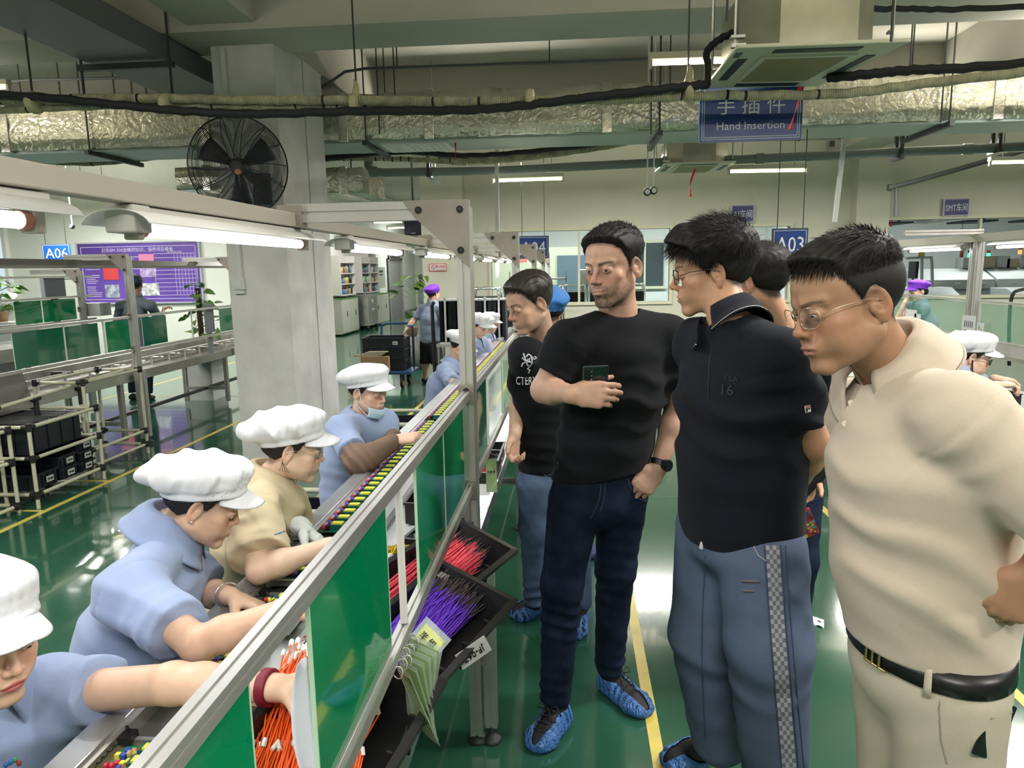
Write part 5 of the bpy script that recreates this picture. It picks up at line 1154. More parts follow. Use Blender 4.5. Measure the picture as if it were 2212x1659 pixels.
class Person:
    def __init__(s, label, base, head, J, skin, hh=.0028, hb=.008, hs=1., name='person', neck=(.052, .056)):
        """J: joints sL eL wL sR eR wR (shoulder, elbow, wrist), N neck base, C chest, H hips, kL aL kR aR knees and ankles"""
        s.root = thing(name, label, 'person', tuple(base)); s.head = head; s.J = {k: V3(v) for k, v in J.items()}; s.skin = V3(skin); s.hh = hh; s.hb = hb; s.hs = hs; s.neck = neck
        s.hands = {}; head.g.setdefault('skin', skin); s.lat = nz(s.J['sL']-s.J['sR'])
    def arm_sdf(s, P, side):
        J = s.J; a, e, w = J['s'+side], J['e'+side], J['w'+side]; k = s.hs*getattr(s, 'ar', 1.)
        d = rc(P, a, e, .050*k, .041*k); d = smin(d, rc(P, e, e+(w-e)*.30, .040*k, .0415*k), .02); d = smin(d, rc(P, e+(w-e)*.28, w, .0405*k, .0260*k), .02)
        if side in s.hands:
            H, W = s.hands[side]; d = smin(d, hand_sdf(P, H, W, s.hs), .012)
        return d
    def hand(s, side, D, N, curl=(.5, .6, .7, .8), thumb=(.7, .35, .3), spread=.1):
        W = s.J['w'+side]; s.hands[side] = (hand_prims(W, D, N, side, curl, s.hs, thumb, spread), W)
    def body(s, arms='LR', colfn=None):
        h = s.head; J = s.J; parts = []
        nb = J['N']; a = h.w(0, -.022, -.050)
        f = lambda P: smin(h.d(P), smin(rc(P, a, nb, s.neck[0]*h.s, s.neck[1]*h.s), rc(P, nb, nb+(J['C']-nb)*.25, .058*h.s, .07*h.s), .02), .022)
        lo = np.minimum(h.c, nb)-.15; hi = np.maximum(h.c, nb)+.15; V, Fc = mesh_sdf(f, lo, hi, s.hh); V = smooth_mesh(V, Fc, 1, .35)
        pl = h.loc(V); c = paint_head(pl, h.g); parts.append((V, Fc, c))
        for sd in arms:
            g = lambda P: s.arm_sdf(P, sd); pts = [J[q+sd] for q in 'sew']+([q for p in s.hands[sd][0][0] for q in (p[0], p[1])] if sd in s.hands else [])
            lo = np.min(pts, 0)-.07; hi = np.max(pts, 0)+.07; V, Fc = mesh_sdf(g, lo, hi, s.hh*1.1); V = smooth_mesh(V, Fc, 1, .3)
            c = np.tile(s.skin, (len(V), 1))*(1+.04*vnoise(V, 40, 1)+.02*vnoise(V, 150, 1))[:, None]
            if sd in s.hands:
                # nails and knuckle tint
                for p in s.hands[sd][0][0]:
                    dd = np.linalg.norm(V-p[1], axis=1); m = .25*np.exp(-(dd/.009)**2)[:, None]; c = c*(1-m)+c*V3(1.05, .78, .75)*m
            parts.append((V, Fc, c))
        g = lambda P: s.torso(P, -.022); V, Fc = mesh_sdf(g, J['H']-.3, np.maximum(J['N'], J['H'])+.3, .014); parts.append((V, Fc, np.tile(s.skin, (len(V), 1))))
        n = 0; Vs = []; Fs = []; Cs = []
        for V, Fc, c in parts: Vs.append(V); Fs.append(Fc+n); Cs.append(c); n += len(V)
        return to_obj('body', np.concatenate(Vs), np.concatenate(Fs), SKINM, s.root, np.concatenate(Cs))
    def torso(s, P, off=0., wide=1., belly=1.):
        J = s.J; H, C_, N = J['H'], J['C'], J['N']; k = s.hs; up = (J['sL']+J['sR'])/2
        w1 = getattr(s, 'tw', (.172, .118, .165, .116, .178, .122, .160, .098))
        st = [(H, w1[0]*k*wide+off, w1[1]*k*belly+off), (H*.55+C_*.45, w1[2]*k*wide+off, w1[3]*k*belly+off), (C_, w1[4]*k+off, w1[5]*k+off), (up*.75+C_*.25, w1[6]*k+off, w1[7]*k+off)]
        d = loft(P, st, s.lat, .03)
        d = smin(d, rc(P, N+(C_-N)*.24, N+(C_-N)*.85, .050*k+off, .104*k+off), .05); q = N+(up-N)*.25-V3(0, 0, .018*k); d = smin(d, rc(P, q, J['sL'], .050*k+off, .060*k+off), .035); return smin(d, rc(P, q, J['sR'], .050*k+off, .060*k+off), .035)
    def shirt(s, m, hem=None, sl=.62, slr=(.064, .070), amp=.004, wl=.06, fdir=(0, 0, 1), seed=1., h=None, cr=(), wide=1., belly=1., name='shirt', neckr=.062, hemn=(0, 0, -1), matfn=None, long=False, vneck=None, slk=.030, hmode=True, colfn=None):
        J = s.J; k = s.hs; hem_p = V3(hem) if hem is not None else J['H']-V3(0, 0, .08); hn = nz(hemn); a = s.head.w(0, -.022, -.05)
        def f(P):
            d = s.torso(P, .012, wide, belly); seam = []
            if hem is not None: d = smin(d, rc(P, J['H'], hem_p, .10*k, .10*k)+.0, .06) if False else d
            for sd in 'LR':
                S_, E_, W_ = J['s'+sd], J['e'+sd], J['w'+sd]; r1, r2 = slr[0]*k, slr[1]*k
                if long:
                    q = smin(rc(P, S_, E_, r1, r2*.82), rc(P, E_, W_, r2*.80, r2*.52), .03); end = E_+(W_-E_)*(sl-1); ax_ = nz(W_-E_)
                else:
                    q = rc(P, S_, S_+(E_-S_)*1.1, r1, r2); end = S_+(E_-S_)*sl; ax_ = nz(E_-S_)
                q = q-fold(P, ax_, .06, amp*.6, seed+3)
                q = smax(q, (P-end)@ax_, .004); ta = (P-S_)@ax_; q = q+.0016*np.exp(-(((P-end)@ax_+.022)/.0022)**2)
                seam.append((S_, ax_))
                d = smin(d, q, slk)
            d = d-fold(P, fdir, wl, amp, seed)-creases(P, cr)
            d = smax(d, (P-hem_p)@hn, .005)
            for S_, ax_ in seam: d = d+.0026*np.exp(-(((P-S_)@ax_-.004)/.0032)**2)*np.exp(-(np.linalg.norm(P-S_, axis=1)/.13)**6)
            nk = rc(P, a, J['N']-nz(a-J['N'])*.002, (neckr+.01)*k, neckr*k); d = smax(d, -nk, .008)
            if vneck is not None: d = smax(d, -rc(P, J['N']+V3(vneck)*.35, J['N']+V3(vneck), .040*k, .008), .004)
            return d
        pts = np.array([J['sL'], J['sR'], J['H'], J['N'], J['eL'], J['eR'], hem_p]+([J['wL'], J['wR']] if long else [])); lo = pts.min(0)-.17; hi = pts.max(0)+.17; hi[2] = pts[:, 2].max()+.10
        s.shirtf = f
        return sdf_obj(name, f, lo, hi, h or s.hb, m, s.root, matfn=matfn, colfn=colfn)
    def collar(s, m, up=(0, 0, 1), fwd=None, gap=.30, h=.034, drop=.045, r=.064, out=1.38, tip=.045, m2=None, name='collar', rise=.014, tb=0.):
        J = s.J; k = s.hs; a = nz(nz(s.head.w(0, -.02, -.06)-J['N'])*(1-tb)+nz(J['N']-J['C'])*tb); N = J['N']+a*(.012+rise); f = nz(fwd if fwd is not None else np.cross(s.lat, [0, 0, 1])); f = nz(f-a*(f@a)); l = nz(np.cross(a, f))
        prof = [(-.02, .98), (h*.5, .98), (h, 1.03), (h*.88, 1+.34*(out-1)), (h*.3, 1+.62*(out-1)), (-drop*.45, 1+.85*(out-1)), (-drop, out+.10)]
        def P(u, v):
            ph = gap+(2*PI-2*gap)*u; fr = max(0, math.cos(ph)); q = v*(len(prof)-1); i = min(int(q), len(prof)-2); t = q-i
            z_, rr = prof[i][0]*(1-t)+prof[i+1][0]*t, prof[i][1]*(1-t)+prof[i+1][1]*t
            low = max(0, v-.45)/.55; z_ -= tip*fr**3*low; z_ -= .028*fr*(1-low*.2)
            rx = r*rr*k; ry = r*rr*k*(1.0+.10*fr)
            return N+a*z_*k+f*math.cos(ph)*ry+l*math.sin(ph)*rx
        mb = MB().grid(P, 48, 19, m); o = mb.build(name, m, s.root, thick=.0035*k)
        if m2:
            q = MB().tube([P(i/47, .965) for i in range(48)], .0022, m2, 6); q.build('collar_tipping', m2, o)
        return o
    def legs(s, m, wr=(.098, .072, .058), amp=.005, seed=1., h=None, top=None, hem=None, name='trousers', foldz=.055, belly=(.165, .118), cr=(), matfn=None, cuff=.0, colfn=None):
        J = s.J; H = J['H']; k = s.hs
        hl = {}
        for sd in 'LR': hl[sd] = H+s.lat*(.088*k if sd == 'L' else -.088*k)-V3(0, 0, .07*k)
        def f(P):
            d = loft(P, [(H+V3(0, 0, .05), belly[0]*k*.97, belly[1]*k*.97), (H-V3(0, 0, .05), belly[0]*k, belly[1]*k)], s.lat, .03)
            for sd in 'LR':
                a, kn, an = hl[sd], J['k'+sd], J['a'+sd]
                q = smin(rc(P, a, kn, wr[0]*k, wr[1]*k), rc(P, kn, an, wr[1]*k, wr[2]*k), .03)
                t = np.clip((J['H'][2]-P[:, 2])/(J['H'][2]-an[2]), 0, 1); aa = amp*(.25+.9*np.exp(-((t-.58)/.10)**2)+1.6*ss(t, .78, 1.))
                q = q-fold(P, (0, 0, 1), foldz, 1., seed+(1 if sd == 'L' else 5), 1.2)*aa
                if cuff: q = np.maximum(q, (an[2]-cuff)-P[:, 2])
                d = smin(d, q, .018)
            d = d-fold(P, (.5, .3, .8), .09, amp*.4, seed)-creases(P, cr)
            if top is not None: d = smax(d, P[:, 2]-top, .004)
            if hem is not None: d = smax(d, hem-P[:, 2], .004)
            return d
        pts = np.array([H, J['kL'], J['kR'], J['aL'], J['aR']]); lo = pts.min(0)-.19; hi = pts.max(0)+.2; s.legf = f
        return sdf_obj(name, f, lo, hi, h or s.hb, m, s.root, matfn=matfn, colfn=colfn)
    def eyes(s, look=(0, 0)):
        h = s.head; EW = mat('eye_white', (.62, .58, .55), .2); IR = mat('dark_iris', (.02, .012, .008), .1)
        for sx in (1, -1):
            c = h.w(sx*.031, .0778, -.002); mb = MB().ball(c, .0122*h.s, EW, 16)
            d = nz(h.R@V3(look[0], 1, look[1])); x = nz(np.cross(d, [0, 0, 1])); z = np.cross(x, d)
            def pt(u, v): a = 2*PI*u; r = .0058*v; return V3(c)+(d*math.sqrt(.0126**2-r*r)+(x*math.cos(a)+z*math.sin(a))*r)*h.s
            mb.grid(pt, 16, 4, IR, closeu=True); mb.build('eye', None, s.root)
    def hair(s, n=5000, top=.022, side=.006, comb=(0, .6, .3), L=(.02, .045), lift=.6, m=None, seed=1, dz=0., spiky=.25, hh=.004, front=.0, bun=None, r=.0010, cut=None, back=None, name='hair', soft=.035, wz=(.015, .085)):
        h = s.head; m = m or mat('black_hair'); back = side if back is None else back
        def thick(P):
            u = P[:, 2]-zline(P, dz); b = ss(-P[:, 1], .02, .08); sd = side*(1-b)+back*b; w = ss(P[:, 2], *wz)
            t = sd+(top-sd)*w+front*ss(P[:, 1], .03, .08)*w; return np.where(u > 0, t*(.10+.90*ss(u, 0, soft))*ss(u, -.002, .012)-.003*(1-ss(u, 0, .010)), -.006)
        def f(P):
            q = h.loc(P); t = thick(q); d = skull(q)-t-(.0016*np.sin(q[:, 0]*430+3*np.sin(q[:, 1]*28+q[:, 2]*33+seed))+.0016*vnoise(q, 90, seed))*ss(t, .002, .01)
            if bun is not None: d = smin(d, ell(q, bun[:3], bun[3:6]), .015)
            d = smax(d, -(ell(q*V3(1, 1, 1), (.086, -.008, -.006), (.014, .022, .034))), .004); d = smax(d, -ell(q, (-.086, -.008, -.006), (.014, .022, .034)), .004)
            if cut is not None: d = smax(d, q[:, 2]-cut(q), .003)
            return d*h.s
        V, Fc = mesh_sdf(f, h.c-.17, h.c+.17, hh); rnd = np.random.RandomState(seed)
        # strands
        vs = [V]; fs = [Fc]; nb = len(V)
        if n:
            D = rnd.normal(size=(n*3, 3)); D /= np.linalg.norm(D, axis=1)[:, None]; o = V3(0, -.015, .02)
            lo_ = np.zeros(len(D)); hi_ = np.full(len(D), .2)
            for _ in range(18): md = (lo_+hi_)/2; v = skull(o+D*md[:, None]) < 0; lo_ = np.where(v, md, lo_); hi_ = np.where(v, hi_, md)
            Q = o+D*lo_[:, None]; u = Q[:, 2]-zline(Q, dz); ok = (u > .004) & ~((np.abs(Q[:, 0]) > .066) & (np.abs(Q[:, 1]+.01) < .022) & (Q[:, 2] < .022))
            if cut is not None: ok &= Q[:, 2] < cut(Q)
            Q, D = Q[ok][:n], D[ok][:n]; n2 = len(Q); w = ss(Q[:, 2], *wz)[:, None]; T = thick(Q)[:, None]
            cb = V3(comb)[None]*(.3+.7*w)+V3(0, -.25, -.9)[None]*(1-w); cb = cb-D*(cb*D).sum(1)[:, None]; cb /= np.linalg.norm(cb, axis=1)[:, None]+1e-6
            dr = D*(lift*w-.10*(1-w))+cb*(1-lift*w*.6)+rnd.normal(size=D.shape)*spiky*(.2+.8*w); dr /= np.linalg.norm(dr, axis=1)[:, None]
            Ln = (L[0]+(L[1]-L[0])*w)*rnd.uniform(.6, 1.15, (n2, 1)); st = Q+D*T*.55; pts = []
            for t_ in (0, .35, .7, 1.): pts.append(st+dr*Ln*t_+cb*Ln*.25*t_**2-V3(0, 0, 1)*Ln*.10*t_**2)
            sx = np.cross(dr, D+1e-3); sx /= np.linalg.norm(sx, axis=1)[:, None]; sy = np.cross(dr, sx); R_ = np.array([1, .9, .6, .12])*r; idx = []
            allv = []
            for j in range(4):
                for a in range(3): allv.append(pts[j]+(sx*math.cos(a*2.094)+sy*math.sin(a*2.094))*R_[j]*np.ones((n2, 1)))
            A = np.stack(allv, 1).reshape(-1, 3); base = np.arange(n2)[:, None]*12; q = []
            for j in range(3):
                for a in range(3): q.append(base+np.array([[j*3+a, j*3+(a+1) % 3, j*3+3+(a+1) % 3, j*3+3+a]]))
            vs.append(h.c+(A*h.s)@h.R.T); fs.append(np.concatenate(q)+nb)
        return to_obj(name, np.concatenate(vs), np.concatenate(fs), m, s.root)
    def cap(s, m=None, visor=True, puff=(.103, .140, .060), pc=(0, -.048, .072), seed=1., tilt=0., hh=.0045, z0=.034, vis=(.062, -.006), name='cap', mv=None, slp=.36):
        """puffy work cap with a soft peak"""
        m = m or mat('white_cap_cloth', (.80, .81, .83), .75, bump=(95, .25, 'X'), sheen=.2); h = s.head
        def f(P):
            q = h.loc(P); th = np.arctan2(q[:, 0], q[:, 1]); zb = z0-.008+slp*q[:, 1]
            sk = skull(q)-.013; band = smax(sk, -(q[:, 2]-zb+.002), .004); band = smax(band, q[:, 2]-zb-.045, .01)
            q2 = q.copy(); q2[:, 2] = q[:, 2]-slp*.9*(q[:, 1]-pc[1]); pl = .0060*(np.abs(np.sin(th*9+seed+1.5*np.sin(th*3)))**.6-.6)*ss(-(q[:, 2]-zb-.07), -.04, .04)
            pf = ell(q2, pc, puff)-pl-fold(q, (.5, 1, .3), .075, .010, seed)-fold(q, (1, -.6, 0), .085, .008, seed+2)
            pf = smax(pf, -(q[:, 2]-zb-.022), .012)
            pf = smin(pf, smax(skull(q)-.019, -(q[:, 2]-zb-.03), .01), .02); pf = smax(pf, -(skull(q)-.004), .003); band = smax(band, -(skull(q)-.004), .003)
            return smin(band, pf, .012)*h.s
        o = sdf_obj(name, f, h.c-.24, h.c+.24, hh, m, s.root)
        if visor:
            def P(u, v):
                a = (u-.5)*2*1.22; r = 1+v*1.0; cx = .074*math.sin(a); cy = -.005+.097*math.cos(a); e = vis[0]*v*(math.cos(a*1.18)**.8 if math.cos(a*1.18) > 0 else 0)
                return h.w(cx+.4*e*math.sin(a), cy+e, z0-.008+slp*(cy)+.006-.16*e+vis[1]*v*2.2+.012*v*math.cos(a)-.35*e*abs(math.sin(a))-.004*v*v)
            MB().grid(P, 30, 9, mv or m).build('cap_peak', mv or m, o, thick=.003)
        return o
    def glasses(s, m, w=.030, hgt=.019, rnd=2.6, rim=.0011, tem=True, drop=0.):
        h = s.head; y0 = .101; mb = MB(); gl = MB()
        for sx in (1, -1):
            ring = []
            for i in range(29):
                a = 2*PI*i/28; ca, sa = math.cos(a), math.sin(a); rr = (abs(ca)**rnd+abs(sa)**rnd)**(-1/rnd); x = sx*.0335+rr*ca*w*.88; z = -.006-drop+rr*sa*hgt
                ring.append(h.w(x, y0-.25*max(0, abs(x)-.03)-.08*abs(x), z))
            mb.tube(ring, rim*h.s, m, 6, False); c = sum(ring[:-1])/28; gl.add(ring[:-1], [tuple(range(28))])
            if tem: mb.tube([h.w(sx*(.0335+w*.88), y0-.015, -.002), h.w(sx*.075, .06, .004), h.w(sx*.0825, .005, .004), h.w(sx*.083, -.018, -.006)], rim*.9*h.s, m, 6)
            mb.tube([h.w(sx*.010, y0-.002, -.008-drop), h.w(sx*.008, y0-.008, -.014-drop)], rim*.8, m, 5)
        mb.tube([h.w(-.0075, y0-.001, -.001-drop), h.w(0, y0+.002, .001-drop), h.w(.0075, y0-.001, -.001-drop)], rim*h.s, m, 6)
        o = mb.build('glasses', m, s.root); gl.build('lens', mat('spectacle_lens', (.8, .85, .85), .02, alpha=.05, spec=.2), o); return o
def shoe(P_heel, P_toe, m, parent, name='shoe', h=.005, cover=None, w=.048, hgt=.075, ankle=None):
    a = V3(P_heel); b = V3(P_toe); d = b-a; L_ = np.linalg.norm(d); d = d/L_; x = np.cross(d, [0, 0, 1]); 
    def base(P, off=0.):
        q = loft(P, [(a+d*.04+V3(0, 0, .035), w*.82+off, .036+off), (a+d*L_*.45+V3(0, 0, .032), w*.88+off, .034+off), (a+d*L_*.72+V3(0, 0, .026), w*1.04+off, .028+off), (b-d*.035+V3(0, 0, .022), w*.86+off, .023+off)], x, .03)
        top = V3(ankle) if ankle is not None else a+d*.06+V3(0, 0, .10); q = smin(q, rc(P, a+d*.06+V3(0, 0, .04), top, w*.8+off, w*.74+off), .03); return q
    g = (lambda P: smax(base(P), .002-P[:, 2]-min(0, a[2]), .003)) if cover is None else None
    lo = np.minimum(a, b)-.12; hi = np.maximum(a, b)+.16; lo[2] = min(a[2], b[2])-.01
    o = sdf_obj(name, lambda P: smax(base(P), (min(a[2], b[2])+.001)-P[:, 2], .003), lo, hi, h, m, parent)
    if cover:
        def c(P):
            t = (P-a)@d; q = base(P, .007)-fold(P, d, .028, .0045, 1.+a[0]*9)-fold(P, x, .03, .003, 2.)
            zt = min(a[2], b[2])+.085-.05*ss(t, L_*.30, L_*.62)*(1-ss(np.abs((P-a)@x), .0, .035)*.8); q = smax(q, P[:, 2]-zt, .004); return np.maximum(smax(q, (min(a[2], b[2])+.001)-P[:, 2], .003), -(base(P, .003)))
        sdf_obj('shoe_cover', c, lo-.02, hi+.02, h*.8, cover, parent)
    return o
# ================================================================ the visitors
BLKT = mat('black_cotton', (.010, .011, .014), .85, spec=.15, bump=(140, .04, 'noise'), sheen=.05)
NAVT = mat('dark_navy_pique', (.008, .010, .017), .8, spec=.15, bump=(220, .05, 'noise'), sheen=.05)
BEIG = mat('beige_pique', (.58, .49, .395), .8, spec=.15, bump=(220, .05, 'noise'), sheen=.2)
DEN1 = mat('dark_indigo_denim', (.010, .017, .038), .75, spec=.15, noise=(9, .5, 3), bump=(160, .08, 'noise'))
DEN2 = mat('washed_blue_denim', (.075, .115, .20), .8, spec=.15, noise=(7, .35, 3), bump=(160, .08, 'noise'))
DEN3 = mat('faded_grey_blue_denim', (.095, .125, .20), .8, spec=.15, noise=(5, .12, 3), bump=(160, .08, 'noise'))
CHIN = mat('cream_chino', (.50, .45, .36), .8, spec=.15, noise=(4, .05, 3), bump=(160, .05, 'noise'))
SHOEB = mat('black_shoe', (.012, .012, .013), .6, bump=(70, .4, 'noise'))
COVER = mat('blue_shoe_cover', (.07, .20, .52), .25, spec=.6, noise=(16, .3, 4), bump=(16, .3, 'crumple'), alpha=.82)
HAIRB = mat('black_hair', (.010, .009, .009), .58, spec=.35)
SKW = (.56, .34, .25); SKA = (.54, .33, .215); SKT = (.40, .225, .135)
def pocket_line(mb, p, r=.0018, m=None): mb.tube(p, r, m, 5)
def on_surf(fn, o, d, far=.4):
    """first point along the ray o + t*d where fn < 0"""
    o = V3(o); d = nz(d); T = np.linspace(0, far, 400); v = fn(o+T[:, None]*d); i = np.argmax(v < 0); return o+d*T[i]

# ---------- tall man in the plain black T-shirt
Y = 2.26
hd = Head(ay(1324, 574, Y), (-.60, -.80, -.13), (-.05, 0, 1), 1.0, skin=SKW, open=.34, nose=1.12, beard=1.15, brow=.95, browz=.0125, hair=(.012, .010, .009), fade=.95, fadec=2.6, lip=(.46, .22, .18), hl=-.002, fat=-.004)
J = dict(N=ay(1335, 672, 2.32)+Vector((0, 0, 0)), sR=ay(1228, 742, 2.24), sL=ay(1443, 728, 2.38), eR=ay(1176, 842, 2.22), wR=ay(1238, 852, 2.07), eL=ay(1463, 885, 2.42), wL=ay(1422, 1012, 2.34), C=ay(1330, 840, 2.36), H=ay(1292, 1040, 2.38), kR=ay(1214, 1262, 2.34), aR=ay(1200, 1500, 2.40), kL=ay(1330, 1225, 2.46), aL=ay(1316, 1432, 2.60))
P2 = Person('tall man in plain black T-shirt and dark jeans holding a phone', (.1, 2.4, 0), hd, J, SKW, .0026, .007)
P2.tw = (.155, .115, .152, .112, .170, .115, .158, .095)
P2.hand('R', (.97, -.20, .02), (.30, .90, -.25), (.42, .46, .5, .52), (.45, .80, .50), .03)
P2.hand('L', (-.66, -.25, -.68), (-.1, .95, -.3), (.5, .5, .5, .6), (.5, .6, .1))
P2.body()
P2.eyes((.25, -.45))
P2.hair(5600, .019, .0028, (0, .55, .6), (.004, .018), .9, HAIRB, 3, dz=0, spiky=.30, front=.005, r=.0010, soft=.032)
P2.shirt(BLKT, hem=ay(1295, 1018, 2.38), sl=.66, slr=(.066, .072), amp=.009, wl=.085, fdir=(.35, .1, 1), seed=2., neckr=.066, hemn=(.12, 0, -1), h=.006)
P2.legs(DEN1, (.092, .070, .056), .006, 2., top=P2.J['H'][2]+.05, hem=.085, h=.0065)
w = MB()
p = P2.J['wL']+nz(P2.J['eL']-P2.J['wL'])*.018; d = nz(P2.J['eL']-P2.J['wL'])
w.tube([p-d*.010, p+d*.010], [.0315, .0325], BLACKP, 20, True).build('watch_strap', BLACKP, P2.root)
f = V3(.62, -.78, 0); MB().cyl(p+f*.022, p+f*.040, .020, BLACKP, 24).cyl(p+f*.040, p+f*.0415, .017, mat('watch_glass', (.015, .015, .02), .05), 24).build('watch_case', BLACKP, P2.root)
shoe(az(1218, 1552), az(1150, 1632), SHOEB, P2.root, cover=COVER, ankle=ay(1202, 1505, 2.40))
shoe(az(1300, 1478), az(1404, 1556), SHOEB, P2.root, cover=COVER, ankle=ay(1316, 1440, 2.58))
# shoe laces, pocket seams, fly
for (a, b) in ((az(1218, 1552), az(1150, 1632)), (az(1300, 1478), az(1404, 1556))):
    a = V3(a); b = V3(b); d = nz(b-a); x = np.cross(d, [0, 0, 1]); mb = MB(); q = a+d*.115
    for k in range(4): c = q+d*.022*k+V3(0, 0, .098-.011*k); mb.tube([c-x*.022, c+V3(0, 0, .006), c+x*.022], .0022, SHOEB, 5)
    c = q+V3(0, 0, .105)
    for s_ in (1, -1): mb.tube([c, c+x*.03*s_+V3(0, 0, .02), c+x*.05*s_-V3(0, 0, .01), c+x*.012*s_], .0022, SHOEB, 5).tube([c, c+x*.02*s_+d*.03-V3(0, 0, .01), c+x*.03*s_+d*.07-V3(0, 0, .06)], .002, SHOEB, 5)
    mb.build('shoe_laces', SHOEB, P2.root)
STI = mat('denim_stitching', (.05, .065, .11), .7)
mb = MB(); F_ = P2.legf
for poly in ([(1205, 1000), (1200, 1018), (1182, 1028), (1176, 1026)], [(1400, 1082), (1378, 1076), (1362, 1055), (1356, 1035)], [(1298, 1030), (1296, 1070), (1284, 1105), (1275, 1120)], [(1307, 1030), (1306, 1070), (1296, 1105)]):
    pts = [on_surf(F_, ay(x, y, 2.0), ray(x, y), .7)-V3(ray(x, y))*.003 for x, y in poly]; mb.tube(sagpath(pts, 5), .0016, STI, 5)
mb.build('jeans_seam', STI, P2.root)
# phone held in the raised hand
pc = V3(ay(1286, 832, 2.085)); t = thing('smartphone', 'dark green smartphone held up by the tall man', 'phone', tuple(pc))
Mx = Matrix.Translation(pc) @ Matrix.Rotation(.12, 4, 'Z') @ Matrix.Rotation(.22, 4, 'X') @ Matrix.Rotation(-.02, 4, 'Y')
MB().box((-.036, -.004, -.060), (.036, .004, .060), None, Mx).build('body', mat('dark_green_glass', (.008, .022, .020), .08, spec=.8), t, bevel=.003)
MB().box((-.0375, -.003, -.0615), (.0375, .003, .0615), None, Mx).build('clear_case', mat('phone_case', (.05, .06, .06), .2), t, bevel=.003)
MB().box((-.031, -.007, .012), (-.006, -.004, .053), None, Mx).build('camera_island', BLACKP, t, bevel=.002)
mb = MB()
for z in (.045, .033, .021): mb.cyl(Mx @ Vector((-.024, -.0065, z)), Mx @ Vector((-.024, -.009, z)), .0048, BLACKP, 14).cyl(Mx @ Vector((-.0125, -.0065, z)), Mx @ Vector((-.0125, -.008, z)), .0022, GALV, 10)
mb.build('camera_lens', None, t)

# ---------- younger man in black T-shirt with white emblem, behind, leaning to the line
Y = 2.95
hd = Head(ay(1143, 653, Y), (-.80, -.52, -.34), (-.1, -.05, 1), .98, skin=(.58, .37, .27), open=.28, nose=.95, brow=.9, fade=.92, fadec=2.4, fat=.004, lip=(.55, .24, .20))
J = dict(N=ay(1172, 735, 3.05), sR=ay(1135, 765, 2.96), sL=ay(1262, 768, 3.22), eR=ay(1124, 862, 3.10), wR=ay(1112, 940, 2.98), eL=ay(1290, 880, 3.3), wL=ay(1275, 960, 3.2), C=ay(1186, 850, 3.12), H=ay(1190, 1010, 3.15), kR=ay(1158, 1140, 3.10), aR=ay(1160, 1290, 3.16), kL=ay(1240, 1150, 3.2), aL=ay(1252, 1315, 3.15))
P1 = Person('man in black T-shirt with white emblem and washed jeans leaning over the line', (-.1, 3.1, 0), hd, J, (.58, .37, .27), .0032, .009)
P1.tw = (.150, .110, .150, .110, .165, .112, .155, .095)
P1.hand('R', (-.1, -.25, -.96), (.8, -.5, 0), (.7, .8, .8, .8))
P1.body(); P1.eyes((0, -.5))
P1.hair(3600, .020, .0055, (0, .9, .15), (.006, .024), .35, mat('soft_black_hair', (.022, .017, .015), .45), 5, spiky=.12, hh=.005, soft=.03)
P1.shirt(BLKT, hem=ay(1190, 1012, 3.15), sl=.72, slr=(.062, .070), amp=.004, seed=4., neckr=.064)
P1.legs(DEN2, (.092, .074, .060), .006, 3., top=P1.J['H'][2]+.05, hem=.10)
shoe(az(1172, 1322), az(1104, 1340), SHOEB, P1.root, cover=COVER, ankle=ay(1160, 1295, 3.16), h=.006)
shoe(az(1252, 1330), az(1236, 1388), SHOEB, P1.root, cover=COVER, ankle=ay(1252, 1318, 3.15), h=.006)
# emblem: a spindly bird skeleton outline and letters, projected onto the chest
WHT = mat('white_print', (.62, .62, .66), .6); F_ = P1.shirtf
def prt(x, y, Y0=2.6, far=1.0, fn=None): return on_surf(fn or F_, ay(x, y, Y0), ray(x, y), far)-V3(ray(x, y))*.0015
mb = MB(); zx = lambda a, b: (1050+a/3.016, 450+b/3.016)
for poly in ([(243, 945), (250, 965), (258, 990)], [(236, 972), (245, 985), (256, 992), (275, 1000), (292, 1002)], [(262, 968), (275, 950), (290, 960), (298, 985), (300, 1005), (285, 1030), (268, 1020), (262, 1000), (240, 1010), (232, 1030)], [(300, 968), (312, 985), (330, 975), (316, 965)], [(285, 1030), (270, 1045), (284, 1055), (276, 1072)], [(283, 975), (280, 1000)], [(272, 980), (270, 1005)]):
    mb.tube([prt(*zx(a, b)) for a, b in poly], .0034, WHT, 5)
mb.build('emblem_print', WHT, P1.root)
mb = MB(); q = prt(1136, 822); q2 = prt(1152, 822); xd = nz(q2-q)
put_text(mb, 'CTERY', .05, frameM(tuple(q+V3(.002, -.004, 0)), tuple(xd), (0, 0, 1)), WHT, width=.086, height=.034, depth=.004); mb.build('lettering_print', WHT, P1.root)

# ---------- man in the dark navy polo with glasses, profile
Y = 1.98
hd = Head(ay(1535, 583, Y), (-.975, .10, -.13), (-.12, 0, 1), .97, skin=(.52, .30, .19), open=.30, nose=.95, brow=.8, fade=.9, fadec=2.0, lip=(.45, .20, .17), mouth=.6)
J = dict(N=ay(1578, 700, 1.90), sR=ay(1512, 742, 2.03), sL=ay(1690, 775, 1.76), eL=ay(1756, 958, 1.80), wL=ay(1712, 1060, 1.95), eR=ay(1560, 960, 2.2), wR=ay(1690, 1060, 2.1), C=ay(1600, 850, 1.90), H=ay(1597, 1110, 1.90), kR=ay(1530, 1370, 1.98), aR=ay(1555, 1590, 2.05), kL=ay(1660, 1390, 1.78), aL=ay(1672, 1650, 1.84))
P3 = Person('man in dark navy polo and loose grey blue jeans with glasses, in profile', (.45, 1.9, 0), hd, J, (.52, .30, .19), .0026, .007)
P3.tw = (.165, .132, .162, .130, .180, .130, .165, .100)
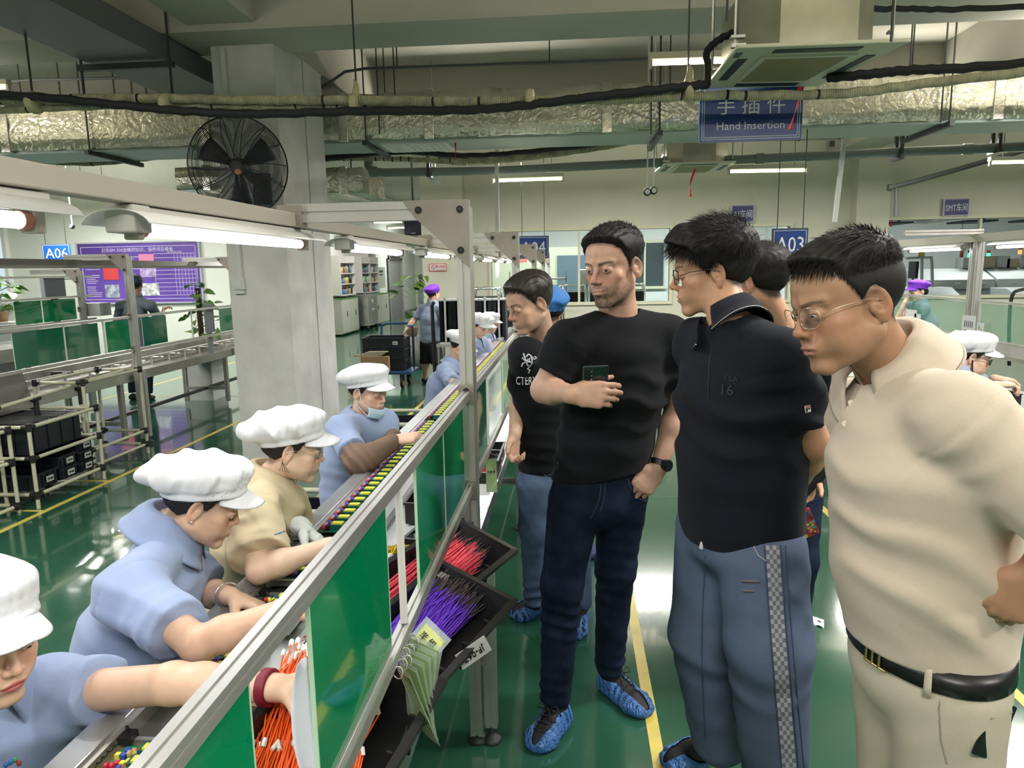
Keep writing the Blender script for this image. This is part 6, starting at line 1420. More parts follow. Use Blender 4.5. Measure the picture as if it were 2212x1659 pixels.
P3.hand('L', (-.5, .6, -.6), (.3, .9, .2), (.5, .6, .6, .6)); P3.body(); P3.eyes((0, -.4))
P3.hair(7500, .030, .010, (.15, .6, -.1), (.014, .050), .30, HAIRB, 8, dz=-.004, spiky=.16, front=.014, r=.0009, soft=.03, back=.012)
P3.glasses(mat('dark_spectacle_frame', (.03, .03, .04), .3, .6), .027, .019, 3.0, .0013)
P3.shirt(NAVT, hem=ay(1597, 1150, 1.90), sl=.66, slr=(.066, .074), amp=.010, wl=.10, fdir=(.35, 0, 1), seed=6., neckr=.060, h=.006, wide=1.04, hemn=(.18, 0, -1), belly=1.04, vneck=(-.055, -.045, -.085))
cf = nz((-.80, -.60, 0))
P3.collar(NAVT, fwd=cf, m2=mat('white_piping', (.7, .7, .68), .5), drop=.040, tip=.035, gap=.34, rise=.004, out=1.5)
F_ = P3.shirtf; mb = MB()
pl = [prt(1536, 752, 1.3, 1.2), prt(1532, 790, 1.3, 1.2), prt(1530, 830, 1.3, 1.2), prt(1530, 862, 1.3, 1.2)]
mb.tube(pl, .0018, mat('placket_seam', (.004, .005, .008), .6), 5); mb.build('placket', None, P3.root)
mb = MB(); EMB = mat('tonal_embroidery', (.035, .038, .048), .4)
q = prt(1580, 818, 1.3, 1.2); q2 = prt(1592, 819, 1.3, 1.2); xd = nz(q2-q); put_text(mb, 'FILA', .02, frameM(tuple(q), tuple(xd), (0, 0, 1)), EMB, width=.034, height=.012, depth=.002)
q = prt(1572, 842, 1.3, 1.2); put_text(mb, '16', .03, frameM(tuple(q), tuple(xd), (0, 0, 1)), EMB, width=.03, height=.026, depth=.002); mb.build('chest_embroidery', EMB, P3.root)
q = prt(1744, 883, 1.2, 1.2); q2 = prt(1752, 881, 1.2, 1.2); xd = nz(q2-q); Mx = frameM(tuple(q), tuple(xd), (0, 0, 1))
o = MB().box((-.0085, -.0012, -.0095), (.0085, .001, .0095), None, Mx).build('sleeve_patch', mat('patch_navy', (.01, .012, .03), .5), P3.root)
MB().box((-.0075, -.002, -.0085), (.0075, -.001, .0085), SW, Mx).box((-.005, -.003, .0045), (.0065, -.0015, .0072), RED, Mx).box((-.005, -.003, -.007), (-.0015, -.0015, .0022), mat('patch_navy'), Mx).box((-.005, -.003, -.0005), (.006, -.0015, .0022), mat('patch_navy'), Mx).build('patch_letter', None, o)
P3.legs(DEN3, (.115, .108, .088), .006, 7., top=P3.J['H'][2]+.02, hem=.06, h=.007, foldz=.10, belly=(.165, .135))
# checkerboard side panel: a strip hugging the near leg
F_ = P3.legf; CK = [mat('checker_light', (.34, .35, .36), .7), mat('checker_dark', (.14, .15, .19), .7), mat('panel_blue', (.11, .15, .25), .7)]
rows = 50; mb = MB()
def strip(u, v):
    x = 1654+30*u+(38*v**1.15); y = 1178+500*v
    return on_surf(F_, ay(x, y, 1.35), ray(x, y), .9)-V3(ray(x, y))*.002
for r_ in range(rows):
    for c_ in range(4):
        u0, u1 = c_/4, (c_+1)/4; v0, v1 = r_/rows, (r_+1)/rows
        mb.add([strip(u0, v0), strip(u1, v0), strip(u1, v1), strip(u0, v1)], [(3, 2, 1, 0)], CK[(r_+c_) % 2], True)
mb.build('checker_panel', None, P3.root)
mb = MB(); ST2 = mat('jeans_edge_stitch', (.05, .07, .13), .7)
for x0, dx in ((1651, 38), (1687, 38), (1697, 40)): mb.tube([on_surf(F_, ay(x0+dx*v**1.15, 1178+480*v, 1.35), ray(x0+dx*v**1.15, 1178+480*v), .9)-V3(ray(x0, 1400))*.002 for v in np.linspace(0, 1, 26)], .0018, ST2, 5)
mb.tube([on_surf(F_, ay(x, y, 1.35), ray(x, y), .9)-V3(ray(x, y))*.003 for x, y in ((1628, 1180), (1638, 1200), (1655, 1212))], .002, CK[0], 5)
mb.tube([on_surf(F_, ay(x, y, 1.35), ray(x, y), .9)-V3(ray(x, y))*.002 for x, y in [(1524-8*math.sin(i*.16), 1200+20*i) for i in range(21)]], .0016, ST2, 5)
mb.build('jeans_seam', ST2, P3.root)
q1 = [on_surf(F_, ay(x, y, 1.35), ray(x, y), .9)-V3(ray(x, y))*.004 for x, y in ((1516, 1148), (1519, 1165), (1515, 1184))]
MB().tube(q1, .006, SW, 8).build('drawstring', SW, P3.root)
mb = MB()
for (x0, y0, x1) in ((1603, 1255, 1642), (1606, 1276, 1630)): mb.tube([on_surf(F_, ay(x, y0+.04*(x-x0), 1.35), ray(x, y0), .9)-V3(ray(x, y0))*.0005 for x in (x0, (x0+x1)/2, x1)], .004, mat('rubber_print', (.12, .11, .11), .6), 6)
mb.build('thigh_print', None, P3.root)
shoe(az(1530, 1640), az(1430, 1668), SHOEB, P3.root, cover=COVER, ankle=ay(1540, 1605, 2.05)); shoe(Vector((.62, 1.80, 0)), Vector((.36, 1.74, 0)), mat('cream_shoe', (.55, .5, .38), .6), P3.root, ankle=ay(1672, 1640, 1.84))

# ---------- man in the beige polo, closest to the camera
Y = 1.36
hd = Head(ay(1826, 652, Y), (-.92, -.24, -.24), (-.20, .05, 1), .99, skin=SKT, open=.35, nose=.86, brow=.75, fade=.9, fadec=2.0, hl=.006, lip=(.34, .15, .12), fat=.008, browz=.013)
J = dict(N=ay(1930, 808, 1.42), sR=ay(1868, 890, 1.56), sL=ay(2075, 905, 1.22), eL=ay(2330, 1120, 1.15), wL=ay(2238, 1238, 1.19), eR=ay(1960, 1150, 1.6), wR=ay(1900, 1250, 1.7), C=ay(1975, 1010, 1.38), H=ay(2002, 1375, 1.38), kR=ay(1950, 1900, 1.42), aR=ay(1960, 2500, 1.45), kL=ay(2040, 1950, 1.30), aL=ay(2060, 2550, 1.35))
P4 = Person('man in beige polo, black belt and cream trousers leaning in at the right', (.6, 1.4, 0), hd, J, SKT, .0024, .006, hs=.98)
P4.tw = (.150, .130, .160, .140, .178, .135, .165, .105)
P4.hand('L', (-.50, .14, -.86), (.25, .95, -.05), (.35, .45, .55, .6), (.5, .7, .2)); P4.body(); P4.eyes((.1, -.45))
P4.hair(8000, .017, .0022, (.30, .75, .0), (.004, .034), .22, HAIRB, 12, dz=.006, spiky=.09, front=.006, r=.0009, hh=.0035, soft=.030, back=.0022, wz=(.045, .095))
P4.glasses(mat('gold_spectacle_frame', (.65, .55, .38), .2, .9), .0275, .019, 2.6, .0009)
cf = nz((-.86, -.50, 0))
P4.shirt(BEIG, hem=ay(2002, 1374, 1.38), sl=.97, slr=(.072, .082), amp=.008, wl=.10, fdir=(.55, .1, .8), seed=9., neckr=.060, h=.0055, wide=1.04, belly=1.04, hemn=(0, 0, -1), vneck=(-.045, -.03, -.055),
    cr=[(ay(2160, 1080, 1.1), ay(1960, 1330, 1.15), .010, .022), (ay(2190, 1200, 1.1), ay(2060, 1390, 1.18), .012, .018), (ay(2120, 1060, 1.1), ay(1900, 1080, 1.15), .005, .02)])
P4.collar(BEIG, fwd=cf, m2=mat('brown_piping', (.16, .11, .08), .6), drop=.046, tip=.035, gap=.34, r=.062, out=1.95, rise=.036, tb=.40)
F_ = P4.shirtf; mb = MB()
for x, y in ((1838, 870), (1825, 915)):
    q = on_surf(F_, ay(x, y, .8), ray(x, y), .9); mb.cyl(q+V3(.001, 0, 0), q-V3(ray(x, y))*.003, .0055, mat('pearl_button', (.7, .62, .5), .3), 14)
mb.build('shirt_button', None, P4.root)
P4.legs(CHIN, (.100, .080, .066), .005, 11., top=P4.J['H'][2]+.03, hem=.03, h=.007, foldz=.12, belly=(.168, .138), cr=[(ay(1870, 1500, 1.1), ay(1990, 1560, 1.15), .006, .02)])
# belt
F_ = P4.legf; Hc = P4.J['H']; BLT = mat('black_leather', (.010, .010, .012), .35)
def ringpt(ph, z, off):
    d = V3(math.cos(ph), math.sin(ph), 0); o = V3(Hc[0], Hc[1], z); T = np.linspace(.06, .30, 300); v = F_(o+T[:, None]*d); i = np.nonzero(v < 0)[0]; i = i[-1] if len(i) else 0; return o+d*(min(T[i], .19)+off)
zb = Hc[2]-.002
MB().grid(lambda u, v: ringpt(2*PI*u, zb-.019+.038*v, .0045), 72, 2, BLT, closeu=True).build('belt', BLT, P4.root, thick=.004)
mb = MB(); GLD = mat('gold_buckle', (.55, .42, .18), .25, .9)
a0 = math.atan2(-.50, -.86)
for k in range(3): mb.tube([ringpt(a0-.16+.11*k, zb+.018-.036*v, .010) for v in (0, .5, 1)], .0028, GLD, 8)
mb.tube([ringpt(a0-.18+.05*i, zb+.019, .010) for i in range(8)], .0025, GLD, 8).tube([ringpt(a0-.18+.05*i, zb-.019, .010) for i in range(8)], .0025, GLD, 8); mb.build('belt_buckle', GLD, P4.root)
mb = MB()
for ph in (a0+.62, a0+2.05, a0+3.2): mb.grid(lambda u, v: ringpt(ph+(u-.5)*.07, zb-.030+.056*v, .0075), 3, 4, CHIN)
mb.build('belt_loop', CHIN, P4.root, thick=.003)
mb = MB(); mb.tube([on_surf(F_, ay(x, y, .8), ray(x, y), .9) for x, y in ((2035, 1478), (2028, 1530), (2032, 1600), (2045, 1650))], .002, mat('chino_seam', (.30, .27, .22), .8), 5); mb.build('pocket_seam', None, P4.root)
mb = MB(); mb.tube([on_surf(F_, ay(x, y, .8), ray(x, y), .9) for x, y in ((2140, 1552), (2185, 1538))], .0025, mat('chino_seam'), 5); mb.build('back_pocket', None, P4.root)
shoe(Vector((.70, 1.45, 0)), Vector((.44, 1.36, 0)), SHOEB, P4.root, cover=COVER); shoe(Vector((.74, 1.32, 0)), Vector((.50, 1.18, 0)), SHOEB, P4.root, cover=COVER)
q = on_surf(F_, ay(2150, 1535, .8), ray(2150, 1535), .9); t = thing('smartphone', 'phone peeking out of the cream trouser back pocket', 'phone', tuple(q))
Mx = Matrix.Translation(q+V3(ray(2150, 1535))*.016+V3(.004, 0, -.030)) @ Matrix.Rotation(.5, 4, 'Z') @ Matrix.Rotation(.5, 4, 'Y'); MB().box((-.035, -.004, -.06), (.035, .004, .045), None, Mx).build('body', mat('phone_black_glass', (.01, .01, .012), .08), t, bevel=.003)
MB().box((-.03, -.0055, .02), (.0, -.004, .04), None, Mx).build('camera_lens', mat('lens_glass'), t)

# ---------- dark haired man standing behind the navy polo
hd = Head(ay(1634, 606, 2.62), (-.75, .65, -.1), (0, 0, 1), 1.0, skin=(.50, .29, .19), open=.5)
J = dict(N=ay(1690, 715, 2.70), sR=ay(1640, 745, 2.85), sL=ay(1758, 775, 2.55), eL=ay(1775, 920, 2.62), wL=ay(1752, 1022, 2.55), eR=ay(1640, 920, 2.95), wR=ay(1690, 1060, 2.75), C=ay(1698, 860, 2.72), H=ay(1690, 1020, 2.75), kR=ay(1670, 1200, 2.8), aR=ay(1650, 1380, 2.85), kL=ay(1720, 1210, 2.62), aL=ay(1705, 1390, 2.7))
P5 = Person('dark haired man seen from behind between the navy and beige polos', (.95, 2.7, 0), hd, J, (.50, .29, .19), .004, .010)
P5.hand('L', (-.35, -.3, -.88), (-.6, -.4, .2), (.7, .8, .8, .8)); P5.hand('R', (.7, -.4, -.55), (.3, -.5, .6), (.6, .6, .6, .6)); P5.body()
P5.hair(2600, .024, .008, (0, .4, 0), (.014, .03), .35, HAIRB, 15, spiky=.25, hh=.006)
P5.shirt(NAVT, hem=ay(1690, 1030, 2.75), seed=12.); P5.legs(DEN1, (.095, .075, .062), seed=13., top=P5.J['H'][2]+.04, hem=.08)
shoe(az(1665, 1415), az(1630, 1440), SHOEB, P5.root, cover=COVER, h=.008); shoe(az(1730, 1425), az(1690, 1460), SHOEB, P5.root, cover=COVER, h=.008)
t = thing('smartphone', 'phone in a colourful patterned case held behind the navy polo', 'phone', tuple(ay(1738, 1130, 2.45)))
Mx = Matrix.Translation(ay(1738, 1130, 2.45)) @ Matrix.Rotation(-.45, 4, 'Y') @ Matrix.Rotation(.25, 4, 'X')
MB().box((-.038, -.005, -.062), (.034, .005, .055), None, Mx).build('case', mat('patterned_case', (.30, .03, .05), .25, noise=(60, .9, 2)), t, bevel=.004)
rr = random.Random(3); mb = MB()
for k in range(46): x, z = rr.uniform(-.03, .028), rr.uniform(-.055, .048); mb.cyl(Mx @ Vector((x, -.0052, z)), Mx @ Vector((x, -.006, z)), rr.uniform(.003, .006), mat(['case_yellow', 'case_blue', 'case_pink', 'case_teal'][k % 4], [(.7, .6, .03), (.03, .08, .5), (.6, .1, .3), (.02, .3, .25)][k % 4], .4), 8)
mb.build('case_pattern', None, t)
mb = MB()
for x, z in ((-.02, .035), (.0, .035), (-.02, .012)): mb.cyl(Mx @ Vector((x, -.005, z)), Mx @ Vector((x, -.009, z)), .009, BLACKP, 16)
mb.build('camera_lens', BLACKP, t)
t = thing('smartphone', 'black phone held behind the back of the navy polo', 'phone', tuple(ay(1750, 1036, 2.48)))
Mx = Matrix.Translation(ay(1750, 1036, 2.48)) @ Matrix.Rotation(.7, 4, 'Y'); MB().box((-.035, -.004, -.07), (.035, .004, .07), None, Mx).build('body', BLACKP, t, bevel=.003)

# ---------- person with light blue cap hidden behind the two men in black T-shirts
hd = Head(ay(1182, 668, 3.95), (-.5, .85, -.1), (0, 0, 1), 1.0, skin=SKA)
J = dict(N=ay(1200, 730, 4.02), sR=ay(1235, 750, 4.15), sL=ay(1170, 750, 3.85), eL=ay(1175, 840, 3.95), wL=ay(1160, 880, 4.1), eR=ay(1260, 840, 4.2), wR=ay(1240, 900, 4.3), C=ay(1205, 830, 4.05), H=ay(1235, 960, 4.05), kR=ay(1255, 1070, 4.1), aR=ay(1268, 1165, 4.1), kL=ay(1190, 1075, 4.0), aL=ay(1165, 1180, 4.05))
P6 = Person('person with light blue cloth cap hidden behind the two black T-shirts', (.1, 4.05, 0), hd, J, SKA, .006, .012)
P6.body(); P6.hair(900, .014, .012, (0, .3, 0), (.01, .03), .2, HAIRB, 18, hh=.007, spiky=.1, r=.0016)
P6.cap(mat('light_blue_cloth', (.06, .22, .62), .75), visor=False, puff=(.10, .115, .05), seed=4, hh=.007, z0=.02)
P6.shirt(BLKT, hem=ay(1235, 965, 4.05), seed=2., h=.012); P6.legs(DEN2, seed=4., top=P6.J['H'][2]+.04, hem=.07, h=.012)
NS = mat('navy_sneaker', (.02, .03, .12), .6)
shoe(az(1255, 1190), az(1288, 1212), NS, P6.root, h=.008); shoe(az(1165, 1200), az(1148, 1212), SHOEB, P6.root, h=.008)
# ================================================================ the line workers
LBLU = mat('light_blue_cotton', (.27, .34, .53), .8, spec=.15, noise=(5, .04, 3), bump=(200, .06, 'noise'), sheen=.2)
LBL2 = mat('grey_blue_cotton', (.24, .29, .40), .8, spec=.15, bump=(200, .06, 'noise'))
TANC = mat('beige_work_jacket', (.60, .50, .34), .8, spec=.15, noise=(5, .05, 3), bump=(200, .06, 'noise'))
WCAP = mat('white_cap_cloth', (.68, .69, .72), .8, spec=.15, bump=(75, .12, 'X'), sheen=.1)
NAVP = mat('navy_trousers', (.02, .028, .055), .8, spec=.15); WGL = mat('white_knit_glove', (.66, .70, .68), .85, bump=(90, .5, 'noise'))
OVS = mat('brown_oversleeve', (.17, .115, .085), .7, spec=.15, noise=(9, .15, 3), bump=(200, .08, 'noise'))
SEATM = mat('blue_stool_seat', (.03, .05, .12), .5)
def stool(label, x, y, z=.45):
    t = thing('stool', label, 'stool', (x, y, 0), 'workers stools')
    MB().lathe((x, y, z-.03), [(.15, 0), (.16, .01), (.16, .03), (.14, .035)], SEATM, 24).build('seat', SEATM, t)
    for i in range(4): a = PI/4+i*PI/2; MB().tube([(x+.11*math.cos(a), y+.11*math.sin(a), z-.03), (x+.17*math.cos(a), y+.17*math.sin(a), 0)], .012, GALV, 8).build('leg', GALV, t)
    MB().tube([(x+.145*math.cos(a), y+.145*math.sin(a), .18) for a in [i*PI/8 for i in range(17)]], .008, GALV, 6, False).build('foot_ring', GALV, t)
def seated(p, pants, hx=None, hz=.52, d=(1, 0, 0), h=.010):
    """seated lower body: thighs forward under the table, shins down"""
    J = p.J; H = J['H']; d = nz(d); sd = nz(np.cross([0, 0, 1], d))
    J['kL'] = H+d*.36+sd*.10+V3(0, 0, -.02); J['kR'] = H+d*.36-sd*.10+V3(0, 0, -.02)
    J['aL'] = V3(J['kL'][0]-d[0]*.06, J['kL'][1]-d[1]*.06, .12); J['aR'] = V3(J['kR'][0]-d[0]*.06, J['kR'][1]-d[1]*.06, .12)
    lo = p.lat; p.lat = -sd if (lo@sd) < 0 else sd; p.legs(pants, (.090, .065, .050), seed=2., h=h, hem=.1, belly=(.16, .13)); p.lat = lo
    for sdn in 'LR':
        a = J['a'+sdn]; shoe(V3(a[0], a[1], 0)-d*.05, V3(a[0], a[1], 0)+d*.19, SHOEB, p.root, h=.009, ankle=a)
def JJ(**k):
    o = {}
    for a, b in k.items(): o[a] = ay(*b) if len(b) == 3 else Vector(b[:3])
    return o
def worker(label, c, f, J, skin, shirt, hh=.003, hb=.008, hs=.93, u=(0, 0, 1), hair=1500, capseed=1., cap=True, sl=.66, slr=(.062, .070), face={}, hands={}, collar=True, amp=.005, wl=.06, hemz=None, slk=.055, vneck=(.05, -.01, -.06), arms='LR', pants=None, capm=None, cr=(), lower=True, stoolat=None, tilt=0., fwd=None, bun=None, shname='shirt'):
    g = dict(skin=skin, open=.22, nose=.72, brow=.75, fade=.6, fadec=1.5, lip=(.50, .19, .17), fat=.004); g.update(face)
    hd = Head(c, f, u, .94, **g); p = Person(label, (c[0], c[1], 0), hd, J, skin, hh, hb, hs, neck=(.046, .050))
    p.ar = .88; p.tw = (.165, .125, .150, .115, .165, .122, .150, .095)
    for s_, a in hands.items(): p.hand(s_, *a)
    p.body(arms); 
    if hh < .006: p.eyes((0, -.5))
    p.hair(hair, .010, .008, (0, -.6, -.4), (.012, .03), .05, HAIRB, 3, hh=.004 if hh < .004 else .007, spiky=.05, soft=.01, bun=bun, r=.0009)
    if cap: p.cap(capm or WCAP, seed=capseed, hh=.004 if hh < .004 else .007, tilt=tilt)
    H = p.J['H']; hz = hemz if hemz is not None else H[2]-.06
    p.shirt(shirt, hem=(H[0], H[1], hz), sl=sl, slr=slr, amp=amp, wl=wl, fdir=(.4, .3, .8), seed=capseed+1, neckr=.052, h=hb if hb > .007 else .0055, wide=1.05, belly=1.05, vneck=vneck, cr=cr, name=shname, slk=slk)
    if collar: p.collar(shirt, fwd=fwd if fwd is not None else nz(V3(f[0], f[1], 0)), drop=.038, tip=.034, gap=.34, r=.056, out=2.0, rise=.012, tb=.8)
    if lower: seated(p, pants or NAVP, h=.012 if hh < .004 else .018)
    return p
S1 = (.64, .42, .30); S2 = (.68, .47, .35)
# woman with earring, second from the camera
f2 = nz((.84, .34, -.42))
W2 = worker('woman in light blue polo with white cap and ear stud bending over the boards', ay(441, 1082, 1.74), f2, JJ(N=(362, 1145, 1.73), sR=(282, 1282, 1.50), sL=(400, 1240, 1.84), eR=(428, 1392, 1.38), wR=(625, 1312, 1.42), eL=(452, 1282, 1.82), wL=(497, 1288, 1.68), C=(298, 1370, 1.68), H=(300, 1640, 1.72)), S1, LBLU, .0026, .0065, 1.0,
    hands=dict(R=((.96, .10, -.20), (0, -.1, -1), (.4, .45, .5, .6)), L=((.93, -.10, -.28), (.1, -.4, -.9), (.6, .7, .8, .9), (.6, .6, .5))), hair=2600, capseed=1.4, amp=.006, wl=.07, vneck=(.055, -.015, -.07), tilt=.5, sl=.74, slr=(.066, .078), face=dict(open=.15))
h = W2.head; MB().ball(h.w(-.083, -.010, -.040), .0042, mat('silver_stud', (.6, .58, .6), .2, .9), 10).build('ear_stud', None, W2.root)
w_ = W2.J['wL']; d_ = nz(W2.J['wL']-W2.J['eL']); x_ = nz(np.cross(d_, [0, 0, 1])); y_ = np.cross(d_, x_)
MB().tube([w_-d_*.02+(x_*math.cos(a)+y_*math.sin(a))*.033 for a in [i*PI/12 for i in range(25)]], .0022, mat('silver_stud'), 8, False).build('bangle', None, W2.root)
# young woman with round glasses in the beige jacket
W3 = worker('young woman in beige work jacket with round glasses and one white glove', ay(634, 964, 2.2), nz((.90, .30, -.22)), JJ(N=(582, 1040, 2.2), sR=(545, 1108, 1.96), sL=(615, 1090, 2.30), eR=(562, 1232, 1.80), wR=(715, 1178, 1.86), eL=(628, 1160, 2.28), wL=(650, 1138, 2.10), C=(560, 1165, 2.18), H=(535, 1330, 2.18)), S2, TANC, .0026, .0065, .98,
    hands=dict(R=((.96, .12, .0), (0, -.1, -1), (.4, .4, .5, .5)), L=((.80, -.15, -.58), (-.2, -.5, -.8), (.6, .7, .7, .8))), hair=2600, capseed=2.1, amp=.009, wl=.065, slr=(.068, .094), sl=.80, vneck=(.055, -.015, -.09), face=dict(nose=.76, lip=(.55, .16, .15), open=.2), arms='LR', shname='work_jacket',
    cr=[(ay(520, 1120, 1.85), ay(590, 1200, 1.85), .010, .012), (ay(500, 1180, 1.85), ay(560, 1215, 1.85), .009, .012)])
W3.glasses(mat('rose_gold_frame', (.65, .42, .34), .2, .9), .027, .0215, 2.0, .0009, drop=.006)
H_, Wv = W3.hands['L']; HS = (H_, Wv); sdf_obj('white_glove', lambda P: smin(hand_sdf(P, H_, Wv, 1.0)-.004, rc(P, Wv-nz(Wv-W3.J['eL'])*.05, Wv, .036, .032), .012)-.0025*vnoise(P, 120, 2), Wv-.17, Wv+.17, .0035, WGL, W3.root)
mb = MB(); hd_ = W3.head
for k in range(4): mb.tube([hd_.w(-.075, -.022-.003*k, .0), hd_.w(-.078, -.026, -.04), hd_.w(-.070, .0-.01*k, -.075)], .0007, HAIRB, 4)
mb.build('loose_hair', HAIRB, W3.root)
TSH = mat('white_tshirt', (.72, .72, .74), .8); q = W3.J['N']; sdf_obj('white_undershirt', lambda P: smax(rc(P, q+V3(.012, 0, -.10), q+V3(.002, 0, -.005), .072, .058), -rc(P, q+V3(0, 0, -.0), q+V3(0, 0, .1), .052, .058), .004), q-.2, q+.15, .005, TSH, W3.root)
mb = MB(); mb.tube([on_surf(W3.shirtf, ay(x, y, 1.5), ray(x, y), 1.2) for x, y in ((592, 1156), (604, 1152), (614, 1148))], .003, mat('blue_piping', (.08, .20, .42), .6), 5); mb.build('jacket_piping', None, W3.root)
# masked woman
W4 = worker('woman with pale blue mask under her chin and brown oversleeves', ay(795, 843, 3.36), nz((.93, -.32, -.20)), JJ(N=(778, 908, 3.38), sR=(738, 932, 3.18), sL=(828, 915, 3.50), eR=(775, 1000, 2.95), wR=(857, 950, 3.05), eL=(835, 975, 3.4), wL=(852, 940, 3.3), C=(762, 990, 3.38), H=(755, 1110, 3.38)), (.66, .43, .32), LBLU, .0034, .009, 1.0,
    hands=dict(R=((.97, .05, .12), (.1, .3, -.95), (.45, .55, .65, .7))), hair=1800, capseed=3.3, face=dict(open=.3, lip=(.42, .17, .16)), amp=.006, fwd=(.9, -.45, 0), vneck=(.05, -.03, -.06))
p = W4; e_, w_ = p.J['eR'], p.J['wR']; a_ = e_+(p.J['sR']-e_)*.22
sdf_obj('oversleeve', lambda P: smax(smin(rc(P, a_, e_+(w_-e_)*.2, .058, .060), rc(P, e_, w_+(e_-w_)*.12, .062, .040), .02)-fold(P, w_-e_, .035, .006, 3.), -((a_-P)@nz(a_-w_))*0-1, .001), e_-.2, e_+.25, .006, OVS, p.root)
e2, w2 = p.J['eL'], p.J['wL']; sdf_obj('oversleeve', lambda P: rc(P, e2, w2+(e2-w2)*.1, .055, .040)-fold(P, w2-e2, .03, .005, 5.), e2-.2, e2+.2, .007, OVS, p.root)
h = p.head; MK = mat('pale_blue_mask', (.42, .58, .68), .7, bump=(120, .2, 'noise'))
def msk(u, v):
    a = (u-.5)*2.1; rx = .066; q = v-.5
    return h.w(rx*math.sin(a)*1.0, .004+.094*math.cos(a)+.012*math.cos(a)*(1-abs(q)*1.4), -.103+q*.052-.022*abs(math.sin(a))*0+.018*(1-math.cos(a)))
o = MB().grid(msk, 24, 9, MK).build('face_mask', MK, p.root, thick=.002)
MB().tube([msk(0, .9), h.w(-.076, .018, -.05), h.w(-.082, .0, .018), h.w(-.083, -.012, .02)], .0017, SW, 6).tube([msk(0, .1), h.w(-.078, .0, -.07), h.w(-.082, -.014, -.035)], .0017, SW, 6).build('mask_loop', SW, o)
# hand tool strip under her hand
tag(MB().bar(ay(905, 975, 3.15), ay(932, 945, 3.45), .018, .012, None).build('black_tool', BLACKP), 'small black tool on the channel under the masked worker hand', 'tool')
# woman past the front post
W5 = worker('woman with red beaded bracelet bent over the line just past the front post', ay(996, 748, 6.0), nz((.80, .10, -.60)), JJ(N=(980, 786, 6.0), sR=(962, 803, 5.86), sL=(1000, 792, 6.18), eR=(988, 840, 5.45), wR=(1012, 822, 5.45), eL=(1012, 826, 5.8), wL=(1030, 812, 5.6), C=(958, 835, 6.0), H=(948, 905, 6.02)), S1, LBLU, .005, .011, 1.0,
    hands=dict(R=((.95, .1, .1), (0, 0, -1), .5)), hair=900, capseed=4.2, vneck=(.05, -.02, -.05))
w_ = W5.J['wR']; d_ = nz(w_-W5.J['eR']); x_ = nz(np.cross(d_, [0, 0, 1])); y_ = np.cross(d_, x_)
MB().tube([w_-d_*.03+(x_*math.cos(a)+y_*math.sin(a))*.034 for a in [i*PI/8 for i in range(17)]], .006, mat('dark_red_beads', (.12, .01, .015), .3), 8, False).build('bracelet', None, W5.root)
# three small ones
PNK = mat('pale_pink_cotton', (.62, .50, .60), .8)
def far(label, cx, cy, Y, f, sh, seed, mask=None, hand=(1075, 740), long=False, hh=.007):
    c = ay(cx, cy, Y); d = nz((f[0], f[1], 0)); k = V3(c); N_ = k-V3(0, 0, .145)-d*.06; lat = nz(np.cross([0, 0, 1], d))
    J = dict(N=N_, sL=N_+lat*.155-V3(0, 0, .05), sR=N_-lat*.155-V3(0, 0, .05), eL=N_+lat*.19+d*.12-V3(0, 0, .26), eR=N_-lat*.19+d*.12-V3(0, 0, .26), wL=N_+lat*.05+d*.36-V3(0, 0, .20), wR=N_-lat*.10+d*.36-V3(0, 0, .20), C=N_-V3(0, 0, .22)-d*.06, H=N_-V3(0, 0, .50)-d*.12)
    J = {a: Vector(b) for a, b in J.items()}
    return worker(label, c, f, J, S2, sh, hh, .013, .98, hair=500, capseed=seed, hands=dict(R=(d*.95+V3(0, 0, -.1), (0, 0, -1), .5), L=(d*.95+V3(0, 0, -.1), (0, 0, -1), .5)), vneck=V3(d*.05)-V3(0, 0, .05))
W6 = far('small worker half hidden by the front post, nearest of the far trio', 1034, 704, 7.3, (.72, -.30, -.35), LBLU, 5.1)
W7 = far('small worker with blue mask and pink sleeves, middle of the far trio', 1046, 706, 7.95, (.80, -.2, -.3), PNK, 6.3)
h = W7.head; o = MB().grid(lambda u, v: (lambda a, q: h.w(.066*math.sin(a), .004+.104*math.cos(a), -.075+q*.06))((u-.5)*2.1, v-.5), 14, 6, MK).build('face_mask', MK, W7.root, thick=.002)
W8 = far('small worker in white cap at the far end of the seated row', 1060, 697, 8.75, (.93, -.1, -.3), LBLU, 7.7)
# woman at the bottom left corner reaching across
c1 = ay(-36, 1372, 1.10)
W1 = worker('woman with wide white peak and red lipstick reaching in at the bottom left', c1, nz((.90, -.36, -.16)), JJ(N=(-44, 1520, 1.16), sL=(115, 1500, 1.28), sR=(-150, 1640, 1.04), eL=(375, 1476, 1.17), wL=(602, 1486, 1.14), eR=(-120, 1900, 1.00), wR=(60, 1800, .98), C=(20, 1740, 1.20), H=(-20, 2200, 1.22)), S1, LBLU, .0024, .0065, 1.0,
    hands=dict(L=((.93, .30, -.12), (0, 0, -1), (.2, .25, .3, .4))), hair=2600, capseed=8.8, face=dict(lip=(.38, .04, .06), open=.15, nose=.85, lipa=.8), amp=.006, wl=.07, sl=.44, slr=(.064, .072), fwd=(.9, -.5, 0), vneck=(.05, -.03, -.07), tilt=.4)
mb = MB()
for i_, (x_, y_, m_) in enumerate(((12, 1652, 'logo_blue'), (22, 1646, 'logo_blue'), (32, 1641, 'logo_green'), (40, 1648, 'logo_red'))):
    q_ = on_surf(W1.shirtf, ay(x_, y_, .6), ray(x_, y_), 1.); mb.ball(q_, (.0045, .0045, .006), mat(m_, {'logo_blue': (.05, .2, .5), 'logo_green': (.1, .4, .15), 'logo_red': (.5, .06, .05)}[m_], .6), 8)
mb.build('chest_logo', None, W1.root)
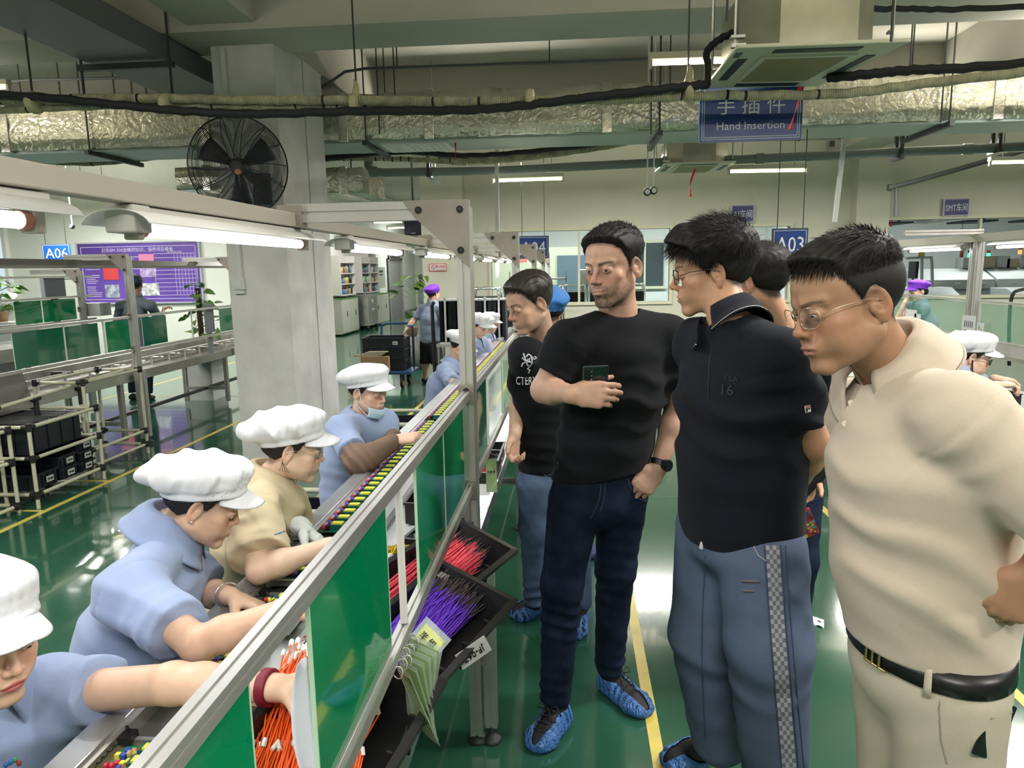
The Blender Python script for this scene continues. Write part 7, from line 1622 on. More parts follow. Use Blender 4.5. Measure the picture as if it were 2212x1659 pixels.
w_ = W1.J['wL']; d_ = nz(w_-W1.J['eL']); sdf_obj('wrist_band', lambda P: smax(rc(P, w_-d_*.06, w_+d_*.02, .035, .0315), np.abs((P-w_+d_*.022)@d_)-.010, .002), w_-.08, w_+.08, .003, mat('maroon_band', (.16, .005, .02), .5), W1.root)
for p_, l in ((W1, 'stool of the worker at the bottom left'), (W2, 'stool of the worker with the ear stud'), (W3, 'stool of the worker in the beige jacket'), (W4, 'stool of the masked worker'), (W5, 'stool of the worker past the front post'), (W6, 'stool of the nearest of the far trio'), (W7, 'stool of the middle of the far trio'), (W8, 'stool of the last seated worker')):
    H = p_.J['H']; stool(l, H[0]-.03, H[1], max(.40, H[2]-.13))
# right side: bespectacled worker, purple hat woman, another white cap
W9 = worker('worker with black glasses and black mask seated at the right edge', ay(2098, 768, 4.0), nz((.93, -.20, -.30)), JJ(N=(2060, 800, 4.0), sR=(2045, 825, 3.86), sL=(2085, 812, 4.2), eR=(2095, 870, 3.85), wR=(2150, 832, 3.95), eL=(2130, 840, 4.25), wL=(2150, 818, 4.12), C=(2035, 880, 4.02), H=(2015, 975, 4.05)), S2, LBLU, .004, .010, .96,
    hands=dict(R=((.95, -.05, .05), (0, 0, -1), (.5, .5, .6, .6)), L=((.95, 0, -.1), (0, 0, -1), .5)), hair=1200, capseed=9.2, vneck=(.05, -.02, -.06))
W9.glasses(mat('black_spectacle_frame', (.01, .01, .01), .3), .027, .017, 3.0, .0022)
h = W9.head; MB().tube([h.w(-.083, -.01, -.02), h.w(-.078, .01, -.07), h.w(-.06, .04, -.105)], .004, BLACKP, 6).build('mask_strap', BLACKP, W9.root)
stool('stool of the bespectacled worker at the right edge', W9.J['H'][0]-.05, W9.J['H'][1], max(.4, W9.J['H'][2]-.12))
c = ay(1950, 730, 5.6); k = V3(c); d = V3(1, 0, 0); lat = V3(0, 1, 0); N_ = k-V3(.06, 0, .145)
W10 = far('worker whose white cap shows just above the beige collar', 1950, 728, 5.6, (.9, -.1, -.35), LBLU, 3.9); stool('stool of the worker behind the beige collar', W10.J['H'][0]-.05, W10.J['H'][1], max(.4, W10.J['H'][2]-.12))
PURC = mat('purple_cap_cloth', (.16, .03, .48), .7, bump=(90, .2, 'noise'))
c = ay(1981, 628, 8.8); k = V3(c); N_ = k-V3(-.05, 0, .145)
W11 = Person('woman in purple cap leaning her cheek on her hand behind the right glass', (c[0]+.1, c[1], 0), Head(c, nz((-.92, -.25, -.2)), (0, 0, 1), .94, skin=S2, open=.2, nose=.82, fade=.5), dict(N=N_, sL=N_+V3(-.03, -.15, -.05), sR=N_+V3(-.03, .15, -.05), eL=N_+V3(-.14, -.16, -.30), wL=N_+V3(-.36, -.10, -.30), eR=N_+V3(-.24, .10, -.28), wR=N_+V3(-.19, .02, -.06), C=N_+V3(.06, 0, -.25), H=N_+V3(.12, 0, -.55)), S2, .005, .011, .95)
W11.hand('L', (-.9, 0, -.1), (0, 0, -1), .5); W11.hand('R', (.2, -.1, .95), (.9, 0, 0), .3); W11.body()
W11.hair(900, .012, .010, (0, -.5, -.5), (.02, .04), .05, HAIRB, 4, hh=.006, bun=(0, -.11, -.03, .045, .035, .05)); W11.cap(PURC, seed=2., hh=.006, puff=(.105, .140, .045), pc=(0, -.045, .08))
W11.shirt(LBL2, hem=(N_[0]+.1, N_[1], N_[2]-.6), sl=1.3, seed=3., long=True, slr=(.058, .062), vneck=(-.05, -.02, -.05)); W11.collar(LBL2, fwd=(-1, 0, 0), rise=.008); seated(W11, NAVP, d=(-1, 0, 0), h=.018)
stool('stool of the woman in the purple cap at right', W11.J['H'][0]+.04, W11.J['H'][1], max(.4, W11.J['H'][2]-.12))
# person with purple cap pulling the hand truck (seen from behind)
Y = 10.3; c = ay(936, 634, Y)
W12 = Person('person in purple cap, blue grey shirt and black shorts pulling the hand truck', (c[0], Y, 0), Head(c, nz((.55, .80, -.1)), (0, 0, 1), 1., skin=S1), JJ(N=(934, 654, Y), sL=(912, 668, 10.4), sR=(955, 668, 10.2), eL=(893, 694, 10.35), wL=(878, 711, 10.3), eR=(962, 700, 10.1), wR=(958, 722, 10.15), C=(932, 690, 10.3), H=(930, 732, 10.3), kR=(945, 782, 10.25), aR=(947, 822, 10.3), kL=(921, 782, 10.4), aL=(917, 820, 10.45)), S1, .008, .014, .95)
W12.hand('L', (-.5, 0, -.85), (0, 0, -1), .8); W12.body(); W12.hair(500, .01, .009, (0, 0, 0), (.01, .02), .1, HAIRB, 2, hh=.009); W12.cap(PURC, visor=False, seed=3.2, hh=.009, puff=(.10, .115, .05), z0=.03)
W12.shirt(LBL2, hem=(c[0], Y, W12.J['H'][2]-.08), sl=.75, seed=4.); W12.collar(LBL2, fwd=(.6, .8, 0), rise=.01)
W12.legs(mat('black_shorts', (.010, .010, .013), .8), (.105, .098, .06), seed=3., h=.014, hem=W12.J['kL'][2]-.02, name='shorts')
J = W12.J; sdf_obj('bare_legs', lambda P: np.minimum(smin(rc(P, J['kL']+V3(0, 0, .1), J['kL'], .062, .055), rc(P, J['kL'], J['aL'], .055, .036), .02), smin(rc(P, J['kR']+V3(0, 0, .1), J['kR'], .062, .055), rc(P, J['kR'], J['aR'], .055, .036), .02)), np.minimum(J['aL'], J['aR'])-.1, np.maximum(J['kL'], J['kR'])+.2, .012, mat('leg_skin', S1, .5), W12.root)
for s_ in 'LR': a = J['a'+s_]; shoe(V3(a[0]-.02, a[1]-.05, 0), V3(a[0]+.08, a[1]+.18, 0), SHOEB, W12.root, h=.01, ankle=a)
MB().tube([J['wL']+(J['eL']-J['wL'])*.5+V3(math.cos(a)*.045, math.sin(a)*.045, 0) for a in [i*PI/6 for i in range(13)]], .008, mat('blue_wristband', (.05, .15, .4), .5), 6, False).build('arm_band', None, W12.root)
# man in grey shirt behind the left line
GRY = mat('slate_work_shirt', (.13, .15, .18), .8, spec=.15); Y = 7.9
b_ = az(318, 866); Y = b_[1]
W13 = Person('man in grey work shirt and dark cap standing behind the left line', (b_[0], Y, 0), Head(ay(293, 615, Y), nz((-.35, .93, -.1)), (0, 0, 1), .98, skin=(.45, .28, .19)), JJ(N=(294, 643, Y), sL=(262, 660, Y+.1), sR=(325, 660, Y-.1), eL=(252, 700, Y+.25), wL=(262, 722, Y+.45), eR=(345, 690, Y+.25), wR=(352, 668, Y+.45), C=(292, 690, Y), H=(298, 750, Y), kR=(318, 808, Y), aR=(320, 855, Y), kL=(288, 808, Y+.1), aL=(288, 855, Y+.1)), (.45, .28, .19), .007, .013, 1.0)
W13.hand('R', (.3, .8, .3), (0, 0, -1), .4); W13.body(); W13.hair(500, .01, .008, (0, 0, 0), (.01, .02), .1, HAIRB, 6, hh=.008); W13.cap(mat('dark_blue_cap', (.02, .03, .06), .7), seed=6., hh=.008, puff=(.085, .10, .05), pc=(0, -.02, .08), z0=.04)
W13.shirt(GRY, hem=(b_[0]-.05, Y, W13.J['H'][2]-.06), sl=1.35, long=True, seed=5.); W13.collar(GRY, fwd=(-.3, .95, 0), rise=.008); W13.legs(NAVP, seed=3., h=.014, hem=.1)
for s_ in 'LR': a = W13.J['a'+s_]; shoe(V3(a[0], a[1]-.06, 0), V3(a[0]-.05, a[1]+.19, 0), SHOEB, W13.root, h=.01, ankle=a)
# distant person in the passage
DK = mat('pale_work_coat', (.35, .42, .42), .8); c = ay(912, 600, 24)
W14 = Person('tiny distant person with long black hair by the bright doorway', (c[0], 24, 0), Head(c, nz((.9, -.3, 0)), (0, 0, 1), 1., skin=S1), JJ(N=(912, 611, 24), sL=(908, 617, 24.1), sR=(916, 617, 23.9), eL=(907, 634, 24.1), wL=(908, 648, 24.1), eR=(917, 634, 23.9), wR=(916, 648, 23.9), C=(912, 624, 24), H=(912, 645, 24), kR=(914, 665, 24), aR=(914, 689, 24), kL=(910, 665, 24), aL=(910, 689, 24)), S1, .014, .02, 1.)
W14.body(); W14.hair(200, .014, .02, (0, 0, -1), (.02, .05), .1, HAIRB, 7, hh=.014, r=.003, bun=(0, -.05, -.14, .06, .05, .13)); W14.shirt(DK, hem=(c[0], 24, .7), seed=2., h=.02); W14.legs(DK, h=.02, hem=.005)
# ================================================================ racks, carts, cabinets, plants
CREAM = mat('cream_lean_pipe', (.50, .50, .37), .4); JNT = mat('black_pipe_joint', (.015, .015, .017), .4)
def pipe_rack(label, x0, x1, y0, y1, ztop, tiers=(.08, .24), grp='cream pipe racks', d=1):
    """posts at the four corners, rails at the tiers and top"""
    t = thing('pipe_rack', label, 'rack', ((x0+x1)/2, (y0+y1)/2, 0), grp); r = .014
    for x in (x0, x1):
        for y in (y0, y1): MB().cyl((x, y, 0), (x, y, ztop), r, CREAM, 12).build('post', CREAM, t)
    a = MB(); b = MB()
    for z in tuple(tiers)+(ztop,):
        for y in (y0, y1): a.cyl((x0, y, z), (x1, y, z), r, CREAM, 10)
        for x in (x0, x1): a.cyl((x, y0, z), (x, y1, z), r, CREAM, 10)
        for x in (x0, x1):
            for y in (y0, y1):
                s = 1 if y == y0 else -1; q = 1 if x == x0 else -1
                b.cyl((x, y, z-.028), (x, y, z+.028), .019, JNT, 10).cyl((x, y, z), (x, y+.05*s, z), .018, JNT, 10).cyl((x, y, z), (x+.05*q, y, z), .018, JNT, 10)
    a.build('rail', CREAM, t); b.build('joint', JNT, t); return t
pipe_rack('low cream pipe rack at the left edge holding black crates', -4.75, -3.87, 4.69, 5.43, .60, (.10, .37))
pipe_rack('cream pipe frame beside the left line, between crate rack and doubled post', -4.42, -4.0, 5.48, 6.27, .80, (.09, .22))
pipe_rack('cream pipe frame at the extreme left edge in front of the crate rack', -4.32, -3.95, 3.9, 4.60, .60, (.05, .37))
t = thing('pipe_rail', 'long raised cream pipe rail standing behind the crate rack', 'rack', (-4.15, 5, 0)); mb = MB()
mb.cyl((-4.12, 4.0, .70), (-4.12, 6.2, .80), .014, CREAM); k = MB()
for y in (4.7, 5.1, 5.6): k.cyl((-4.12, y, .60), (-4.12, y, .73), .019, JNT).cyl((-4.12, y-.04, .733), (-4.12, y+.04, .737), .019, JNT)
mb.build('rail', CREAM, t); k.build('joint', JNT, t); MB().cyl((-4.12, 4.7, 0), (-4.12, 4.7, .7), .014, CREAM).cyl((-4.12, 5.6, 0), (-4.12, 5.6, .76), .014, CREAM).build('post', CREAM, t)
CRT = mat('navy_black_crate', (.010, .011, .018), .35)
def crate(label, x0, x1, y0, y1, z0, h, lab=None, labx=True, grp='black crates', ribs=True, face='x'):
    t = thing('crate', label, 'crate', ((x0+x1)/2, (y0+y1)/2, z0), grp); e = .006; m = CRT
    MB().box((x0, y0, z0), (x1, y1, z0+e)).box((x0, y0, z0+e), (x0+e, y1, z0+h)).box((x1-e, y0, z0+e), (x1, y1, z0+h)).box((x0+e, y0, z0+e), (x1-e, y0+e, z0+h)).box((x0+e, y1-e, z0+e), (x1-e, y1, z0+h)).build('tub', m, t)
    g = .012; z = z0+h
    MB().box((x0-g, y0-g, z-.018), (x1+g, y0, z)).box((x0-g, y1, z-.018), (x1+g, y1+g, z)).box((x0-g, y0, z-.018), (x0, y1, z)).box((x1, y0, z-.018), (x1+g, y1, z)).build('rim', m, t)
    if ribs:
        q = MB()
        for i in range(4): q.box((x1, y0+(y1-y0)*(i+.5)/4-.005, z0), (x1+.008, y0+(y1-y0)*(i+.5)/4+.005, z-.018)).box((x0+(x1-x0)*(i+.5)/4-.005, y0-.008, z0), (x0+(x1-x0)*(i+.5)/4+.005, y0, z-.018))
        q.build('rib', m, t)
    if lab:
        if face == 'x':
            c = Vector((x1+.010, (y0+y1)/2+(y1-y0)*labx, z0+h*.45)); MB().cbox(c, (.003, .075, .045)).build('label_card', mat('paper_label'), t); M_ = Matrix.Translation(c+Vector((.003, 0, 0))) @ Matrix.Rotation(PI/2, 4, 'Z')
        else:
            c = Vector(((x0+x1)/2+(x1-x0)*labx, y0-.010, z0+h*.5)); MB().cbox(c, (.075, .003, .05)).build('label_card', mat('paper_label'), t); M_ = Matrix.Translation(c-Vector((0, .003, 0)))
        q = MB(); put_text(q, lab, .02, M_, BK, width=.055, height=.016); q.build('label_text', BK, t)
    return t
crate('large black slatted crate on the upper tier at the left edge', -4.70, -3.93, 4.73, 5.30, .385, .22, grp='black crates on the left rack')
q = MB()
for i in range(12): y = 4.78+i*.043; q.box((-4.68, y, .600), (-3.95, y+.012, .607))
tag(q.build('slat_insert', DARKST), 'dark slatted rack lying on top of the large crate at left', 'slats')
crate('shallow open crate labelled YH-050 on the bottom tier, front left', -4.30, -3.92, 4.73, 4.97, .115, .12, 'YH-050', .15, 'black crates on the left rack')
crate('lower crate in the middle stack of the left rack', -4.30, -3.92, 5.0, 5.19, .115, .09, 'YH-050', .1, 'black crates on the left rack')
crate('upper crate in the middle stack of the left rack', -4.30, -3.92, 5.0, 5.19, .21, .09, 'YH-06', .1, 'black crates on the left rack')
for i, l in enumerate(('bottom', 'middle', 'top')): crate('%s crate in the stack of three on the left rack' % l, -4.30, -3.92, 5.22, 5.39, .115+.085*i, .08, 'YH-063', .1, 'black crates on the left rack')
crate('wide black crate at the back of the bottom tier on the left rack', -4.72, -4.34, 4.75, 5.35, .115, .14, grp='black crates on the left rack')
pipe_rack('cream pipe rack behind the beige jacket worker, beside the conveyor', -1.62, -1.02, 2.98, 3.30, .60, (.15, .45), 'cream pipe racks'); crate('black crate in the rack behind the beige jacket worker', -1.58, -1.08, 3.0, 3.26, .465, .11, grp='crates by the conveyor')
pipe_rack('cream pipe rack behind the masked worker, beside the conveyor', -1.62, -1.02, 4.80, 5.3, .60, (.15, .45), 'cream pipe racks'); crate('black crate in the rack behind the masked worker', -1.58, -1.08, 4.85, 5.25, .465, .11, grp='crates by the conveyor')
pipe_rack('cream pipe rack of black crates seen between the navy and beige polos', 2.33, 3.2, 6.9, 7.5, .60, (.12, .30), 'cream pipe racks')
crate('top black crate in the rack between the navy and beige polos', 2.40, 3.12, 6.95, 7.4, .44, .15, grp='crates between the two polos'); crate('middle black crate in the rack between the navy and beige polos', 2.40, 3.12, 6.95, 7.4, .28, .15, grp='crates between the two polos'); crate('bottom black crate in the rack between the navy and beige polos', 2.40, 3.12, 6.95, 7.4, .12, .15, grp='crates between the two polos')
tag(MB().box((2.45, 6.95, .60), (3.1, 7.4, .615)).box((2.6, 7.0, .615), (2.8, 7.2, .63)).build('paper_pile', SW), 'white papers on the crate rack between the polos', 'paper')
# hand truck with crates and cartons
BLF = mat('navy_painted_tube', (.02, .06, .14), .4); KRF = mat('kraft_carton', (.32, .19, .10), .8)
t = thing('platform_trolley', 'dark blue platform trolley with a bent handle loaded with crates', 'trolley', (-2.68, 10.2, 0))
MB().box((-3.15, 9.9, .20), (-2.28, 10.45, .235)).build('platform', BLF, t)
MB().tube(sagpath([(-2.84, 10.48, .24), (-2.84, 10.5, .80), (-2.80, 10.5, .87), (-2.74, 10.5, .885), (-2.47, 10.5, .885), (-2.41, 10.5, .87), (-2.37, 10.5, .80), (-2.35, 10.42, .24)], 5), .018, BLF, 10).build('handle', BLF, t)
for x, y in ((-2.42, 9.95), (-3.05, 9.95), (-2.42, 10.38), (-3.05, 10.38)): MB().cyl((x-.018, y, .085), (x+.018, y, .085), .085, BLACKP, 20).cyl((x-.02, y, .085), (x+.02, y, .085), .055, mat('orange_hub', (.5, .2, .05), .5), 16).box((x-.03, y-.03, .10), (x+.03, y+.03, .20), BLACKP).build('caster', None, t)
for i, (z, h, l) in enumerate(((.24, .155, 'bottom black crate on the blue trolley'), (.40, .155, 'middle black crate on the blue trolley'), (.56, .155, 'top open black crate on the blue trolley'))): crate(l, -3.0, -2.40, 10.02, 10.44, z, h, 'A01' if i == 2 else None, .3, 'crates on the trolley', True, 'y')
t = thing('carton', 'open brown carton of folded cards on the trolley', 'box', (-2.85, 9.95, .24)); MB().box((-3.0, 9.90, .24), (-2.60, 9.98, .46)).box((-3.1, 9.92, .46), (-2.95, 9.99, .48)).build('body', KRF, t)
mb = MB()
for i in range(6): mb.box((-3.05+.03*i, 9.91+.002*i, .46+.012*i), (-2.72+.02*i, 9.99, .468+.012*i), mat('card_sheets', (.45, .40, .28), .8))
mb.build('card_sheets', None, t)
# magazine racks with black board holders
MGZ = mat('magazine_black', (.012, .014, .016), .4, bump=(90, .6, 'Z')); WP = mat('bright_steel_bar', (.72, .73, .74), .25, .7)
def magazine(label, x, y, z0=.75, h=.52, w=.16, d=.3, grp='board magazines'):
    t = thing('board_magazine', label, 'magazine', (x, y, z0), grp)
    MB().box((x-w/2, y, z0), (x-w/2+.045, y+d, z0+h)).box((x+w/2-.045, y, z0), (x+w/2, y+d, z0+h)).box((x-w/2+.045, y+d-.02, z0), (x+w/2-.045, y+d, z0+h)).build('side_panel', MGZ, t)
    MB().box((x-w/2, y-.005, z0+h), (x+w/2, y+d, z0+h+.02)).box((x-w/2, y-.005, z0-.02), (x+w/2, y+d, z0)).build('end_plate', WP, t)
    MB().box((x-.012, y-.02, z0), (x+.012, y-.005, z0+h)).build('front_bar', WP, t)
    MB().cyl((x, y, z0+h+.02), (x, y, z0+h+.045), .02, GALV).build('knob', GALV, t)
for i, (x, yy) in enumerate(((-1.60, 9.0), (-1.43, 9.0), (-1.26, 9.0), (-1.09, 9.0), (-.92, 9.05))): magazine(['black board magazine beside the purple capped person', 'second black board magazine from the left behind the front post', 'middle black board magazine behind the front post', 'fourth black board magazine behind the front post', 'rightmost black board magazine by the seated trio'][i], x, yy)
t = thing('magazine_trolley', 'steel trolley carrying the black board magazines', 'trolley', (-1.25, 9.2, 0)); MB().box((-1.72, 8.95, .69), (-.80, 9.4, .73)).build('shelf', STEEL, t)
mb = MB()
for x in (-1.70, -.82):
    for y in (8.97, 9.38): mb.cyl((x, y, .05), (x, y, .70), .015, STEEL).ball((x, y, .04), .04, BLACKP)
mb.tube([(-1.76, 9.0, .3), (-1.77, 9.0, 1.22), (-1.74, 9.0, 1.26)], .025, BLACKP); mb.build('frame', None, t)
# chrome round-top racks in front of and behind the window
CHR = mat('chrome_tube', (.70, .72, .72), .12, 1.0)
def arch_rack(label, x, y, w=.45, z=1.35, grp='arched chrome racks', fill=True):
    t = thing('tube_rack', label, 'rack', (x, y, 0), grp)
    for k in range(3):
        yy = y+.22*k; MB().tube(sagpath([(x-w/2, yy, 0), (x-w/2, yy, z-.12), (x-w/2+.08, yy, z-.01), (x, yy, z), (x+w/2-.08, yy, z-.01), (x+w/2, yy, z-.12), (x+w/2, yy, 0)], 4), .015, CHR, 8).build('arch', CHR, t)
    if fill: MB().box((x-w/2+.03, y+.02, z-.75), (x+w/2-.03, y+.42, z-.13)).build('black_trays', MGZ, t)
    MB().box((x-w/2, y, .18), (x+w/2, y+.45, .21)).build('shelf', CHR, t)
for i, (x, y) in enumerate(((-1.35, 11.2), (-.85, 11.4), (-.35, 11.8))): arch_rack(['chrome arched rack of black trays behind the seated trio', 'second chrome arched rack behind the seated trio', 'chrome arched rack by the far wall behind the emblem shirt'][i], x, y, .42, 1.36)
for i, x in enumerate((-.55, .02, .58, 1.15)): arch_rack(['leftmost chrome arched rack behind the big window', 'second chrome arched rack behind the big window', 'third chrome arched rack behind the big window', 'chrome arched rack behind the big window beside its right edge'][i], x, 14.0, .5, 1.32)
# workshop behind the big window
PWB = mat('pale_panel', (.52, .55, .50), .5); DW = mat('dark_glazing', (.06, .08, .09), .15); LEDR = emis('red_led', (1, .05, .08), 2.0); LEDG = emis('green_led', (.1, 1, .4), 2.5)
t = thing('inner_window', 'dark inner window with red figures at the back of the workshop', 'window', (1.3, 18.9, 1.7))
MB().box((.55, 18.9, 1.15), (2.35, 18.95, 2.25)).build('glazing', DW, t); MB().box((.45, 18.88, 1.08), (2.45, 18.93, 1.15)).box((.45, 18.88, 2.25), (2.45, 18.93, 2.32)).box((1.85, 18.88, 1.15), (1.9, 18.93, 2.25)).build('frame', FR, t)
for z in (2.12, 2.02): q = MB(); put_text(q, 'SA 03:28', .09, Matrix.Translation((1.62, 18.88, z)), LEDR, width=.36, height=.06); q.build('red_figures', LEDR, t)
MB().cbox((1.28, 18.88, 2.05), (.09, .01, .04)).build('green_light', LEDG, t)
t = thing('partition_panel', 'pale green partition with a blue curtain in the workshop', 'panel', (-.6, 17.5, 1.5)); MB().box((-2.3, 17.5, 0), (.2, 17.55, 2.15)).build('panel', mat('olive_partition', (.42, .45, .34), .5), t); MB().box((-.35, 17.45, .8), (.35, 17.5, 1.95)).build('curtain', mat('blue_curtain', (.07, .11, .14), .7), t)
for z in (1.55, 1.50): q = MB(); put_text(q, '8888', .09, Matrix.Translation((-1.2, 17.48, z+.33)), LEDR, width=.25, height=.04); q.build('red_figures', LEDR, t)
t = thing('insertion_machine', 'pale machine cabinet standing in the workshop behind the tall man', 'machine', (.55, 15.5, 0)); MB().box((.15, 15.3, 0), (1.05, 16.2, 1.62)).build('body', PWB, t, bevel=.02); MB().box((.22, 15.27, 1.3), (.98, 15.3, 1.55)).build('front_panel', WHITEP, t); MB().cyl((.35, 15.6, 1.62), (.35, 15.6, 2.0), .04, WHITEP).build('mast', WHITEP, t)
t = thing('work_shelf', 'white shelf unit with a small potted plant in the workshop', 'shelf', (-.9, 15.2, 0)); mb = MB()
for z in (.6, 1.16, 1.42): mb.box((-1.3, 15.0, z), (-.1, 15.4, z+.03))
for x in (-1.3, -.13): mb.box((x, 15.0, 0), (x+.03, 15.03, 1.6))
mb.build('frame', WHITEP, t)
t = thing('pot_plant', 'tiny dark potted plant on the workshop shelf', 'plant', (-.5, 15.1, 1.19)); MB().lathe((-.5, 15.1, 1.19), [(.05, 0), (.07, .12), (.07, .13)], BLACKP, 14).build('pot', BLACKP, t)
mb = MB()
for i in range(9): a = i*.7; mb.tube([(-.5, 15.1, 1.3), (-.5+.06*math.cos(a), 15.1+.06*math.sin(a), 1.38), (-.5+.13*math.cos(a), 15.1+.13*math.sin(a), 1.37)], [.006, .008, .002], mat('leaf_dark', (.02, .06, .02), .5), 5)
mb.build('leaves', None, t)
t = thing('pallet_shelf', 'tall steel shelving behind the middle window', 'shelf', (3.1, 17, 0)); mb = MB()
for z in (.4, .9, 1.4, 1.9): mb.box((2.5, 16.9, z), (4.0, 17.3, z+.03))
for x in (2.5, 3.97): mb.box((x, 16.9, 0), (x+.03, 16.93, 2.1))
mb.build('frame', GALV, t)
for i, (x0, z0, w_, h_, c) in enumerate(((2.6, .93, .4, .25, (.1, .2, .35)), (3.1, .93, .3, .2, (.4, .4, .38)), (3.5, .93, .35, .3, (.45, .35, .1)), (2.7, 1.43, .3, .3, (.35, .36, .36)), (3.2, 1.43, .5, .22, (.1, .22, .3)))): tag(MB().box((x0, 16.95, z0), (x0+w_, 17.25, z0+h_)).build('storage_box', mat('box_%d_tone' % i, c, .6)), ['blue box on the shelving behind the middle window', 'pale box on the shelving behind the middle window', 'tan box on the shelving behind the middle window', 'grey box high on the shelving behind the middle window', 'blue green box high on the shelving behind the middle window'][i], 'box', 'boxes behind the middle window')
# surface mount room behind the right window
MW = mat('machine_white', (.60, .62, .60), .35); MG = mat('machine_grey', (.36, .38, .38), .4)
def machine(label, x0, x1, y, zt, lights=(), hood=True, grp='white reflow machines'):
    t = thing('soldering_machine', label, 'machine', ((x0+x1)/2, y+.5, 0), grp)
    MB().box((x0, y, 0), (x1, y+1.1, zt-.42)).build('base_cabinet', MW, t, bevel=.02)
    MB().prism([(x0, y, zt-.41), (x0, y+1.1, zt-.41), (x0, y+1.1, zt), (x0, y+.55, zt), (x0, y+.03, zt-.22)], (x1-x0, 0, 0), MW).build('sloped_hood', MW, t, bevel=.01)
    mb = MB().box((x0+.05, y-.01, zt-.46), (x1-.05, y, zt-.43), MG)
    for i in range(3): x = x0+(x1-x0)*(i+.5)/3; mb.box((x-.25, y-.012, .25), (x+.25, y-.002, zt-.55), mat('machine_panel', (.52, .54, .53), .4)).cyl((x-.05, y-.03, zt-.30), (x+.05, y-.03, zt-.30), .012, MG)
    mb.build('door_panel', None, t)
machine('long white reflow machine seen through the right window, left one', 7.0, 8.45, 15.2, 1.50); machine('long white reflow machine seen through the right window, right one', 8.5, 10.2, 15.2, 1.50)
machine('low white machine in front of the reflow machines', 6.3, 7.4, 14.2, 1.15); machine('low white machine with a black slot at the right edge', 8.3, 9.9, 14.0, 1.12)
tag(MB().box((9.05, 13.95, .88), (9.6, 14.0, .98)).build('machine_slot', BLACKP), 'black slot panel on the low white machine at the right', 'panel')
for i, (px, py, m, l) in enumerate([(2094, 552, 'g', 'green signal lamp on a mast, left of two'), (2135, 552, 'g', 'green signal lamp on a mast, right of two'), (2203, 545, 'o', 'orange signal lamp at the right edge'), (2077, 552, 'r', 'dim red signal lamp beside the doubled post')]):
    p = ay(px, py, 16.0); t = thing('signal_lamp', l, 'lamp', (p.x, 16, 1.5), 'machine signal lamps')
    MB().cyl((p.x, 16, 1.50), (p.x, 16, p.z-.04), .012, GALV, 8).build('mast', GALV, t); MB().cyl((p.x, 16, p.z-.04), (p.x, 16, p.z+.05), .035, {'g': LEDG, 'o': emis('orange_lamp', (1, .35, .1), 2), 'r': mat('dull_red_lamp', (.3, .05, .03), .3)}[m], 12).build('glowing_section', None, t); MB().cyl((p.x, 16, p.z+.05), (p.x, 16, p.z+.11), .035, mat('lamp_cap_red', (.35, .08, .05), .4), 12).build('upper_section', None, t)
for i, (px, w_) in enumerate(((2078, .22), (2123, .22), (2152, .25), (2172, .22), (2196, .15))): p = ay(px, 572, 15.95); tag(MB().box((p.x-w_/2, 15.7, 1.50), (p.x+w_/2, 16.0, 1.50+[.22, .24, .24, .18, .25][i])).build('control_box', [MG, mat('tan_box', (.35, .3, .22), .5)][i % 2]), ['grey box on the reflow machine beside the doubled post', 'tan box on the reflow machine between the green lamps', 'grey box on the reflow machine right of the green lamps', 'low tan box on the reflow machine', 'small grey box on the reflow machine by the orange lamp'][i], 'box', 'boxes on the reflow machine')
t = thing('computer_monitor', 'thin dark monitor in front of the white reflow machine', 'monitor', (6.95, 14.6, 1.2)); p = ay(1973, 583, 14.4); MB().cbox(p, (.05, .3, .32)).build('screen', BLACKP, t); MB().cyl((p.x, 14.4, 1.15), (p.x, 14.4, p.z), .02, BLACKP).build('stand', BLACKP, t)
t = thing('pipe_stand', 'grey bent pipe stand behind the woman in the purple cap', 'stand', ay(1990, 600, 15)); MB().tube(sagpath([ay(1957, 558, 15), ay(2005, 556, 15), ay(2012, 562, 15), ay(2014, 620, 15)], 4), .03, MG).tube([ay(1991, 558, 15), ay(1991, 650, 15)], .03).build('pipes', MG, t)
tag(MB().cbox(ay(1990, 549, 15), (.12, .02, .10)).build('warning_label', mat('yellow_label', (.6, .5, .08), .5)), 'small yellow label above the pipe stand', 'label')
t = thing('sheet_metal_duct', 'galvanised ducts seen through the right window near its ceiling', 'air duct', (8, 17, 3.0)); mb = MB()
a = ay(1910, 488, 16.5); mb.box((5.6, 16.2, 2.55), (7.9, 16.9, 2.85)).box((8.0, 16.4, 2.62), (11.5, 17.0, 2.9)).box((7.6, 15.6, 2.5), (8.0, 17.3, 2.8)); mb.build('duct', GALV, t)
mb = MB()
for x in (6.9, 8.6, 9.9): mb.box((x, 16.15, 2.48), (x+.06, 16.2, 3.2)).box((x-.3, 16.1, 2.46), (x+.3, 17.0, 2.5))
mb.build('hanger', DARKST, t)
tag(MB().cbox(ay(1925, 483, 15), (.03, .01, .12)).build('ribbon', RED), 'tiny red ribbon behind the right window', 'ribbon')
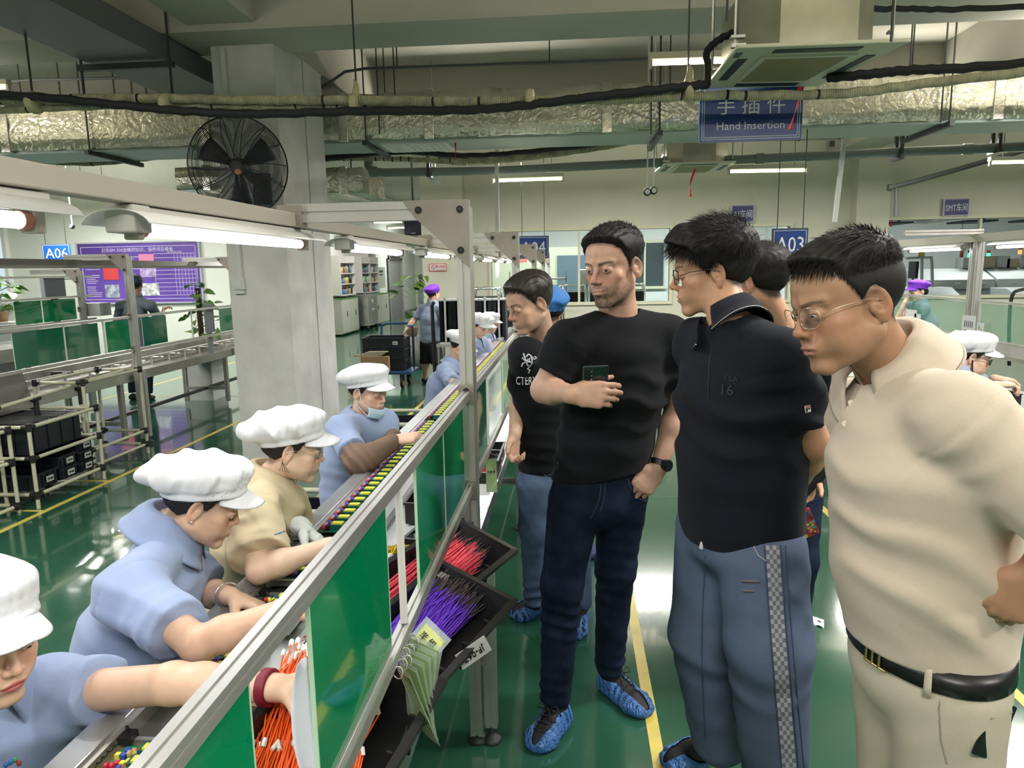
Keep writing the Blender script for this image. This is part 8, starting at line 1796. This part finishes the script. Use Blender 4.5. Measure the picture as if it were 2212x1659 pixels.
# passage at the far left of centre: cabinets, shelves, dispenser
CAB = mat('cream_steel_cabinet', (.47, .48, .42), .45); GRT = mat('green_cabinet_top', (.06, .20, .05), .5)
def cabinet(label, y0, y1, grp='cream steel cabinets'):
    t = thing('steel_cabinet', label, 'cabinet', (-6.1, (y0+y1)/2, 0), grp); MB().box((-6.33, y0, .04), (-5.97, y1, .95)).build('body', CAB, t)
    MB().box((-6.34, y0-.01, .95), (-5.95, y1+.01, .965)).build('top_mat', GRT, t); ym = (y0+y1)/2
    for a, b in ((y0+.02, ym-.01), (ym+.01, y1-.02)):
        d = MB().box((-5.97, a, .07), (-5.955, b, .93)).build('door', CAB, t); MB().box((-5.955, (a+b)/2+.08, .48), (-5.945, (a+b)/2+.12, .62)).build('handle', DARKST, d)
cabinet('cream steel cabinet nearest the column in the far passage', 18.2, 19.7); cabinet('narrow cream steel cabinet beyond the water dispenser', 21.2, 23.1)
t = thing('water_dispenser', 'stainless steel water dispenser between the two cream cabinets', 'dispenser', (-6.05, 20.4, 0)); MB().box((-6.3, 19.95, .12), (-5.75, 20.95, 1.0)).build('body', STEEL, t, bevel=.01); mb = MB()
for x, y in ((-6.25, 20.0), (-5.8, 20.0), (-6.25, 20.9), (-5.8, 20.9)): mb.ball((x, y, .06), .06, BLACKP)
mb.build('caster', BLACKP, t); MB().box((-5.75, 20.35, .55), (-5.74, 20.55, .60)).cyl((-5.75, 20.4, .8), (-5.74, 20.4, .8), .05, SW).build('front_detail', SW, t); MB().tube([(-5.85, 20.05, 1.0), (-5.85, 20.05, 1.3), (-5.78, 20.05, 1.33)], .02, CHR).build('tap', CHR, t)
SHW = mat('white_shelf_board', (.66, .62, .60), .5)
def wall_shelf(label, y0, y1, cols, seed):
    t = thing('wall_shelf', label, 'shelf', (-6.2, (y0+y1)/2, 1.05), 'white drink shelves'); MB().box((-6.34, y0, 1.02), (-6.32, y1, 2.25)).build('back_board', SHW, t); mb = MB()
    for z in (1.04, 1.33, 1.61, 1.90): mb.box((-6.32, y0, z-.012), (-6.02, y1, z+.012))
    for i in range(cols+1): y = y0+(y1-y0)*i/cols; mb.box((-6.32, y-.012, 1.04), (-6.02, y+.012, 2.08))
    mb.build('boards', SHW, t); rnd = random.Random(seed); n = 0; descr = []
    cc = {'pink': (.60, .25, .27), 'white': (.6, .6, .58), 'black': (.02, .02, .02), 'green': (.15, .35, .2), 'grey': (.25, .26, .28), 'red': (.4, .05, .05), 'yellow': (.55, .5, .15), 'brown': (.2, .12, .08), 'teal': (.12, .3, .32), 'blue': (.08, .15, .35)}
    for zi, z in enumerate((1.052, 1.342, 1.622)):
        for k in range(7 if cols == 1 else 8):
            c = rnd.choice(list(cc)); h = rnd.uniform(.13, .22); y = y0+.10+(y1-y0-.2)*(k+.5)/(7 if cols == 1 else 8); r = rnd.uniform(.045, .065)
            if cols == 2 and abs(y-(y0+y1)/2) < .08: y += .1
            b = thing('drink_bottle', '%s bottle, number %s along the %s shelf of the %s unit' % (c, ['one', 'two', 'three', 'four', 'five', 'six', 'seven', 'eight'][k], ['bottom', 'middle', 'top'][zi], 'nearer' if cols == 1 else 'farther'), 'bottle', (-6.12, y, z), 'drink bottles on the shelves')
            MB().lathe((-6.12, y, z), [(r, 0), (r, h*.75), (r*.8, h*.82), (r*.5, h*.86)], mat('bottle_'+c, cc[c], .35), 12).build('body', None, b); MB().lathe((-6.12, y, z+h*.86), [(r*.6, 0), (r*.6, h*.14)], mat('bottle_lid_'+('dark' if k % 2 else 'light'), (.05, .05, .06) if k % 2 else (.6, .6, .6), .4), 10).build('lid', None, b)
wall_shelf('white wall shelf of drink bottles nearest the column', 18.5, 19.75, 1, 3); wall_shelf('white two column wall shelf of drink bottles farther along', 20.45, 22.2, 2, 9)
t = thing('panel_box', 'grey electric panel box on the passage wall beyond the shelves', 'panel', (-6.25, 22.8, 1.4)); MB().box((-6.345, 22.35, 1.12), (-6.15, 23.5, 1.78)).build('case', mat('grey_green_case', (.36, .38, .33), .5), t); MB().box((-6.15, 22.8, 1.62), (-6.14, 23.2, 1.68)).box((-6.15, 22.8, 1.53), (-6.14, 23.2, 1.56)).build('name_plate', DARKST, t); MB().box((-6.35, 22.4, 1.78), (-6.2, 22.65, 2.9)).build('riser', GALV, t)
tag(MB().box((-6.345, 20.05, 1.5), (-6.34, 20.3, 1.62)).build('blue_label', mat('label_blue', (.05, .15, .5), .5)), 'small blue label between the two drink shelves', 'label'); tag(MB().box((-6.345, 20.05, 1.66), (-6.34, 20.25, 1.82)).build('yellow_label', mat('label_ochre', (.5, .4, .15), .5)), 'small yellow label between the two drink shelves', 'label')
t = thing('lamp_box', 'white sign box over the grey door in the passage', 'sign', (-6.2, 25.4, 2.2)); MB().box((-6.3, 24.7, 2.16), (-6.1, 26.3, 2.55)).build('case', SW, t)
# plants
LEAF = mat('pothos_leaf', (.10, .20, .045), .4, noise=(8, .35, 2)); COIR = mat('coir_pole', (.035, .025, .02), .9, bump=(60, .8, 'noise'))
def pothos(label, x, y, z0, h, n=34, spread=.17, seed=1, ls=.07, pole=True):
    t = thing('potted_plant', label, 'plant', (x, y, z0), 'climbing pothos plants'); rnd = random.Random(seed)
    if pole: MB().cyl((x, y, z0+.05), (x, y, z0+h), .035, COIR, 12).build('moss_pole', COIR, t)
    MB().lathe((x, y, z0), [(.08, 0), (.11, .15), (.115, .16)], mat('plant_pot', (.25, .14, .08), .6), 16).build('pot', None, t); lv = MB(); st = MB()
    for i in range(n):
        a = rnd.uniform(0, 2*PI); zz = z0+.16+(h-.1)*rnd.random()**.9; r = spread*rnd.uniform(.4, 1.25); c = Vector((x+r*math.cos(a), y+r*math.sin(a), zz+rnd.uniform(-.03, .05))); st.tube([(x, y, zz-.03), (x+r*.5*math.cos(a), y+r*.5*math.sin(a), zz+.04), c], .003, LEAF, 4)
        s = ls*rnd.uniform(.7, 1.3); M = Matrix.Translation(c) @ Euler((rnd.uniform(-1.2, .3), rnd.uniform(-.6, .6), a-PI/2+rnd.uniform(-.5, .5))).to_matrix().to_4x4()
        out = [(0, -.1, 0), (.45, -.25, .05), (.62, .15, .08), (.45, .65, .03), (0, 1.25, -.12), (-.45, .65, .03), (-.62, .15, .08), (-.45, -.25, .05)]
        lv.add([(0, .4, -.04)]+[(p[0], p[1], p[2]) for p in out], [(0, k+1, (k+1) % 8+1) for k in range(8)], LEAF, True, M @ Matrix.Diagonal((s, s, s, 1)))
    st.build('stems', LEAF, t); lv.build('foliage', LEAF, t)
p = ay(437, 745, 9.2); pothos('climbing plant on a dark pole beside the left line and column', p.x, 9.2, .60, .88, 40, .19, 4, .085)
tag(MB().box((p.x-.2, 9.0, 0), (p.x+.2, 9.4, .60)).build('plant_stand', mat('white_stand', (.55, .56, .55), .5)), 'pale block stand under the climbing plant', 'stand')
pothos('dark leafy plant on the sill behind the grey monitor at left', -9.3, 11.0, .95, .62, 46, .26, 7, .10, False)
tag(MB().box((-9.8, 10.8, 0), (-8.9, 11.2, .95)).build('plant_stand', mat('white_stand')), 'pale stand under the leafy plant at left', 'stand')
pothos('green plant half hidden behind the purple capped person', -2.72, 12.0, .55, .95, 18, .30, 11, .11, False)
tag(MB().lathe((-2.72, 12.0, 0), [(.16, 0), (.16, .55)], mat('grey_planter', (.2, .2, .2), .6), 16).build('planter_stand'), 'grey planter stand behind the purple capped person', 'stand')
# floor litter, coil by the stool
tag(MB().grid(lambda u, v: Vector(az(1750+30*u, 1330+18*v+10*u))+Vector((0, 0, .003+.006*math.sin(u*7)*math.sin(v*5))), 6, 4, SW).build('plastic_scrap', mat('clear_scrap', (.6, .65, .65), .2), thick=.0005), 'small scrap of clear plastic lying on the green floor', 'scrap')
a = az(85, 1655); b = az(165, 1560); d = (b-a).normalized(); x = d.cross(Vector((0, 0, 1)))
t = thing('cable_guard', 'wire basket guard lying on the yellow floor line by the first worker', 'guard', a); mb = MB()
for s in (-.025, .025): mb.tube([a+x*s+Vector((0, 0, .012)), b+x*s+Vector((0, 0, .012))], .004, BLACKP, 6)
for i in range(7): c = a.lerp(b, (i+.5)/7)+Vector((0, 0, .014)); mb.tube([c+x*.024*math.cos(q)+d*.02*math.sin(q) for q in [k*PI/5 for k in range(11)]], .003, BLACKP, 5, False)
mb.build('wire_frame', BLACKP, t)
